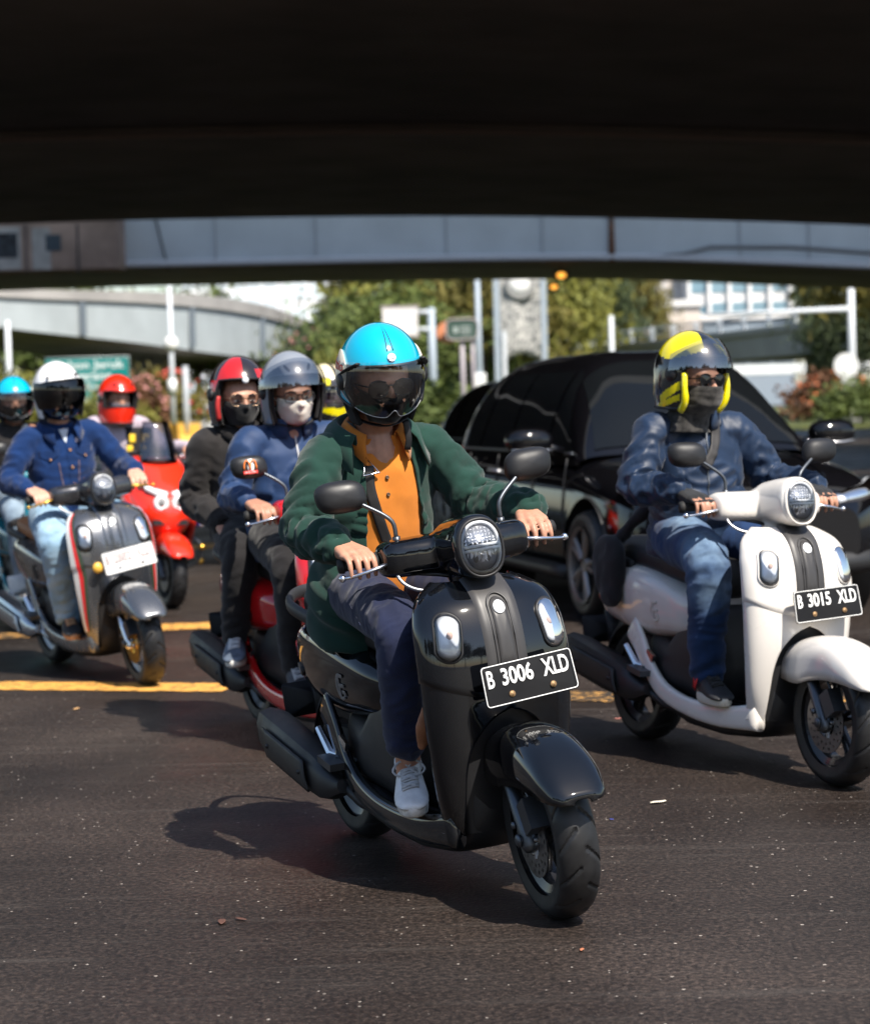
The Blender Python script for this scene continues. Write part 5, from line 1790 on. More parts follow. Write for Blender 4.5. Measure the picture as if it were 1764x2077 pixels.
# ------------------------------------------------------------------ trees and bushes
def leaf_mesh(name, n, seed, rx, rz, leaf, clusters, flat=.75, spread=.24):
    rr = np.random.default_rng(seed)
    c = rr.normal(size=(clusters, 3)); c /= np.linalg.norm(c, axis=1)[:, None]; c *= (rr.uniform(.25, 1, clusters)**.55)[:, None]
    c[:, 2] = np.abs(c[:, 2])*1.25-.45*rr.uniform(0, 1, clusters)
    w = rr.integers(0, clusters, n); p = c[w]+rr.normal(size=(n, 3))*spread*np.array([1, 1, flat])
    p = p*np.array([rx, rx, rz])
    d1 = rr.normal(size=(n, 3)); d1 /= np.linalg.norm(d1, axis=1)[:, None]; d2 = np.cross(d1, rr.normal(size=(n, 3))); d2 /= np.linalg.norm(d2, axis=1)[:, None]
    s = leaf*rr.uniform(.6, 1.3, n)[:, None]
    V = np.stack([p-d1*s, p-d2*s*.45, p+d1*s, p+d2*s*.45], 1).reshape(-1, 3)
    F = np.arange(4*n).reshape(-1, 4).tolist()
    return make_mesh(name, (V, F), smooth=False)
def leaf_mat(name, a, b):
    m = mat(name, a, .75, noise=.35, nscale=1.1, col2=b, detail=6)
    return m
LEAF = [leaf_mesh('crown', 5200, 1, 3.6, 3.0, .20, 46), leaf_mesh('crown', 5200, 2, 3.2, 3.4, .20, 40), leaf_mesh('crown', 4200, 3, 3.8, 2.6, .22, 30, spread=.2)]
LM = [leaf_mat('leaf_olive', (.10, .12, .016), (.22, .21, .026)), leaf_mat('leaf_green', (.06, .10, .02), (.14, .18, .034)), leaf_mat('leaf_dark', (.03, .05, .022), (.075, .105, .036)), leaf_mat('leaf_autumn', (.085, .08, .014), (.20, .165, .026))]
M_BARK = mat('bark', (.09, .065, .045), .9, noise=.4, nscale=6, bump=.5, bscale=20, bdist=.02)
def g_trunk(h, seed):
    rr = random.Random(seed); g = G()
    P = polyline([[0, 0, 0], [.1, .05, h*.35], [-.05, .1, h*.7], [.05, 0, h]], 10)
    g.tube(P, np.linspace(.26, .12, 10), 8)
    for k in range(5):
        a = rr.uniform(0, 2*PI); z = h*rr.uniform(.55, .95); L = rr.uniform(1.4, 2.6)
        g.tube(polyline([[0, 0, z], [L*.5*math.cos(a), L*.5*math.sin(a), z+L*.35], [L*math.cos(a), L*math.sin(a), z+L*.8]], 6), np.linspace(.10, .035, 6), 6)
    return g
def tree(label, px, Y, h, lm, kind=0, s=1.0, group='trees beyond the flyovers', rot=0):
    p = at_depth(px, 800, Y)
    t = thing('tree', label, 'tree', M=Matrix.Translation((p[0], Y, 0)) @ Matrix.Rotation(rot, 4, 'Z'), group=group)
    part('trunk', lambda: g_trunk(3.2, kind), M_BARK, t, key='trunk%d' % kind, M=Matrix.Diagonal((s, s, h/5.6, 1)))
    obj('crown', LEAF[kind], LM[lm], t, M=Matrix.Translation((0, 0, h*.60)) @ Matrix.Diagonal((s, s, h/7.2, 1)))
    return t
for a in (
    ('tall olive tree behind the white sign board', 828, 112, 11.5, 0, 0, 1.1, .3),
    ('broad olive tree beside the tall lamp post', 930, 120, 11.5, 0, 1, 1.2, 1.9),
    ('small sunlit olive tree beside the grey mural tower', 985, 100, 8.0, 3, 2, .9, 2.2),
    ('tree with thin yellowish crown over the ramp end', 735, 135, 9.0, 3, 2, .6, .8),
    ('dark leafy tree at the foot of the curving ramp', 715, 104, 5.2, 2, 1, .7, .1),
    ('low bushy green tree below the white sign board', 790, 92, 5.6, 1, 0, .9, 4.0),
    ('green tree between mural tower and dark tree', 1135, 118, 10.5, 0, 1, 1.0, 5.0),
    ('dark green tree above the railing of the grey ramp', 1222, 140, 12.0, 2, 0, .72, 2.5),
    ('round sunlit tree beside the pale office building', 1292, 142, 10.5, 3, 1, .68, 3.3),
    ('orange-tinged tree behind the white signal mast', 1795, 88, 8.8, 3, 2, .85, 1.2),
    ('dense dark tree next to the white signal mast', 1722, 94, 5.4, 2, 0, .55, .9),
    ('dark distant tree in front of the office glass', 1650, 190, 13.5, 2, 1, .55, 4.4),
    ('leafy green tree under the ramp, behind the white lamp post', 60, 112, 7.6, 1, 1, 1.2, 1.4),
    ('tree with dark gaps standing behind the green road sign', 190, 118, 7.4, 2, 0, 1.2, 2.9),
    ('yellow-green tree under the middle of the curving ramp', 300, 112, 7.2, 0, 2, 1.1, .5),
    ('small green tree beside the ramp column', 400, 104, 6.4, 1, 0, .9, 3.9),
    ('olive tree far behind the black cars', 1050, 108, 7.6, 0, 2, 1.0, 3.0)):
    tree(a[0], a[1], a[2], a[3], a[4], a[5], a[6], rot=a[7])
# trees behind the photographer, mirrored in visors and paint
for lb, x, y, h, k in (('tall tree standing across the road behind the viewpoint', 9, -30, 13, 0), ('low tree across the road behind the viewpoint', -7, -33, 10, 1), ('dark tree at the corner behind the viewpoint', -16, -28, 12, 2), ('round tree at the far corner behind the viewpoint', 19, -34, 12, 1), ('slim tree behind the viewpoint between two others', 2, -36, 9, 2), ('broad tree at the end of the row behind the viewpoint', -27, -30, 13, 0), ('last tree of the row behind the viewpoint', 29, -32, 11, 2), ('leaning tree beside the road behind the viewpoint', -38, -24, 11, 1), ('bushy tree beside the road behind the viewpoint', 40, -26, 12, 0)):
    t = thing('tree', lb, 'tree', loc=(x, y, 0), group='trees behind the viewpoint')
    part('trunk', None, M_BARK, t, key='trunk%d' % k, M=Matrix.Diagonal((1, 1, h/5.6, 1)))
    obj('crown', LEAF[k], LM[2], t, M=Matrix.Translation((0, 0, h*.6)) @ Matrix.Diagonal((1.45, 1.45, h/7.2, 1)))
BUSH = leaf_mesh('foliage', 2600, 9, 1.0, .75, .085, 26)
def bush(label, px, Y, s, m, flower=None, z=0):
    p = at_depth(px, 800, Y)
    t = thing('bush', label, 'bush', loc=(p[0], Y, z))
    obj('foliage', BUSH, m, t, M=Matrix.Translation((0, 0, .48*s[2])) @ Matrix.Diagonal((*s, 1)))
    part('stems', lambda: G().tube([[0, 0, 0], [.05, 0, .6]], [.06, .03], 6).tube([[0, 0, 0], [-.2, .1, .6]], [.05, .02], 6).tube([[0, 0, 0], [.2, -.1, .6]], [.05, .02], 6), M_BARK, t, key='stems')
    if flower:
        rr = np.random.default_rng(int(px)); g = G()
        for k in range(70):
            a = rr.normal(size=3); a /= np.linalg.norm(a); a[2] = abs(a[2])
            g.ell(a*np.array(s)*np.array([1.0, 1.0, .85])+np.array([0, 0, .5*s[2]]), rr.uniform(.05, .10), 6, 4)
        tag(part('blossom', g, flower, t), kind='stuff')
    return t
M_FLOWER = mat('flower_red', (.62, .10, .07), .7); M_FLOWER2 = mat('flower_pink', (.65, .30, .28), .7)
bush('red flowering bush behind the yellow barrier', 335, 88, (1.9, 1.4, 2.1), LM[3], M_FLOWER)
bush('pink flowering bush beside the green road sign', 275, 86, (1.3, 1.2, 2.0), leaf_mat('leaf_rust', (.12, .05, .02), (.2, .09, .04)), M_FLOWER2)
bush('small yellow-green bush near the road sign post', 225, 80, (1.5, 1.2, 1.5), LM[0])
bush('clipped green bush behind the cyan-helmeted rider', 15, 82, (2.0, 1.4, 2.2), LM[0])
bush('pink blossom shrub under the ramp end', 640, 96, (2.2, 1.6, 3.4), LM[2], M_FLOWER2)
bush('bright green shrub under the trees by the ramp', 720, 88, (2.2, 1.6, 2.6), LM[0])
bush('leafy shrub below the arrow sign', 900, 84, (2.6, 1.6, 1.5), LM[1])
bush('orange flowering bed behind the black car bonnet', 1690, 84, (1.8, 1.2, 1.5), leaf_mat('leaf_rust', (.12, .05, .02), (.2, .09, .04)), mat('flower_orange', (.65, .16, .05), .7))
for k, px in enumerate((540, 620, 690, 760, 830, 910, 990, 1070, 1150)):
    bush(('low hedge clump under the ramp column', 'low hedge clump beside the pink shrub', 'low hedge clump below the ramp end', 'low hedge clump under the thin tree', 'low hedge clump behind the white board pole', 'low hedge clump behind the arrow sign posts', 'low hedge clump behind the tall lamp post', 'low hedge clump under the mural panel', 'low hedge clump at the foot of the grey ramp')[k], px, 101+(k % 3)*2, (2.6, 1.6, 2.7+.5*(k % 2)), LM[(1, 0, 3)[k % 3]])
bush('green bed at the foot of the signal mast', 1750, 80, (1.6, 1.2, 1.3), LM[1])
M_GRASS = mat('verge_grass', (.055, .085, .02), .9, noise=.4, nscale=3, col2=(.12, .13, .03))
g = G(); g.grid([[[-60, 76, .11], [-60, 170, .12]], [[60, 76, .11], [60, 170, .12]]], flip=True)
g.grid([[[-60, 76, 0], [-60, 76, .11]], [[60, 76, 0], [60, 76, .11]]], flip=True)
tag(obj('verge', make_mesh('verge', g), M_GRASS), kind='structure')
# ------------------------------------------------------------------ street furniture
def pole(name, label, px0, y0, px1, y1, Y, r, m, cat='pole', to_ground=True, extra=None, group=None):
    a = at_depth(px0, y0, Y); b = at_depth(px1, y1, Y)
    x = b[0]+ (a[0]-b[0])*0
    t = thing(name, label, cat, loc=(x, Y, 0), group=group)
    part('shaft', G().tube([[0, 0, 0], [0, 0, a[2]*.5], [0, 0, a[2]]], [r*1.15, r, r*.85], 12), m, t)
    part('base_plate', G().box([0, 0, .05], [r*5, r*5, .1]), m, t, smooth=False)
    if extra:
        extra(t, a[2])
    return t
def lantern(z):
    return lambda t, top: (part('globe', G().ell([0, 0, z], [.27, .27, .29], 18, 12), mat('globe_white', (.85, .85, .83), .3), t), part('collar', G().tube([[0, 0, z-.30], [0, 0, z-.2]], [.10, .13], 12), M_POLE, t))
def box_at(z, s=(.48, .30, .80)):
    return lambda t, top: part('control_box', G().box([0, -.1, z], s), mat('box_white', (.80, .82, .82), .4), t, smooth=False, bevel=.03)
def zof(py, Y, px=882):
    return at_depth(px, py, Y)[2]
pole('lamp_post', 'slim pole with white globe lamp below the curving ramp', 345, 575, 350, 800, 84, .095, M_POLE_W, 'lamp post', extra=lambda t, top: (lantern(zof(697, 84, 347))(t, top), part('sleeve', G().tube([[0, 0, zof(800, 84, 348)], [0, 0, zof(770, 84, 348)]], .17, 12), mat('box_white', (.80, .82, .82), .4), t)))
pole('lamp_post', 'tall grey lamp post with white control box beside the mural tower', 965, 560, 973, 790, 84, .11, mat('post_blue_grey', (.34, .40, .46), .5), 'lamp post', extra=box_at(zof(778, 84, 973)))
pole('lamp_post', 'white lamp post rising beside the cyan helmeted pillion', 14, 650, 20, 800, 82, .11, M_POLE_W, 'lamp post')
pole('lamp_post', 'short white post in front of the grey ramp', 1237, 640, 1241, 736, 96, .11, M_POLE_W, 'post')
pole('sign_post', 'thin grey post behind the red and black helmet', 372, 742, 380, 890, 80, .12, M_POLE, 'post')
pole('sign_post', 'thin post standing behind the green road sign', 200, 690, 203, 735, 90, .09, M_POLE, 'post')
def mast_arm(t, top):
    z = zof(632, 82, 1600); x0 = at_depth(1430, 632, 82)[0]-t.location.x
    part('arm', G().tube([[0, 0, z+.05], [x0*.5, 0, z], [x0, 0, z-.02]], [.10, .08, .055], 10), M_POLE_W, t)
    part('round_sign', G().lathe([(.001, -.02), (.46, -.02), (.46, .02), (.001, .02)], 24, 'Y', (-.25, -.16, zof(741, 82, 1710))), mat('sign_white', (.72, .74, .74), .5), t, angle=30)
    part('square_sign', G().box([-.1, -.16, zof(783, 82, 1710)], [.62, .04, .62]), mat('sign_white', (.72, .74, .74), .5), t, smooth=False, bevel=.03)
    part('footing', G().box([0, 0, .3], [.9, .9, .6]), mat('footing_white', (.75, .75, .72), .7), t, smooth=False, bevel=.05)
pole('signal_mast', 'white signal mast with long arm and two white signs', 1720, 560, 1730, 880, 82, .14, M_POLE_W, 'mast', extra=mast_arm)
# white board on a cantilever pole
def board(t, top):
    Y = 86; a = at_depth(775, 623, Y); b = at_depth(848, 682, Y); ox = t.location.x
    part('board', G().box([(a[0]+b[0])/2-ox, -.12, (a[2]+b[2])/2], [b[0]-a[0], .08, a[2]-b[2]]), mat('board_white', (.70, .67, .66), .6, noise=.06, nscale=.8), t, smooth=False)
    [part('board_frame', G().box([(a[0]+b[0])/2-ox, -.10, zz], [b[0]-a[0]+.1, .12, .08]), mat('frame_pink', (.5, .42, .40), .6), t, smooth=False) for zz in (a[2], b[2])]
    for y in (633, 668):
        z = zof(y, Y, 860); part('bracket', G().tube([[b[0]-ox, 0, z], [.15, 0, z]], .09, 8), M_POLE_W, t)
pole('road_sign', 'white blank road board held on a grey cantilever pole', 868, 624, 880, 850, 86, .16, mat('post_blue_grey', (.34, .40, .46), .5), 'sign', extra=board)
def arrow(t, top):
    Y = 82; ox = t.location.x; c = at_depth(936, 668, Y)
    yy, zz = ring_se(24, .58, .38, 5); g = G(); g.loft([np.stack([c[0]-ox+yy*1.0, np.full(24, d), c[2]+zz], 1) for d in (-.16, -.10)])
    s = part('panel', g, mat('sign_dark_green', (.05, .09, .075), .5), t, smooth=False)
    part('panel_edge', G().tube(np.vstack([np.stack([c[0]-ox+yy, np.full(24, -.17), c[2]+zz], 1)]*1+[np.array([[c[0]-ox+yy[0], -.17, c[2]+zz[0]], [c[0]-ox+yy[1], -.17, c[2]+zz[1]]])]), .03, 6, cap=False), mat('sign_edge', (.42, .36, .36), .6), s)
    part('symbol', G().box([c[0]-ox-.22, -.175, c[2]-.02], [.16, .02, .22]).box([c[0]-ox+.14, -.175, c[2]+.08], [.38, .02, .05]).box([c[0]-ox+.14, -.175, c[2]-.03], [.38, .02, .05]).box([c[0]-ox+.14, -.175, c[2]-.14], [.38, .02, .05]), mat('sign_grey', (.38, .44, .42), .6), s, smooth=False)
    d = at_depth(908, 674, Y+.3); g = G().lathe([(.001, -.03), (.42, -.03), (.42, .03), (.001, .03)], 24, 'Y', (d[0]-ox, .25, d[2]))
    part('orange_disc', g, mat('sign_orange', (.62, .24, .12), .6), t, angle=30)
    e = at_depth(958, 690, Y)
    part('second_post', G().tube([[e[0]-ox, 0, 0], [e[0]-ox, 0, zof(652, Y, 958)]], .075, 10), mat('post_mauve', (.36, .33, .36), .5), t)
pole('road_sign', 'small dark arrow sign with orange disc on two posts', 934, 684, 941, 850, 82, .095, mat('post_mauve', (.36, .33, .36), .5), 'sign', extra=arrow)
# mural tower
Y = 88; a = at_depth(1000, 560, Y); b = at_depth(1110, 728, Y); cx = (a[0]+b[0])/2
t = thing('mural_tower', 'tall grey mottled mural panel between two steel posts with white disc', 'monument', loc=(cx, Y, 0))
hw = (b[0]-a[0])/2
for s in (-1, 1):
    part('post', G().box([s*(hw-.1), 0, 4.3], [.22, .22, 8.6]), mat('post_blue_grey', (.34, .40, .46), .5), t, smooth=False)
part('post', G().box([-hw+.38, 0, 2.0], [.16, .16, 4.0]), M_POLE_W, t, smooth=False)
mm = bpy.data.materials.new('mural'); mm.use_nodes = True; nt = mm.node_tree; tc = nt.nodes.new('ShaderNodeTexCoord'); nz = nt.nodes.new('ShaderNodeTexNoise'); nz.inputs['Scale'].default_value = 3.0; nz.inputs['Detail'].default_value = 7; nz.inputs['Distortion'].default_value = 2.2
rp = nt.nodes.new('ShaderNodeValToRGB'); rp.color_ramp.elements[0].position = .38; rp.color_ramp.elements[0].color = (.12, .13, .13, 1); rp.color_ramp.elements[1].position = .55; rp.color_ramp.elements[1].color = (.50, .49, .46, 1)
nt.links.new(tc.outputs['Object'], nz.inputs['Vector']); nt.links.new(nz.outputs['Fac'], rp.inputs['Fac']); nt.links.new(rp.outputs['Color'], nt.nodes['Principled BSDF'].inputs['Base Color']); nt.nodes['Principled BSDF'].inputs['Roughness'].default_value = .8
z0 = b[2]; z1 = a[2]+1.6; g = G(); rows = []
for u in np.linspace(-1, 1, 21):
    rows.append([[u*(hw-.22), .06*math.sin(u*5), z0+.12*math.cos(u*PI)+.12+(z1-z0)*v+.0] for v in np.linspace(0, 1, 20)])
part('mural_panel', g.grid(rows), mm, t, solid=.12)
part('disc_ring', G().lathe([(.34, -.10), (.50, -.14), (.62, -.10), (.62, .0)], 32, 'Y', (0, -.02, zof(578, Y, 1055))), mat('disc_grey', (.28, .28, .27), .7), t)
part('disc', G().lathe([(.001, -.16), (.30, -.15), (.42, -.11), (.44, .0)], 32, 'Y', (0, -.02, zof(574, Y, 1055))), mat('disc_white', (.80, .80, .78), .5), t)
# green direction sign
Y = 81; a = at_depth(92, 727, Y); b = at_depth(265, 846, Y); cx = (a[0]+b[0])/2
t = thing('direction_sign', 'green road direction sign with rows of white lettering', 'sign', loc=(cx, Y, 0))
W_, H_ = b[0]-a[0], a[2]-b[2]; cz = (a[2]+b[2])/2
part('panel', G().box([0, 0, cz], [W_, .05, H_]), mat('sign_green', (.0, .20, .19), .45), t, smooth=False)
part('panel_frame', G().tube([[s0*W_/2, -.02, cz+s1*H_/2] for s0, s1 in ((-1, -1), (1, -1), (1, 1), (-1, 1), (-1, -1), (1, -1))], .022, 6, cap=False), mat('sign_silver', (.55, .58, .58), .5), t)
for k, (txt, dx) in enumerate((('Kebon Jeruk', .05), ('Tangerang', -.18), ('p Ka', .0), ('ar', -.12), ('AWI', .05))):
    V, F = text_geo(txt, .44, .004, 1.0, .010)
    g = G(); g.add(np.column_stack([V[:, 0]*((W_*.86)/(V[:, 0].max()-V[:, 0].min())*(1.0 if k == 0 else .80) if k < 2 else 1), -.032-V[:, 2], V[:, 1]]), F)
    part('lettering', g, mat('sign_letter', (.62, .70, .70), .5), t, smooth=False, loc=(dx*1.0, 0, cz+H_*(.36-k*.18)))
for s in (-1, 1):
    part('post', G().tube([[s*W_*.47, .09, 0], [s*W_*.47, .09, cz+H_/2]], .055, 10), M_POLE, t)
# yellow barriers
M_BAR_Y = mat('barrier_yellow', (.72, .40, .06), .6, noise=.12, nscale=3); M_BAR_G = mat('barrier_concrete', (.35, .33, .31), .85)
def barrier(label, px, Y, L, m, rot=0):
    p = at_depth(px, 890, Y)
    t = thing('road_barrier', label, 'barrier', M=Matrix.Translation((p[0], Y, 0)) @ Matrix.Rotation(R(rot), 4, 'Z'), group='barriers along the verge')
    g = G(); pr = np.array([[-.28, 0], [-.28, .12], [-.13, .30], [-.09, .74], [.09, .74], [.13, .30], [.28, .12], [.28, 0]])
    g.loft([np.column_stack([np.full(8, x), pr]) for x in (-L/2, L/2)])
    part('block', g, m, t, smooth=False)
    part('foot', G().box([0, 0, .06], [L*.98, .62, .10]), M_BAR_G, t, smooth=False)
barrier('long yellow road barrier below the flowering bushes', 342, 81, 1.7, M_BAR_Y)
barrier('short yellow road barrier behind the thin grey post', 388, 80, .7, M_BAR_Y)
barrier('small yellow barrier block beside the long yellow one', 303, 82, .4, M_BAR_Y)
barrier('grey concrete barrier beside the yellow barriers', 280, 83, 1.4, M_BAR_G)
barrier('grey concrete barrier behind the lamp posts', 880, 90, 4.4, M_BAR_G)
# hanging amber signal under the pale girder
p = at_depth(1138, 558, 64); t = thing('traffic_signal', 'small amber signal lamps hung below the pale girder', 'traffic light', loc=(p[0], 64, p[2]))
part('bracket', G().tube([[0, 0, .05], [0, 0, .9]], .03, 8), M_DARK, t)
M_AMB = mat('amber_lit', (1.0, .42, .06), .4, emit=1.2)
part('housing', G().box([.0, .12, 0], [.40, .2, .30]).box([-.22, .12, -.32], [.32, .2, .26]), M_DARK, t, smooth=False)
part('lamp', G().ell([0, 0, 0], [.13, .05, .085], 14, 8), M_AMB, t); part('lamp', G().ell([-.22, 0, -.33], [.10, .05, .065], 14, 8), M_AMB, t)
# ------------------------------------------------------------------ far buildings
M_BW = mat('building_white', (.70, .69, .67), .8); M_BB = mat('building_beige', (.60, .53, .47), .8, noise=.06, nscale=.2); M_BGL = mat('building_glass', (.16, .26, .32), .12, .0, spec=.8); M_BGR = mat('building_slate', (.24, .29, .34), .7)
def building(label, px0, px1, ytop, Y, m, cols, rows, wm=M_BGL, inset=.82, depth=14, colm=None):
    a = at_depth(px0, ytop, Y); b = at_depth(px1, ytop, Y); w = b[0]-a[0]; h = a[2]
    t = thing('building', label, 'building', loc=((a[0]+b[0])/2, Y+depth/2, 0))
    part('wall', G().box([0, 0, h/2], [w, depth, h]), m, t, smooth=False)
    part('roof_parapet', G().box([0, 0, h+.3], [w+.6, depth+.6, .6]), M_BW, t, smooth=False)
    cw, ch = w/cols, (h-2)/rows
    def gw():
        return G().box([0, 0, 0], [cw*inset, .2, ch*.66])
    for i in range(cols):
        for j in range(rows):
            part('window', gw, wm, t, key='win_%s' % label, smooth=False, loc=(-w/2+cw*(i+.5), -depth/2-.02, 2+ch*(j+.5)))
    if colm:
        for i in range(cols+1):
            part('column', G().box([-w/2+cw*i, -depth/2-.35, h/2], [cw*.16, .6, h]), colm, t, smooth=False)
building('glass office block with white columns behind the grey ramp', 1395, 1600, 545, 230, M_BW, 5, 4, colm=M_BW)
building('beige office wing next to the glass office block', 1285, 1392, 560, 236, M_BB, 3, 4, wm=mat('window_pale', (.55, .52, .5), .3))
building('beige ribbed low annex in front of the glass block', 1352, 1420, 622, 205, M_BB, 6, 1, wm=mat('rib_beige', (.50, .43, .37), .8), inset=.35)
building('slate low block under the glass office columns', 1425, 1610, 650, 212, M_BGR, 4, 1, wm=mat('window_dark', (.10, .13, .16), .2))
building('pale high block beyond the curving ramp', 360, 560, 430, 290, mat('building_pale', (.86, .87, .88), .7), 6, 7, wm=mat('window_light', (.62, .70, .74), .3))
building('white slim tower behind the thin yellowish tree', 585, 700, 470, 310, mat('building_pale', (.86, .87, .88), .7), 3, 7, wm=mat('window_light', (.62, .70, .74), .3))
building('pale tower rising behind the olive trees', 860, 1010, 440, 320, mat('building_pale', (.86, .87, .88), .7), 4, 7, wm=mat('window_light', (.62, .70, .74), .3))
# ------------------------------------------------------------------ cars (x forward, y to the driver's left, z up)
M_CARBLACK = mat('car_black', (.003, .003, .004), .05, rough_var=.05)
M_CARWHITE = mat('car_white', (.70, .70, .70), .2, coat=.8)
M_CARGLASS = mat('car_glass', (.005, .006, .007), .03, spec=.3)
M_CARTRIM = mat('car_trim', (.015, .015, .016), .5)
CX = [-2.12, -2.05, -1.85, -1.5, -1.0, -.3, .4, .95, 1.3, 1.7, 1.98, 2.12, 2.18]
C_w = spl(CX, [.70, .80, .86, .885, .89, .89, .89, .885, .875, .84, .77, .66, .55])
C_zt = spl(CX, [.90, .98, 1.02, 1.03, 1.02, 1.01, 1.0, .995, .975, .915, .84, .76, .70])
C_zb = spl(CX, [.42, .34, .28, .24, .22, .22, .22, .22, .22, .22, .24, .28, .34])
def g_carbody():
    rings = []; n = 48
    for x in np.linspace(-2.12, 2.18, 44):
        w, a, b = float(C_w(x)), float(C_zt(x)), float(C_zb(x)); yy, zz = ring_se(n, w, (a-b)/2, 5.0)
        q = zz/((a-b)/2); yy = yy*(1-.055*np.clip(q, 0, 1)**1.5-.03*np.clip(-q, 0, 1)**2)
        yy = yy*(1-.018*np.exp(-((q-.25)/.16)**2))
        rings.append(np.stack([np.full(n, x), yy, (a+b)/2+zz], 1))
    g = G(); g.loft(rings)
    # cut the wheel arches
    me = make_mesh('tmp', g); o = bpy.data.objects.new('tmp', me); COL.objects.link(o); cut = []
    for x in (1.32, -1.33):
        h = G().lathe([(.0001, -1.2), (.40, -1.2), (.40, 1.2), (.0001, 1.2)], 40, 'Y', (x, 0, .35)); m2 = make_mesh('tmp2', weld(h)); c = bpy.data.objects.new('tmp2', m2); COL.objects.link(c); cut.append(c)
        bm = bmesh.new(); bm.from_mesh(m2); bmesh.ops.recalc_face_normals(bm, faces=bm.faces); bm.to_mesh(m2); bm.free()
        md = o.modifiers.new('b', 'BOOLEAN'); md.object = c; md.operation = 'DIFFERENCE'; md.solver = 'EXACT'
    dg = bpy.context.evaluated_depsgraph_get(); dg.update(); ev = o.evaluated_get(dg); m3 = ev.to_mesh()
    V = np.array([v.co[:] for v in m3.vertices]); F = [list(p.vertices) for p in m3.polygons]; ev.to_mesh_clear()
    for c in cut+[o]:
        bpy.data.objects.remove(c)
    return (V, F)
GX = [-2.02, -1.9, -1.6, -1.2, -.6, 0, .35, .70, 1.02]
G_zr = spl(GX, [1.24, 1.47, 1.615, 1.65, 1.66, 1.655, 1.605, 1.35, 1.00])
def green_ring(x, k=1.0, n=40, dz=0):
    zr = float(G_zr(x))+dz; zb = .93; wb = .80*k*min(1, float(C_w(x))/.86); wr = wb*(1-.30*np.clip((zr-zb)/.72, 0, 1))
    # section from right belt over the roof to left belt
    t = np.linspace(0, PI, n); y = np.cos(t); s = np.abs(np.sin(t))**.46
    z = zb+(zr-zb)*s; hw = wb+(wr-wb)*np.clip((z-zb)/max(zr-zb, .01), 0, 1)
    yy = spow(y, .42)*hw
    return np.stack([np.full(n, x), yy, z], 1)
def g_green():
    g = G(); g.grid([green_ring(x) for x in np.linspace(-2.02, 1.02, 44)]); return g
def side_pt(x, z, s, off=.0):
    """Point on the greenhouse flank."""
    zr = float(G_zr(x)); zb = .93; wb = .80*min(1, float(C_w(x))/.86); wr = wb*(1-.30*np.clip((zr-zb)/.72, 0, 1)); q = np.clip((z-zb)/max(zr-zb, .01), 0, 1)
    hw = wb+(wr-wb)*q; cs = (1-min(q, .999)**(2/.46))**.5
    return [x, s*(hw*cs**.42+off), z]
def g_sidewin(s, xa, xb, slope0, slope1):
    rows = []
    for u in np.linspace(0, 1, 10):
        row = []
        for v in np.linspace(0, 1, 7):
            zb = 1.02; x = (xa+slope0*v)*(1-u)+(xb+slope1*v)*u
            zt = min(float(G_zr(x))-.10, 1.53)
            row.append(side_pt(x, zb+(zt-zb)*v, s, .006))
        rows.append(row)
    return G().grid(rows, flip=s > 0)
def g_windscreen():
    rows = []
    for x in np.linspace(.40, .98, 12):
        r = green_ring(x, 1, 60); zr = float(G_zr(x)); m = (r[:, 2] > .93+(zr-.93)*.72); q = r[m]
        t = np.linspace(q[0, 1], q[-1, 1], 21)*.94; z = np.interp(t, q[::-1, 1], q[::-1, 2]); rows.append(np.stack([np.full(21, x)+.005, t, z+.007], 1))
    return G().grid(rows, flip=True)
def g_wheel_car():
    g = G(); rim = .225
    g.lathe([(rim, -.09), (rim+.01, -.11), (rim-.01, -.10), (rim-.02, 0), (rim-.02, .09)], 36)
    g.lathe([(.001, -.085), (.05, -.09), (.06, -.07), (.06, -.02)], 20)
    for k in range(5):
        a = 2*PI*k/5
        for d in (-.16, .16):
            g.tube([[.05*math.cos(a), -.08, .05*math.sin(a)], [rim*.96*math.cos(a+d), -.085, rim*.96*math.sin(a+d)]], [.022, .018], 8)
    return g
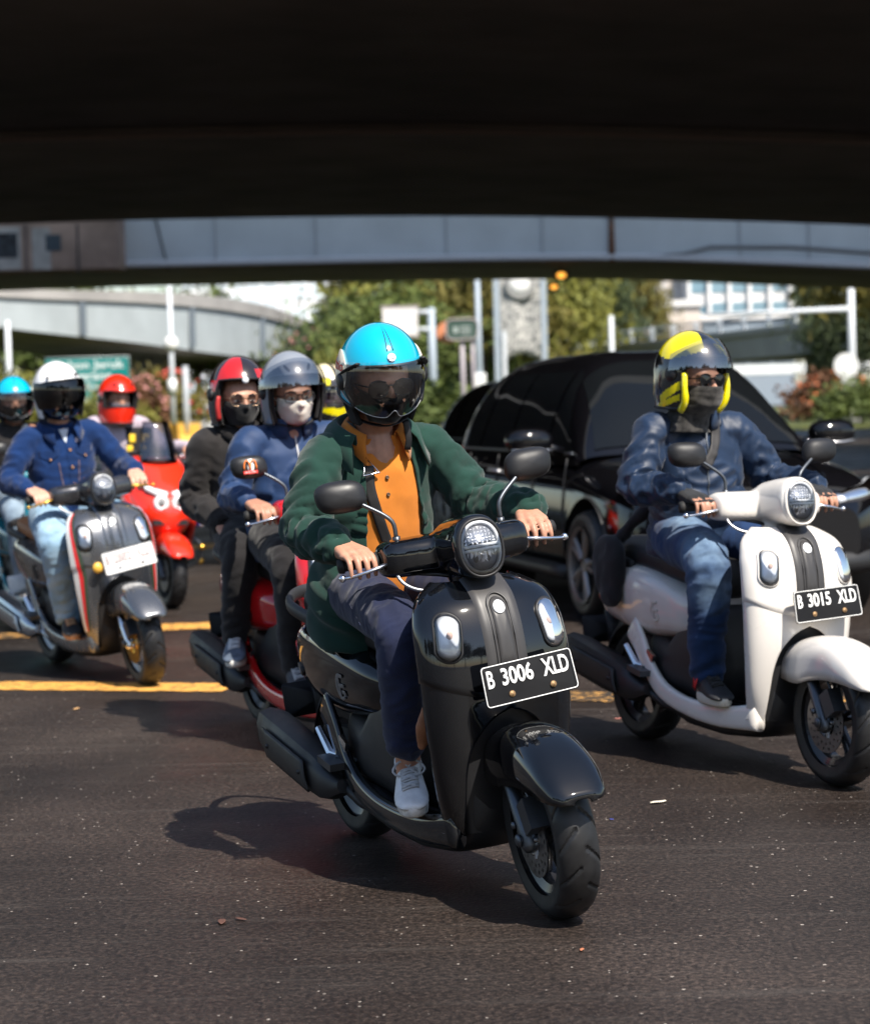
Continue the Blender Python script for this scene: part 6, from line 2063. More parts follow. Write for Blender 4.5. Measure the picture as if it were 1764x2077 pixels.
def car(label, M, paint, group=None, detail=True, cat='car'):
    t = thing('car', label, cat, M, group=group)
    bd = part('body', g_carbody, paint, t, key='carbody', angle=32)
    gh = part('greenhouse', g_green, paint, t, key='cargreen', angle=40)
    part('wheel_well', lambda: G().box([0, 0, .42], [3.6, 1.3, .36]), M_CARTRIM, t, key='carwell', smooth=False)
    ws = part('windscreen', g_windscreen, M_CARGLASS, t, key='carws')
    for k, (xw, y0) in enumerate(((.35, -.45), (.38, .2))):
        part('wiper', lambda: G().tube(polyline([[.99, y0, 1.0], [.93, y0+.25, 1.045], [.89, y0+.55, 1.065]], 8), .012, 6), M_CARTRIM, t, key='wiper%d' % k)
    for s in (-1, 1):
        for j, a in enumerate(((-.62, .22, .02, -.02), (.26, .86, .0, -.52), (-1.36, -.66, .08, .02), (-1.78, -1.42, .16, .08))):
            part('side_window', lambda: g_sidewin(s, *a), M_CARGLASS, t, key='sw%d%d' % (s, j))
        part('belt_trim', lambda: G().tube([side_pt(x, 1.005, s, .012) for x in np.linspace(-1.8, .86, 30)], .010, 6), M_DARKMETAL, t, key='belt%d' % s)
        mr = part('door_mirror', lambda: G().ell([.72, s*1.03, 1.09], [.10, .155, .085], 22, 14, e=.8).tube([[.70, s*.80, 1.02], [.72, s*.92, 1.05]], [.03, .03], 8), paint, t, key='cmir%d' % s)
        part('mirror_glass', lambda: G().ell([.635, s*1.03, 1.09], [.015, .125, .066], 18, 10), M_MIRROR, mr, key='cmirg%d' % s)
        part('mirror_trim', lambda: G().tube(polyline([[.80, s*.90, 1.035], [.83, s*1.03, 1.025], [.78, s*1.16, 1.035]], 8), .010, 6), M_STEEL, mr, key='cmirt%d' % s)
        for x in (-.45, .30):
            part('door_handle', lambda: G().tube(polyline([[-.11, 0, 0], [-.08, s*.03, .008], [.08, s*.03, .008], [.11, 0, 0]], 10), .013, 8), M_STEEL, t, key='dh%d' % s, loc=(x-.25, s*(float(C_w(x))*.955), .86))
        for x in (.93, .25, -.62, -1.38):
            part('door_seam', lambda: G().tube([[x+.02*math.sin(z*6), s*(float(C_w(x))*(.998-.055*max(0, (z-.62)/.4)**1.5)+.0), z] for z in np.linspace(.36, .98, 10)], .005, 4), M_CARTRIM, t, key='seam%d%.2f' % (s, x))
        part('sill', lambda: G().tube([[x, s*.86, .27] for x in np.linspace(-.95, .95, 8)], .05, 8), M_CARTRIM, t, key='sill%d' % s)
        hl = part('headlight', lambda: _carlamp(s, 1.0, 0.0), M_REFL2, t, key='chl%d' % s)
        part('lens', lambda: _carlamp(s, 1.03, .012), M_LENS, hl, key='chll%d' % s)
        part('running_light', lambda: G().tube(polyline([[2.11, s*.40, .715], [2.02, s*.62, .745], [1.86, s*.78, .80]], 10)+np.array([.035, s*.02, -.02]), .012, 6), M_LED, hl, key='drl%d' % s)
        part('fog_lamp', lambda: G().ell([2.03, s*.60, .46], [.05, .06, .04], 12, 8), M_AMBERLENS, t, key='fog%d' % s)
        part('tail_light', lambda: G().ell([-2.02, s*.68, .95], [.08, .16, .07], 16, 10), M_REDLENS, t, key='ctl%d' % s)
        for x in (1.32, -1.33):
            wm = Matrix.Translation((x, s*.79, .34)) @ Matrix.Rotation(0 if s < 0 else PI, 4, 'Z')
            w = part('wheel', g_wheel_car, M_STEEL2, t, key='cwheel', M=wm, angle=35)
            part('tyre', lambda: tyre_geo(.34, .215, .232, n=96, tread=False), M_RUBBER, w, key='ctyre')
            part('arch_lining', lambda: G().lathe([(.398, -.02), (.398, .35), (.30, .35)], 36, 'Y'), M_CARTRIM, t, key='clin', M=wm @ Matrix.Translation((0, -.05, .01)))
    part('grille', lambda: G().box([2.125, 0, .62], [.06, .80, .20]).box([2.10, 0, .44], [.08, 1.0, .12]), M_CARTRIM, t, key='grille', smooth=False, bevel=.02)
    for k in range(4):
        part('grille_bar', lambda: G().tube([[2.165, -.40, 0], [2.175, 0, 0], [2.165, .40, 0]], .012, 6), M_CHROME, t, key='gbar', loc=(0, 0, .55+k*.048))
    part('bumper', lambda: G().tube(polyline([[1.80, -.84, .38], [2.06, -.66, .36], [2.17, 0, .35], [2.06, .66, .36], [1.80, .84, .38]], 24), .075, 10), M_CARTRIM, t, key='cbump')
    for s in (-1, 1):
        part('bonnet_crease', lambda: G().tube([[x, s*(.42+.1*(1-(x-1.0)/1.1)), float(C_zt(x))+.001] for x in np.linspace(1.05, 1.95, 10)], .006, 4), paint, t, key='crease%d' % s)
    return t
def _carlamp(s, k, off):
    P = polyline([[2.11, s*.40, .715], [2.02, s*.62, .745], [1.80, s*.80, .815]], 14); rings = []
    for i, p in enumerate(P):
        h = (.022+.032*math.sin(PI*min(1, (i+2)/15)))*k; a = np.linspace(0, 2*PI, 14, endpoint=False)
        rings.append(np.stack([p[0]+off+.05*np.cos(a), np.full(14, p[1])+s*.035*np.cos(a), p[2]+h*np.sin(a)], 1))
    return G().loft(rings)
Ry = R(24)
def car_M(fx, fy, yaw, lx=1.32, ly=-.79, s=1.0):
    """Place a car by the ground point under its near front wheel."""
    h = Vector((math.sin(R(yaw)), -math.cos(R(yaw)), 0)); lf = Vector((math.cos(R(yaw)), math.sin(R(yaw)), 0))
    o = Vector((fx, fy, 0))-h*lx*s-lf*ly*s
    return Matrix.Translation(o) @ Matrix.Rotation(R(yaw-90), 4, 'Z') @ Matrix.Scale(s, 4)
p = ground(1214, 1258)
car('glossy black SUV with dark glass behind the rider in blue jacket', car_M(p[0], p[1], 14), M_CARBLACK, group='cars in the queue')
p = at_depth(1085, 1000, 22.3)
car('second black car mostly hidden behind the black SUV', Matrix.Translation((1.30, 22.6, 0)) @ Matrix.Rotation(R(18-90), 4, 'Z') @ Matrix.Scale(.94, 4), M_CARBLACK, group='cars in the queue')
p = at_depth(318, 800, 92)
car('far white car parked behind the flowering bushes', Matrix.Translation((p[0], 92, .75)) @ Matrix.Rotation(R(20), 4, 'Z'), M_CARWHITE)
tag(obj('raised_verge', make_mesh('raised_verge', G().box([p[0], 92, .37], [9, 4, .74])), M_CONC), kind='structure')

# ------------------------------------------------------------------ maxi scooter (red, broad nose with twin round lamps)
def g_nose():
    rings = []; n = 40
    for z, xf, xr, hw in ((.46, .52, .36, .07), (.52, .60, .34, .15), (.58, .63, .32, .20), (.66, .635, .30, .235), (.74, .60, .28, .25), (.82, .54, .26, .245), (.90, .46, .24, .225), (.98, .38, .23, .19), (1.03, .33, .23, .15)):
        a = np.linspace(-PI/2, PI/2, n); rings.append(np.stack([xr+(xf-xr)*np.abs(np.cos(a))**.75, hw*spow(np.sin(a), .85), np.full(n, z)], 1))
    Z = np.array([r[0, 2] for r in rings]); f = spl(Z, np.array(rings).reshape(len(rings), -1)); zz = np.linspace(.46, 1.03, 28)
    return G().grid(f(zz).reshape(28, n, 3), flip=True)
def maxi(label, M, steer=0):
    t = thing('scooter', label, 'scooter', M)
    P0 = Vector((.605, 0, .23)); SM = Matrix.Translation(P0) @ Matrix.Rotation(R(steer), 4, Vector(SDIR.tolist())) @ Matrix.Translation(-P0)
    RP = mat('fluo_red_paint', (.80, .030, .010), .22, coat=.8)
    part('nose_fairing', g_nose, RP, t, key='nose', solid=.01)
    part('inner_fairing', lambda: G().box([.29, 0, .62], [.06, .36, .70]), M_PLASTIC, t, smooth=False, bevel=.03)
    for s in (-1, 1):
        part('side_fairing', lambda: G().loft([[[x, s*(y+dy), z+dz] for dy, dz in ((0, -h), (.02, -h*.3), (.02, h*.5), (0, h), (-.03, h*.6), (-.03, -h*.6))] for x, y, z, h in ((.50, .20, .62, .05), (.40, .235, .66, .16), (.30, .24, .62, .24), (.16, .225, .46, .17), (.0, .22, .34, .09))], flip=s > 0), RP, t)
        part('blue_flash', lambda: G().box([.44, s*.245, .60], [.10, .02, .05], mrot('Y', 35)), mat('flash_blue', (.02, .06, .5), .3), t, smooth=False)
        hl = part('headlight', lambda: G().lathe([(.001, .012), (.026, .012), (.030, .018), (.046, .021), (.051, .012), (.051, -.01)], 24, 'X'), M_LED, t, loc=(.606, s*.064, .715))
        part('projector', lambda: G().ell([.016, 0, 0], [.012, .024, .024], 16, 10), mat('projector_glass', (.20, .20, .20), .1), hl)
        part('brow_light', lambda: G().tube(polyline([[.60, s*.02, .765], [.575, s*.10, .79], [.50, s*.185, .84]], 10), [.026]*4+[.022]*3+[.012]*3, 8), M_LED, t)
        part('turn_signal', lambda: G().ell([.40, s*.285, .575], [.035, .035, .035], 12, 8), M_LED, t)
        part('turn_stalk', lambda: G().tube([[.40, s*.22, .57], [.40, s*.27, .572]], .012, 8), M_PLASTIC, t)
        part('crash_bar', lambda: G().tube(polyline([[.30, s*.20, .50], [.34, s*.30, .42], [.30, s*.30, .30], [.22, s*.2, .24]], 14), .013, 8), M_DARKMETAL, t)
        part('slider', lambda: G().ell([.34, s*.315, .40], [.022, .03, .022], 10, 8), mat('anodised_gold', (.75, .45, .08), .3, 1.0), t)
        part('slider', lambda: G().ell([.29, s*.315, .30], [.022, .03, .022], 10, 8), mat('anodised_gold', (.75, .45, .08), .3, 1.0), t)
        part('fork_leg', None, M_DARKMETAL, t, key='fork%d' % s, M=SM)
        part('grip', None, M_GRIP, t, key='grip%d' % s, M=SM @ Matrix.Translation((0, 0, .09)))
        part('lever', None, M_CHROME, t, key='lever%d' % s, M=SM @ Matrix.Translation((0, 0, .09)))
    part('nose_grille', lambda: G().box([.60, 0, .585], [.05, .24, .035]), M_PLASTIC, t, smooth=False)
    part('windscreen', lambda: G().grid([[[.36-.10*v+.05*(1-(u/.13)**2), u*(1-.30*v*v), .99+.28*v] for v in np.linspace(0, 1, 12)] for u in np.linspace(-.13, .13, 15)]), glass('screen_smoke', (.45, .45, .48), .05, .10), t, solid=.004)
    part('beak_fender', lambda: g_fender(), RP, t, key='beakf', M=SM, solid=.006)
    part('license_plate', lambda: G().box([.64, 0, .50], [.01, .01, .01]), M_PLASTIC, t, smooth=False)
    fw = part('front_wheel', None, M_BLACKRIM, t, key='rim_f', M=SM)
    part('tyre', None, M_RUBBER, fw, key='tyre_f')
    part('brake_disc', None, M_STEEL2, fw, key='disc')
    for nm, k, m in (('body_panel', 'body', RP), ('seat', 'seat', M_SEAT), ('lower_cover', 'lower', M_PLASTIC), ('belly_pan', 'belly', M_PLASTIC), ('floorboard', 'floor', M_PLASTIC), ('muffler', 'muffler', M_PLASTIC), ('engine', 'engine', M_DARKMETAL2), ('grab_rail', 'grab', M_PLASTIC), ('tail_light', 'taillight', M_REDLENS)):
        part(nm, None, m, t, key=k)
    rw = part('rear_wheel', None, M_BLACKRIM, t, key='rim_r'); part('tyre', None, M_RUBBER, rw, key='tyre_r')
    part('handlebar', lambda: G().tube(polyline([bar_pt(-1, .24)+np.array([0, 0, .09]), [.25, -.10, 1.06], [.25, .10, 1.06], bar_pt(1, .24)+np.array([0, 0, .09])], 14), .014, 10), M_PLASTIC, t, M=SM)
    return t
# ------------------------------------------------------------------ riders and their scooters
P0s = Vector((.605, 0, .23))
def steerM(a):
    return Matrix.Translation(P0s) @ Matrix.Rotation(R(a), 4, Vector(SDIR.tolist())) @ Matrix.Translation(-P0s) @ BAR
def pt_on(bvh, y, z, off=.004, x0=.7):
    return on_front(bvh, np.array([[y]]), np.array([[z]]), off, x0)[0, 0]
def button(parent, bvh, y, z, r, m, name='button', off=.002):
    p = pt_on(bvh, y, z, off)
    return part(name, lambda: G().lathe([(.0001, r*.35), (r*.6, r*.35), (r*.75, r*.5), (r, r*.3), (r, -r*.4)], 14, 'X'), m, parent, key='btn%.4f' % r, loc=p.tolist())
def front_patch(parent, name, bvh, outline_y, outline_z, m, off=.004, solid=.003, n=10):
    """Rectangular or pointed flap laid on the chest; outline functions give y and z for u, v in 0..1."""
    U, Vv = np.meshgrid(np.linspace(0, 1, n), np.linspace(0, 1, n), indexing='ij')
    X = on_front(bvh, outline_y(U, Vv), outline_z(U, Vv), off)
    return part(name, G().grid(X), m, parent, solid=solid, off=1)
def jean_mat(name, base, fade, spots):
    """Denim worn pale at given places (knee, thigh), with fine diagonal grain."""
    m = cloth(name, base, .9, noise=.3, nscale=9, bump=.4, bscale=1300); nt = m.node_tree; b = nt.nodes['Principled BSDF']; N = nt.nodes.new; Lk = nt.links.new
    src = b.inputs['Base Color'].links[0].from_socket; tc = N('ShaderNodeTexCoord'); acc = None
    nz = N('ShaderNodeTexNoise'); nz.inputs['Scale'].default_value = 24; nz.inputs['Detail'].default_value = 6; Lk(tc.outputs['Object'], nz.inputs['Vector'])
    for c, r in spots:
        d = N('ShaderNodeVectorMath'); d.operation = 'DISTANCE'; d.inputs[1].default_value = c; Lk(tc.outputs['Object'], d.inputs[0])
        mr = N('ShaderNodeMapRange'); mr.inputs[1].default_value = r*.25; mr.inputs[2].default_value = r; mr.inputs[3].default_value = 1; mr.inputs[4].default_value = 0; Lk(d.outputs['Value'], mr.inputs[0])
        if acc is None:
            acc = mr.outputs[0]
        else:
            mx = N('ShaderNodeMath'); mx.operation = 'MAXIMUM'; Lk(acc, mx.inputs[0]); Lk(mr.outputs[0], mx.inputs[1]); acc = mx.outputs[0]
    mu = N('ShaderNodeMath'); mu.operation = 'MULTIPLY'; Lk(acc, mu.inputs[0]); Lk(nz.outputs['Fac'], mu.inputs[1])
    x = N('ShaderNodeMix'); x.data_type = 'RGBA'; Lk(mu.outputs[0], x.inputs[0]); Lk(src, x.inputs[6]); x.inputs[7].default_value = (*fade, 1); Lk(x.outputs[2], b.inputs['Base Color'])
    return m
SK1 = skin_mat('skin_warm', (.46, .235, .155)); SK2 = skin_mat('skin_tan', (.40, .20, .13)); SK3 = skin_mat('skin_light', (.55, .31, .22))
M_MASKB = cloth('mask_black', (.012, .012, .013), .75, bump=.2); M_MASKW = cloth('mask_white', (.62, .57, .50), .8, bump=.2)
M_SHADES = mat('shades_frame', (.008, .008, .009), .15, coat=.5); M_SHLENS = mat('shades_lens', (.006, .006, .007), .05, spec=.6)
GREY_V = glass('visor_clear', (.95, .94, .93), .02, .07); DARK_V = glass('visor_dark', (.008, .008, .01), .05, .03); SMOKE_V = glass('visor_smoke', (.62, .64, .67), .07, .22)

# ================= black scooter, rider in green overshirt
BLK = bike_matrix(.30, 5.75, 24.5, 4.5)
t1 = scooter('glossy black scooter in front with plate B 3006 XLD', BLK, M_BLACKPAINT, 'B  3006   XLD', steer=-7, plate_tilt=3.5, group='retro scooters', badge=mat('badge_silver', (.22, .23, .24), .35, .5))
GREEN = cloth('green_twill', (.009, .037, .028), .92, bump=.5, bscale=1200, noise=.18, nscale=9)
ORANGE = cloth('orange_pique', (.58, .185, .022), .85, bump=.5, bscale=1400, noise=.10, nscale=12)
NAVY = cloth('navy_chino', (.010, .015, .045), .8, bump=.35, bscale=1500, noise=.2)
SHW = mat('leather_white', (.66, .66, .67), .5, noise=.12, nscale=30, bump=.2, bscale=400); SOW = mat('sole_scuffed', (.60, .57, .53), .7, noise=.3, nscale=35); LAC = mat('lace_grey', (.42, .42, .43), .8)
P = person('person in green overshirt and orange polo riding the black scooter, cyan helmet', BLK, dict(
    skin=SK1, vox=.0065, bvox=.0042, jacket=GREEN, shirt=ORANGE, trousers=NAVY, shoe=SHW, sole=SOW, lace=LAC, bow=True, y0=-.045,
    open=((-.105, .035), (-.12, .10)), hem=-.17, flare=1.27, pelvis=(-.32, 0, .845), neck=(-.185, 0, 1.30), elbow_r=(-.12, -.300, 1.035), elbow_l=(-.11, .235, 1.055), grip_y=(.280, .258), hem_up=.20, hem_w=1.05, ankle=(.055, .140, .345), knee=(.185, .182, .742), toe_dir=(1, .42),
    head=(-.095, .005, 1.430), head_rot=(-8, 13, 0), bulk=.93, fold=.024, rough=.006, lam=.05, seed=2.0, vee=.092), steerM(-7))
tt = P['t']; nk, up, fw = P['nk'], P['up'], P['fw']
cyan = mat('helmet_cyan', (.0, .40, .60), .12, coat=1.0)
helmet(tt, P['HM'] @ Matrix.Translation((0, 0, .006)), 'half', [cyan], visor=GREY_V, scale=.965)
face_mask(P, M_MASKB, z0=-.018, off=.008, beak=.006)
eyewear(P, M_SHADES, M_SHLENS, w=.029, h=.021)
eyes(P)
part('jacket_collar', collar_geo(nk, up, fw, r0=.092, gap=50, h=.040, fall=.060, spread=.048, point=.06, dz=-.02), GREEN, tt, solid=.005)
part('shirt_collar', collar_geo(nk, up, fw, gap=36, r0=.064, h=.040, fall=.05, spread=.030, point=.045, dz=-.018), ORANGE, tt, solid=.003)
bs, bj = P['bvh_sh'], P['bvh_jk']
ym = nk[1]+.004
pk = front_patch(P['so'], 'placket', bs, lambda u, v: ym+(u-.5)*.030, lambda u, v: nk[2]-.118-v*.14, ORANGE, .003, .002)
BTN = mat('button_brown', (.10, .06, .035), .3)
for dz in (.135, .185):
    button(P['so'], bs, ym, nk[2]-dz-.01, .0058, BTN, off=.007)
SNAP = mat('snap_green', (.02, .07, .055), .3, .3)
for s, ye in ((-1, -.118), (1, .062)):
    for k in range(4):
        button(P['jk'], bj, ye+s*(.012+.004*k)+nk[1]*.2, nk[2]-.10-k*.095, .0065, SNAP, 'snap', .003)
for s, yc in ((-1, -.155), (1, .115)):
    front_patch(P['jk'], 'pocket_flap', bj, lambda u, v: yc+(u-.5)*.095, lambda u, v: nk[2]-.130-v*(.040+.022*(1-np.abs(2*u-1))), GREEN, .003, .004)
part('sling_strap', strap(bs, np.array([[-.050, nk[2]-.105], [-.052, nk[2]-.17], [-.030, nk[2]-.26], [.004, nk[2]-.36], [.020, nk[2]-.42]])+np.array([nk[1], 0]), .030, .008), mat('strap_black', (.018, .017, .017), .5, bump=.3, bscale=500), tt, solid=.003, off=1)
c = pt_on(bs, nk[1]-.052, nk[2]-.115, .022)
tri = np.array([[0, -.024, -.016], [0, .028, -.012], [0, -.010, .034]]); tri = np.vstack([tri, tri[:2]])+c
part('strap_buckle', G().tube(polyline(tri, 60) if False else tri, .0032, 8, cap=False), M_CHROME, tt)
part('helmet_strap_end', G().tube(polyline([[.02, .062, -.115], [.03, .066, -.17], [.028, .062, -.20]], 10), .007, 8, squash=(.35, 1.4)), M_PLASTIC, tt, M=P['HM'])
part('trouser_crease', G().tube(polyline([P['legs'][-1][0]+np.array([.12, -.088, .02]), P['legs'][-1][1]+np.array([-.08, -.080, .03])], 10), .0012, 4), NAVY, P['tr'])
# leather glove tucked behind the leg shield
g = G(); limb(g, [[.30, -.155, .56], [.285, -.175, .49], [.27, -.185, .44]], [.020, .026, .012], squash=(.6, 1.2)); limb(g, [[.29, -.15, .50], [.275, -.15, .42]], [.016, .010])
V, N, F = remesh(g, .005, 3)
gl = part('glove', (V, F), mat('leather_tan', (.32, .13, .06), .6, noise=.2, nscale=30), None)
gl.matrix_world = BLK; tag(gl, 'tan leather glove tucked behind the leg shield of the black scooter', 'glove')

# ================= white scooter, rider in blue jacket
WHT = bike_matrix(1.367, 7.563, 25, -1.2)
scooter('white scooter with plate B 3015 XLD', WHT, M_WHITEPAINT, 'B  3015   XLD', steer=-2, plate_tilt=4, group='retro scooters', text_mat=M_LED, badge=mat('badge_pale', (.62, .58, .53), .4))
BLUE = cloth('blue_shell', (.0060, .019, .050), .50, bump=.2, bscale=500, noise=.15, sheen=.1, spec=.35)
JEAN = jean_mat('blue_jeans', (.010, .032, .095), (.24, .36, .50), [((.13, -.22, .80), .13), ((.14, -.20, .66), .11), ((-.06, -.18, .90), .12)])
def nb_mark(sh, W, s):
    a = [W(-.012, s*.047, .048), W(.004, s*.0495, .088), W(.018, s*.050, .046), W(.036, s*.0505, .084)]
    part('letter_n', G().tube(np.array(a), .0055, 6, squash=(.6, 1)), mat('letter_red2', (.65, .02, .02), .5), sh)
P = person('person in blue jacket and faded jeans riding the white scooter, yellow black helmet', WHT, dict(
    skin=SK2, vox=.0075, bvox=.0055, jacket=BLUE, trousers=JEAN, shoe=mat('shoe_black', (.02, .02, .022), .6, noise=.3), sole=mat('sole_cream', (.62, .58, .48), .7), lace=mat('lace_black', (.02, .02, .02), .8), shoe_mark=nb_mark,
    y0=-.085, head=(-.085, -.045, 1.412), head_rot=(14, 4, 0), elbow_r=(-.115, -.345, 1.03), elbow_l=(-.115, .235, 1.05), shoulder=.175, bulk=1.0, belly=.012, fold=.026, rough=.008, lam=.05, seed=9.0, knee=(.115, .200, .750), ankle=(.045, .158, .345), thigh=1.08, toe_dir=(1, .25), trouser_fold=.014), steerM(-2))
tt = P['t']; nk, up, fw = P['nk'], P['up'], P['fw']
YEL = mat('helmet_yellow', (.78, .66, .0), .2, coat=1.0); BLKH = mat('helmet_black', (.010, .010, .011), .15, coat=1.0); PALE = mat('helmet_pale', (.80, .70, .45), .25, coat=.8)
def col_yb(c, n):
    x, y, z = c; ay = abs(y); a = math.atan2(ay, x+.012)
    if z > .088+.02*math.cos(a*2) and a > .42 and ay > .018:
        return 1
    if .7 < a < 1.9 and abs(z+.012+.075*(a-.9)) < .016:
        return 1
    if .5 < a < 2.1 and abs(z+.062+.045*(a-.9)) < .011:
        return 1
    return 0
helmet(tt, P['HM'] @ Matrix.Translation((-.006, 0, .012)), 'jet', [BLKH, YEL], visor=SMOKE_V, vis_pose='up', extra=dict(key='yb', colour=col_yb))
for s in (-1, 1):
    part('cheek_pad', G().tube(polyline([[.055, s*.108, .03], [.062, s*.112, -.02], [.060, s*.104, -.075], [.035, s*.098, -.11]], 12), [.012]*6+[.014]*6, 8), YEL, tt, M=P['HM'])
eyewear(P, M_SHADES, M_SHLENS); eyes(P)
def gaiter():
    g = G(); rings = []
    for z, a, b, cx in ((-.016, .098, .073, .024), (-.035, .104, .074, .022), (-.06, .102, .073, .016), (-.09, .098, .071, .012), (-.12, .076, .070, -.012), (-.16, .078, .078, -.028), (-.19, .088, .09, -.038)):
        yy, xx = ring_se(36, b, a, 2.1); rings.append(np.stack([cx+xx, yy, np.full(36, z)+.012*(xx/a < -.2)], 1))
    Z = np.linspace(0, 1, 26); f = spl(np.linspace(0, 1, 7), np.array(rings).reshape(7, -1)); A = f(Z).reshape(26, 36, 3)
    d = A-A.mean(1, keepdims=True); d /= np.linalg.norm(d, axis=2)[:, :, None]
    n = pnoise((A*np.array([26, 26, 60])).reshape(-1, 3)+3).reshape(26, 36); A = A+d*(.010*n)[:, :, None]
    return G().loft(A, cap=False, flip=True)
part('neck_gaiter', gaiter, cloth('gaiter_black', (.02, .019, .019), .8, noise=.8, nscale=28, col2=(.07, .065, .06)), tt, M=P['HM'], solid=.003)
part('collar', stand_collar(nk, up, fw, r0=.086, h=.05, gap=10, dz=-.008), BLUE, tt, solid=.006)
bj = P['bvh_jk']
part('zip', strap(bj, np.array([[.0, nk[2]-.04], [.0, nk[2]-.2], [.0, nk[2]-.42]])+np.array([nk[1], 0]), .006, .004), M_DARKMETAL, P['jk'])
part('zip_puller', lambda: G().box([0, 0, 0], [.004, .006, .028]), M_STEEL, P['jk'], smooth=False, loc=(pt_on(bj, nk[1], nk[2]-.085, .008)).tolist())
part('bag_strap', strap(bj, np.array([[.03, nk[2]-.015], [.045, nk[2]-.06], [.020, nk[2]-.14], [-.02, nk[2]-.20]])+np.array([nk[1], 0]), .040, .010), mat('strap_charcoal', (.035, .033, .033), .7), tt, solid=.003, off=1)
for s in (-1, 1):
    front_patch(P['jk'], 'pocket_seam', bj, lambda u, v: s*(.075+.012*u+.02*v), lambda u, v: nk[2]-.30-v*.13, BLUE, .002, .002)
g = G()
for s in (-1, 1):
    gg = G(); hand_geo(gg, P['hands'][s], s, P['arms'][s][2], 1.0, 1.16, tips=False)
    V, N, F = remesh(gg, .006, 4)
    go = part('glove', (V, F), cloth('glove_black', (.013, .013, .014), .75, bump=.4), tt)
    part('cuff_label', G().tube(polyline([P['arms'][s][2]+np.array([-.012, -.02, .026]), P['arms'][s][2]+np.array([-.004, 0, .031]), P['arms'][s][2]+np.array([-.012, .02, .026])], 6), .004, 6, squash=(.3, 1)), M_WHITE, go)
# faded patch on the knee, and the bag slung at the rear
kp = P['legs'][-1][1]
g = G(); g.ell([-.60, -.200, .70], [.095, .034, .115], 24, 16, e=.75); g.ell([-.58, -.205, .62], [.06, .026, .08], 20, 14, e=.8);  g.tube([[-.62, -.19, .74], [-.52, -.15, .86], [-.42, -.10, .95]], [.022, .022, .02], 8)
V, N, F = remesh(g, .009, 5); V = rough_folds(V, N, .016, (10, 10, 9), 3)
b = part('hanging_cloth_bag', (V, F), cloth('bag_black', (.013, .013, .015), .85), None); b.matrix_world = WHT
tag(b, 'black cloth bag hanging from the grab rail of the white scooter', 'bag')

# ================= silver scooter, rider in denim jacket
SIL = bike_matrix(-1.436, 10.83, 29, 6)
GOLD = mat('anodised_gold', (.75, .45, .08), .3, 1.0)
scooter('silver grey scooter with tricolour stripes and white plate', SIL, M_SILVERPAINT, 'B 2882  XLD', steer=-4, plate_tilt=5, dark_plate=False, strip=M_SILVERPAINT, cowl=mat('gunmetal_paint', (.05, .05, .055), .25, .6, coat=1.0), lever=GOLD, rim=mat('wheel_silver', (.35, .35, .36), .35, .8), fork=M_CHROME, muffler=mat('muffler_steel', (.5, .53, .56), .25, .9), seat=mat('seat_tan', (.30, .12, .045), .55), disc=GOLD, stripes=True, mirrors=(False, False), group='retro scooters', tail_tag=False)
part('amber_marker', lambda: G().ell([.50, -.125, .60], [.02, .028, .028], 16, 10), mat('amber_clear', (.75, .42, .06), .2, coat=.6), [o for o in COL.objects if o.get('label', '').startswith('silver')][0])
DENIM = cloth('denim_blue', (.002, .021, .090), .9, noise=.25, nscale=9, bump=.5, bscale=900)
LJEAN = cloth('light_jeans', (.20, .36, .52), .9, noise=.25, nscale=8, bump=.4, bscale=900, col2=(.33, .48, .62))
P = person('person in denim jacket and pale jeans riding the silver scooter, white helmet', SIL, dict(
    skin=SK3, vox=.010, bvox=.006, jacket=DENIM, trousers=LJEAN, shoe=mat('shoe_black2', (.015, .015, .017), .6), sole=mat('sole_tan', (.45, .24, .12), .7), y0=.0,
    head=(-.08, .0, 1.440), neck=(-.155, 0, 1.305), sh_z=1.245, head_rot=(-4, 4, 0), shoulder=.168, bulk=1.0, fold=.016, seed=4.0, knee=(.17, .215, .735), ankle=(.075, .165, .34), thigh=1.12, trouser_fold=.016), steerM(-4))
tt = P['t']; nk, up, fw = P['nk'], P['up'], P['fw']
helmet(tt, P['HM'] @ Matrix.Translation((-.004, 0, .014)), 'jet', [mat('helmet_white', (.80, .81, .82), .2, coat=.8)], visor=DARK_V)
eyes(P)
for s in (-1, 1):
    part('helmet_vent', G().ell([.09, s*.075, .115], [.02, .008, .006], 10, 6, mrot('Z', s*30)), M_PLASTIC, tt, M=P['HM'])
part('collar', collar_geo(nk, up, fw, r0=.080, gap=30, h=.04, fall=.05, spread=.035, point=.04, dz=-.025), DENIM, tt, solid=.005)
bj = P['bvh_jk']
part('button_band', strap(bj, np.array([[.01, nk[2]-.10], [.012, nk[2]-.25], [.01, nk[2]-.44]])+np.array([nk[1], 0]), .030, .004), DENIM, P['jk'])
COP = mat('copper_button', (.45, .24, .12), .4, .8)
for k in range(3):
    button(P['jk'], bj, nk[1]+.012, nk[2]-.14-k*.09, .0075, COP, off=.008)
for s in (-1, 1):
    front_patch(P['jk'], 'pocket_flap', bj, lambda u, v: nk[1]+s*.095+(u-.5)*.10, lambda u, v: nk[2]-.125-v*(.035+.028*(1-np.abs(2*u-1))), DENIM, .004, .004)
    button(P['jk'], bj, nk[1]+s*.095, nk[2]-.178, .0065, COP, off=.010)
    part('seam', strap(bj, np.array([[s*.055, nk[2]-.20], [s*.035, nk[2]-.42]])+np.array([nk[1], 0]), .004, .003), mat('stitch_tan', (.16, .10, .09), .8), P['jk'])
front_patch(P['jk'], 'chest_badge', bj, lambda u, v: nk[1]+.072+(u-.5)*.034, lambda u, v: nk[2]-.085-v*.02+.008*u, mat('badge_pinkwhite', (.75, .62, .66), .5), .006, .002, 5)
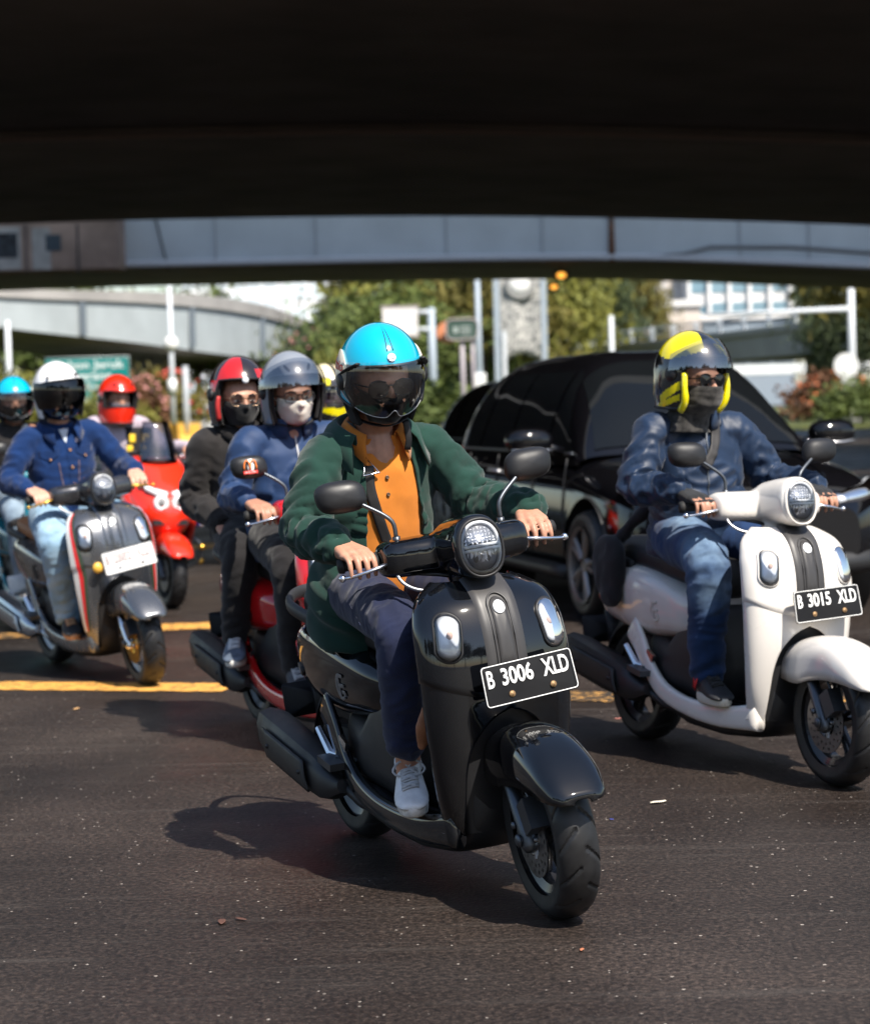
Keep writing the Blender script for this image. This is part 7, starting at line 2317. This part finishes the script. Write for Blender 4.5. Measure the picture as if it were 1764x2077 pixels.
front_patch(P['jk'], 'undershirt', bj, lambda u, v: nk[1]+(u-.5)*.055*(1-v), lambda u, v: nk[2]-.03-v*.075, mat('tee_pale', (.55, .60, .68), .8), .004, .002, 8)

# ================= red scooter, rider in blue rain jacket with pillion
RED = bike_matrix(-.185, 8.23, 25, 3)
RS = scooter('red scooter carrying two people, sticker on its mirror', RED, M_REDPAINT, 'B 3011  XLD', steer=-2, group='retro scooters', badge=mat('badge_dark', (.03, .01, .01), .4))
mir = [o for o in RS.children if o.name.startswith('mirror') and not o.name.startswith('mirror_stem')][0]
st = part('sticker', G().grid([[[.0335-.010*(abs(u)/.030)**2*1.0-.012*(abs(v)/.034)**2*.7, u, v] for v in np.linspace(-.030, .030, 9)] for u in np.linspace(-.034, .026, 9)]), mat('sticker_white', (.78, .76, .74), .5), mir, solid=.001)
arch = []
for k in (-1, 1):
    a = np.linspace(PI, 0, 14); Pp = np.stack([np.full(14, .0365), -.004+k*.0125+.0118*np.cos(a), -.012+.036*np.sin(a)**.8], 1)
    part('arch', G().tube(Pp, .0030, 6), mat('sticker_orange', (.80, .20, .03), .5), mir)
part('sticker_band', G().box([.0345, -.004, -.022], [.003, .056, .012]), mat('sticker_red', (.65, .03, .02), .5), mir, smooth=False)
V, F = text_geo('DRIVE THRU', .008, .0003, 1.0)
part('lettering', G().add(np.column_stack([.0365+V[:, 2], V[:, 0]-.004, V[:, 1]-.022]), F), M_WHITE, mir, smooth=False)
RAIN = cloth('rain_blue', (.0075, .031, .098), .65, bump=.15, bscale=400, noise=.12, sheen=.1, spec=.4)
BLKT = cloth('black_trousers', (.012, .011, .012), .85, noise=.2)
P = person('person in bright blue zip jacket and white mask steering the red scooter', RED, dict(
    skin=SK2, vox=.0085, bvox=.0055, jacket=RAIN, trousers=BLKT, shoe=mat('shoe_grey', (.06, .06, .07), .7, noise=.4), sole=mat('sole_grey', (.45, .45, .46), .7), y0=.0,
    head=(-.085, .0, 1.398), elbow=(-.125, .262, 1.03), head_rot=(-4, 4, 0), shoulder=.165, bulk=.98, fold=.020, seed=6.5, lam=.055), steerM(-2))
tt = P['t']; nk, up, fw = P['nk'], P['up'], P['fw']
GREYH = mat('helmet_grey', (.22, .24, .27), .2, coat=1.0)
helmet(tt, P['HM'] @ Matrix.Translation((-.006, 0, .012)), 'jet', [GREYH], visor=SMOKE_V, vis_pose='up', extra=dict(key='plain'))
for s in (-1, 1):
    part('helmet_vent', G().ell([.082, s*.045, .123], [.026, .008, .006], 10, 6, mrot('Z', s*-20) @ mrot('Y', 30)), M_PLASTIC, tt, M=P['HM'])
face_mask(P, M_MASKW, z0=-.010, off=.008, beak=.014); eyes(P)
eyewear(P, mat('spectacle_dark', (.02, .015, .015), .3), glass('spectacle_lens', (.9, .9, .9), .02, .02), name='spectacles', h=.019, wire=.0018)
part('collar', stand_collar(nk, up, fw, r0=.084, h=.06, gap=22, out=.018, dz=-.008), RAIN, tt, solid=.006)
bj = P['bvh_jk']
part('zip', strap(bj, np.array([[.0, nk[2]-.05], [.0, nk[2]-.2], [.0, nk[2]-.40]])+np.array([nk[1], 0]), .007, .004), mat('zip_grey', (.35, .36, .38), .5), P['jk'])
part('chest_logo', lambda: G().box([0, 0, 0], [.003, .02, .010]), M_WHITE, P['jk'], smooth=False, loc=pt_on(bj, nk[1]+.085, nk[2]-.12, .006).tolist())
P = person('person in black jacket riding pillion on the red scooter, red black helmet', RED, dict(
    skin=SK1, vox=.009, bvox=.006, jacket=cloth('black_jacket', (.016, .014, .014), .8, noise=.2), trousers=BLKT, shoe=mat('shoe_bluegrey', (.10, .13, .18), .6, noise=.5, nscale=20), sole=mat('sole_pale', (.62, .60, .56), .7), lace=mat('lace_white', (.5, .52, .55), .8), y0=-.055,
    pelvis=(-.62, 0, .885), neck=(-.555, 0, 1.300), head=(-.495, -.02, 1.395), head_rot=(-6, 3, -3), shoulder=.165, sh_z=1.225, bulk=1.0, hands='rest', wrists=((-.45, -.215, .89), (-.45, .15, .89)), hand_dir=(.9, 0, -.35), elbow_r=(-.60, -.262, .995), elbow_l=(-.60, .16, .995),
    knee=(-.26, .215, .76), ankle=(-.36, .225, .435), toe_dir=(1, .45), seed=12.0, fold=.018, hem=-.08))
tt = P['t']; nk, up, fw = P['nk'], P['up'], P['fw']
def col_rb(c, n):
    x, y, z = c
    a = math.atan2(y, x)
    if z > .035 and -1.15 < a < -.10 and z < .165:
        return 1
    if .05 < z < .12 and .45 < a < 1.2:
        return 1
    if .03 < z < .075 and -1.6 < a < .1:
        return 1
    return 0
helmet(tt, P['HM'] @ Matrix.Translation((-.006, 0, .012)), 'jet', [mat('helmet_maroonblack', (.018, .012, .012), .2, coat=1.0), mat('helmet_red', (.50, .012, .012), .2, coat=1.0)], visor=None, extra=dict(key='rb', colour=col_rb))
part('helmet_screw', G().ell([.148, -.012, .088], [.008, .014, .014], 12, 8), M_LED, tt, M=P['HM'])
for s in (-1, 1):
    part('cheek_pad', G().tube(polyline([[.045, s*.104, .02], [.05, s*.107, -.03], [.045, s*.1, -.08]], 8), .011, 8), mat('pad_red', (.40, .02, .02), .6), tt, M=P['HM'])
face_mask(P, M_MASKB, z0=-.012, off=.009, beak=.008); eyes(P)
eyewear(P, mat('spectacle_wire', (.45, .30, .2), .3, .8), glass('spectacle_lens', (.9, .9, .9), .02, .02), name='spectacles', h=.022, wire=.0014)
part('collar', collar_geo(nk, up, fw, r0=.078, gap=20, h=.035, fall=.05, spread=.035, point=.03, dz=-.02), P['c']['jacket'], tt, solid=.005)

# ================= red maxi scooter and rider
MX = bike_matrix(-1.80, 14.9, 24, -2)
maxi('fluorescent red maxi scooter with smoked screen and twin round lamps', MX, 0)
PINK = cloth('mesh_pinkgrey', (.42, .36, .42), .8, noise=.2)
P = person('person in pale and black mesh jacket riding the red maxi scooter', MX, dict(
    skin=SK2, vox=.012, bvox=.0075, jacket=PINK, trousers=BLKT, shoe=mat('shoe_black2', (.015, .015, .017), .6), sole=mat('sole_grey', (.45, .45, .46), .7),
    y0=-.13, head=(-.14, -.02, 1.405), neck=(-.21, 0, 1.30), pelvis=(-.30, 0, .88), sh_z=1.255, seed=3.0, elbow=(-.13, .315, 1.09), knee=(.12, .22, .74), ankle=(.03, .17, .35), head_rot=(4, 2, 0)), steerM(0) @ BAR.inverted() @ Matrix.Translation((0, 0, .09)))
tt = P['t']; bj = P['bvh_jk']; nk = P['nk']
FRED = mat('helmet_fluo_red', (.75, .025, .008), .2, coat=1.0)
helmet(tt, P['HM'] @ Matrix.Translation((-.006, 0, .010)), 'full', [FRED], visor=None, extra=dict(key='red'), scale=1.08)
part('raised_visor', sph_patch(.158, .136, .160, -R(70), R(70), lambda u: R(48), lambda u: R(22), (-.008, 0, .016)), FRED, tt, M=P['HM'], solid=.003)
for s in (-1, 1):
    part('helmet_vent', G().ell([.09, s*.06, .125], [.022, .012, .010], 10, 6), M_PLASTIC, tt, M=P['HM'])
eyes(P); face_mask(P, cloth('mask_grey', (.10, .09, .11), .8), off=.008)
front_patch(P['jk'], 'black_chest_panel', bj, lambda u, v: (u-.5)*.20*(1-.2*v), lambda u, v: nk[2]-.07-v*.32, cloth('panel_black', (.015, .014, .016), .8), .004, .003, 14)
for s in (-1, 1):
    for k, z in enumerate((.12, .20)):
        front_patch(P['jk'], 'yellow_panel', bj, lambda u, v: s*(.050+.02*k)+(u-.5)*.045, lambda u, v: nk[2]-z-v*.06, mat('panel_yellow', (.75, .50, .02), .6), .009, .002, 6)

# ================= teal scooter and rider at the edge of the frame
TL = bike_matrix(-2.13, 13.15, 27, 2)
scooter('teal scooter beside the silver one, partly outside the view', TL, M_TEALPAINT, 'B 3020  XLD', group='retro scooters', tail_tag=False)
P = person('person in black jacket and white tee riding the teal scooter, cyan helmet', TL, dict(
    skin=SK2, vox=.012, bvox=.0075, jacket=cloth('black_jacket', (.016, .014, .014), .8), shirt=cloth('tee_white', (.62, .63, .65), .8), open=((-.06, .06), (-.05, .08)), trousers=cloth('grey_jeans', (.13, .19, .27), .9, noise=.3, nscale=8, col2=(.26, .34, .42)), shoe=SHW, sole=SOW, seed=8.0, knee=(.17, .21, .735), thigh=1.05, ankle=(.075, .16, .34), head_rot=(-10, 5, 0), y0=-.10), steerM(0))
helmet(P['t'], P['HM'] @ Matrix.Translation((0, 0, .006)), 'half', [cyan], visor=GREY_V, scale=.965)
face_mask(P, M_MASKB, off=.008); eyes(P)

# ================= rider hidden behind the others, yellow full-face helmet
HB = bike_matrix(-.255, 11.25, 25, 0)
scooter('slate grey scooter hidden behind the red scooter riders', HB, M_GREYPAINT, 'B 3017  XLD', group='retro scooters', tail_tag=False)
P = person('person in dark jacket with yellow black full-face helmet behind the grey helmet', HB, dict(
    skin=SK2, vox=.012, bvox=.0075, jacket=cloth('dark_navy_jacket', (.012, .018, .035), .6, noise=.3), trousers=BLKT, shoe=mat('shoe_black2', (.015, .015, .017), .6), sole=mat('sole_grey', (.45, .45, .46), .7), seed=5.0, head=(-.085, 0, 1.395), head_rot=(6, 8, 0)), steerM(0))
def col_yf(c, n):
    x, y, z = c
    if z > .11 and abs(y) > .012:
        return 2
    a = math.atan2(abs(y), x+.012)
    if .05 < z < .10 and .35 < a < 1.3:
        return 1
    if abs(z+.075-.03*a) < .02 and a < 1.7:
        return 1
    return 0
helmet(P['t'], P['HM'] @ Matrix.Translation((-.006, 0, .010)), 'full', [BLKH, YEL, PALE], visor=glass('visor_iridium', (.10, .12, .30), .04, .25), extra=dict(key='yf', colour=col_yf))
part('collar', stand_collar(P['nk'], P['up'], P['fw'], h=.05, gap=10), P['c']['jacket'], P['t'], solid=.006)

# ------------------------------------------------------------------ litter on the road
rr = random.Random(5)
for k, (px, py, cc, lb) in enumerate(((1335, 1630, (.75, .68, .55), 'pale dry leaf on the asphalt beside the black scooter'), (1180, 1930, (.45, .16, .08), 'small rust-coloured leaf scrap in front of the black scooter'), (450, 1873, (.09, .040, .028), 'reddish crumpled leaf flat on the open asphalt'), (488, 1868, (.09, .040, .028), 'second reddish leaf scrap next to the crumpled one'), (155, 1440, (.55, .32, .14), 'tan leaf lying just past the yellow line'), (1240, 1665, (.05, .08, .45), 'tiny blue plastic chip on the asphalt'), (1255, 1460, (.6, .22, .18), 'pinkish paper scrap near the white scooter rear tyre'))):
    p = ground(px, py); s = (.026, .010, .022, .015, .022, .006, .015)[k]
    a = rr.uniform(0, 6); g = G(); rows = []
    for u in np.linspace(-1, 1, 7):
        rows.append([[s*u*1.3, s*v*.5*(1-.75*abs(u)**1.6), .003+.06*s*(v*v+.5*math.sin(3*u+k)+.5)] for v in np.linspace(-1, 1, 5)])
    o = part('fallen_leaf' if k != 5 else 'plastic_chip', G().grid(rows), mat('litter%d' % k, cc, .7), None, solid=.001)
    o.location = (p[0], p[1], .002); o.rotation_euler = (0, 0, a)
    tag(o, lb, 'leaf' if k != 5 else 'litter')
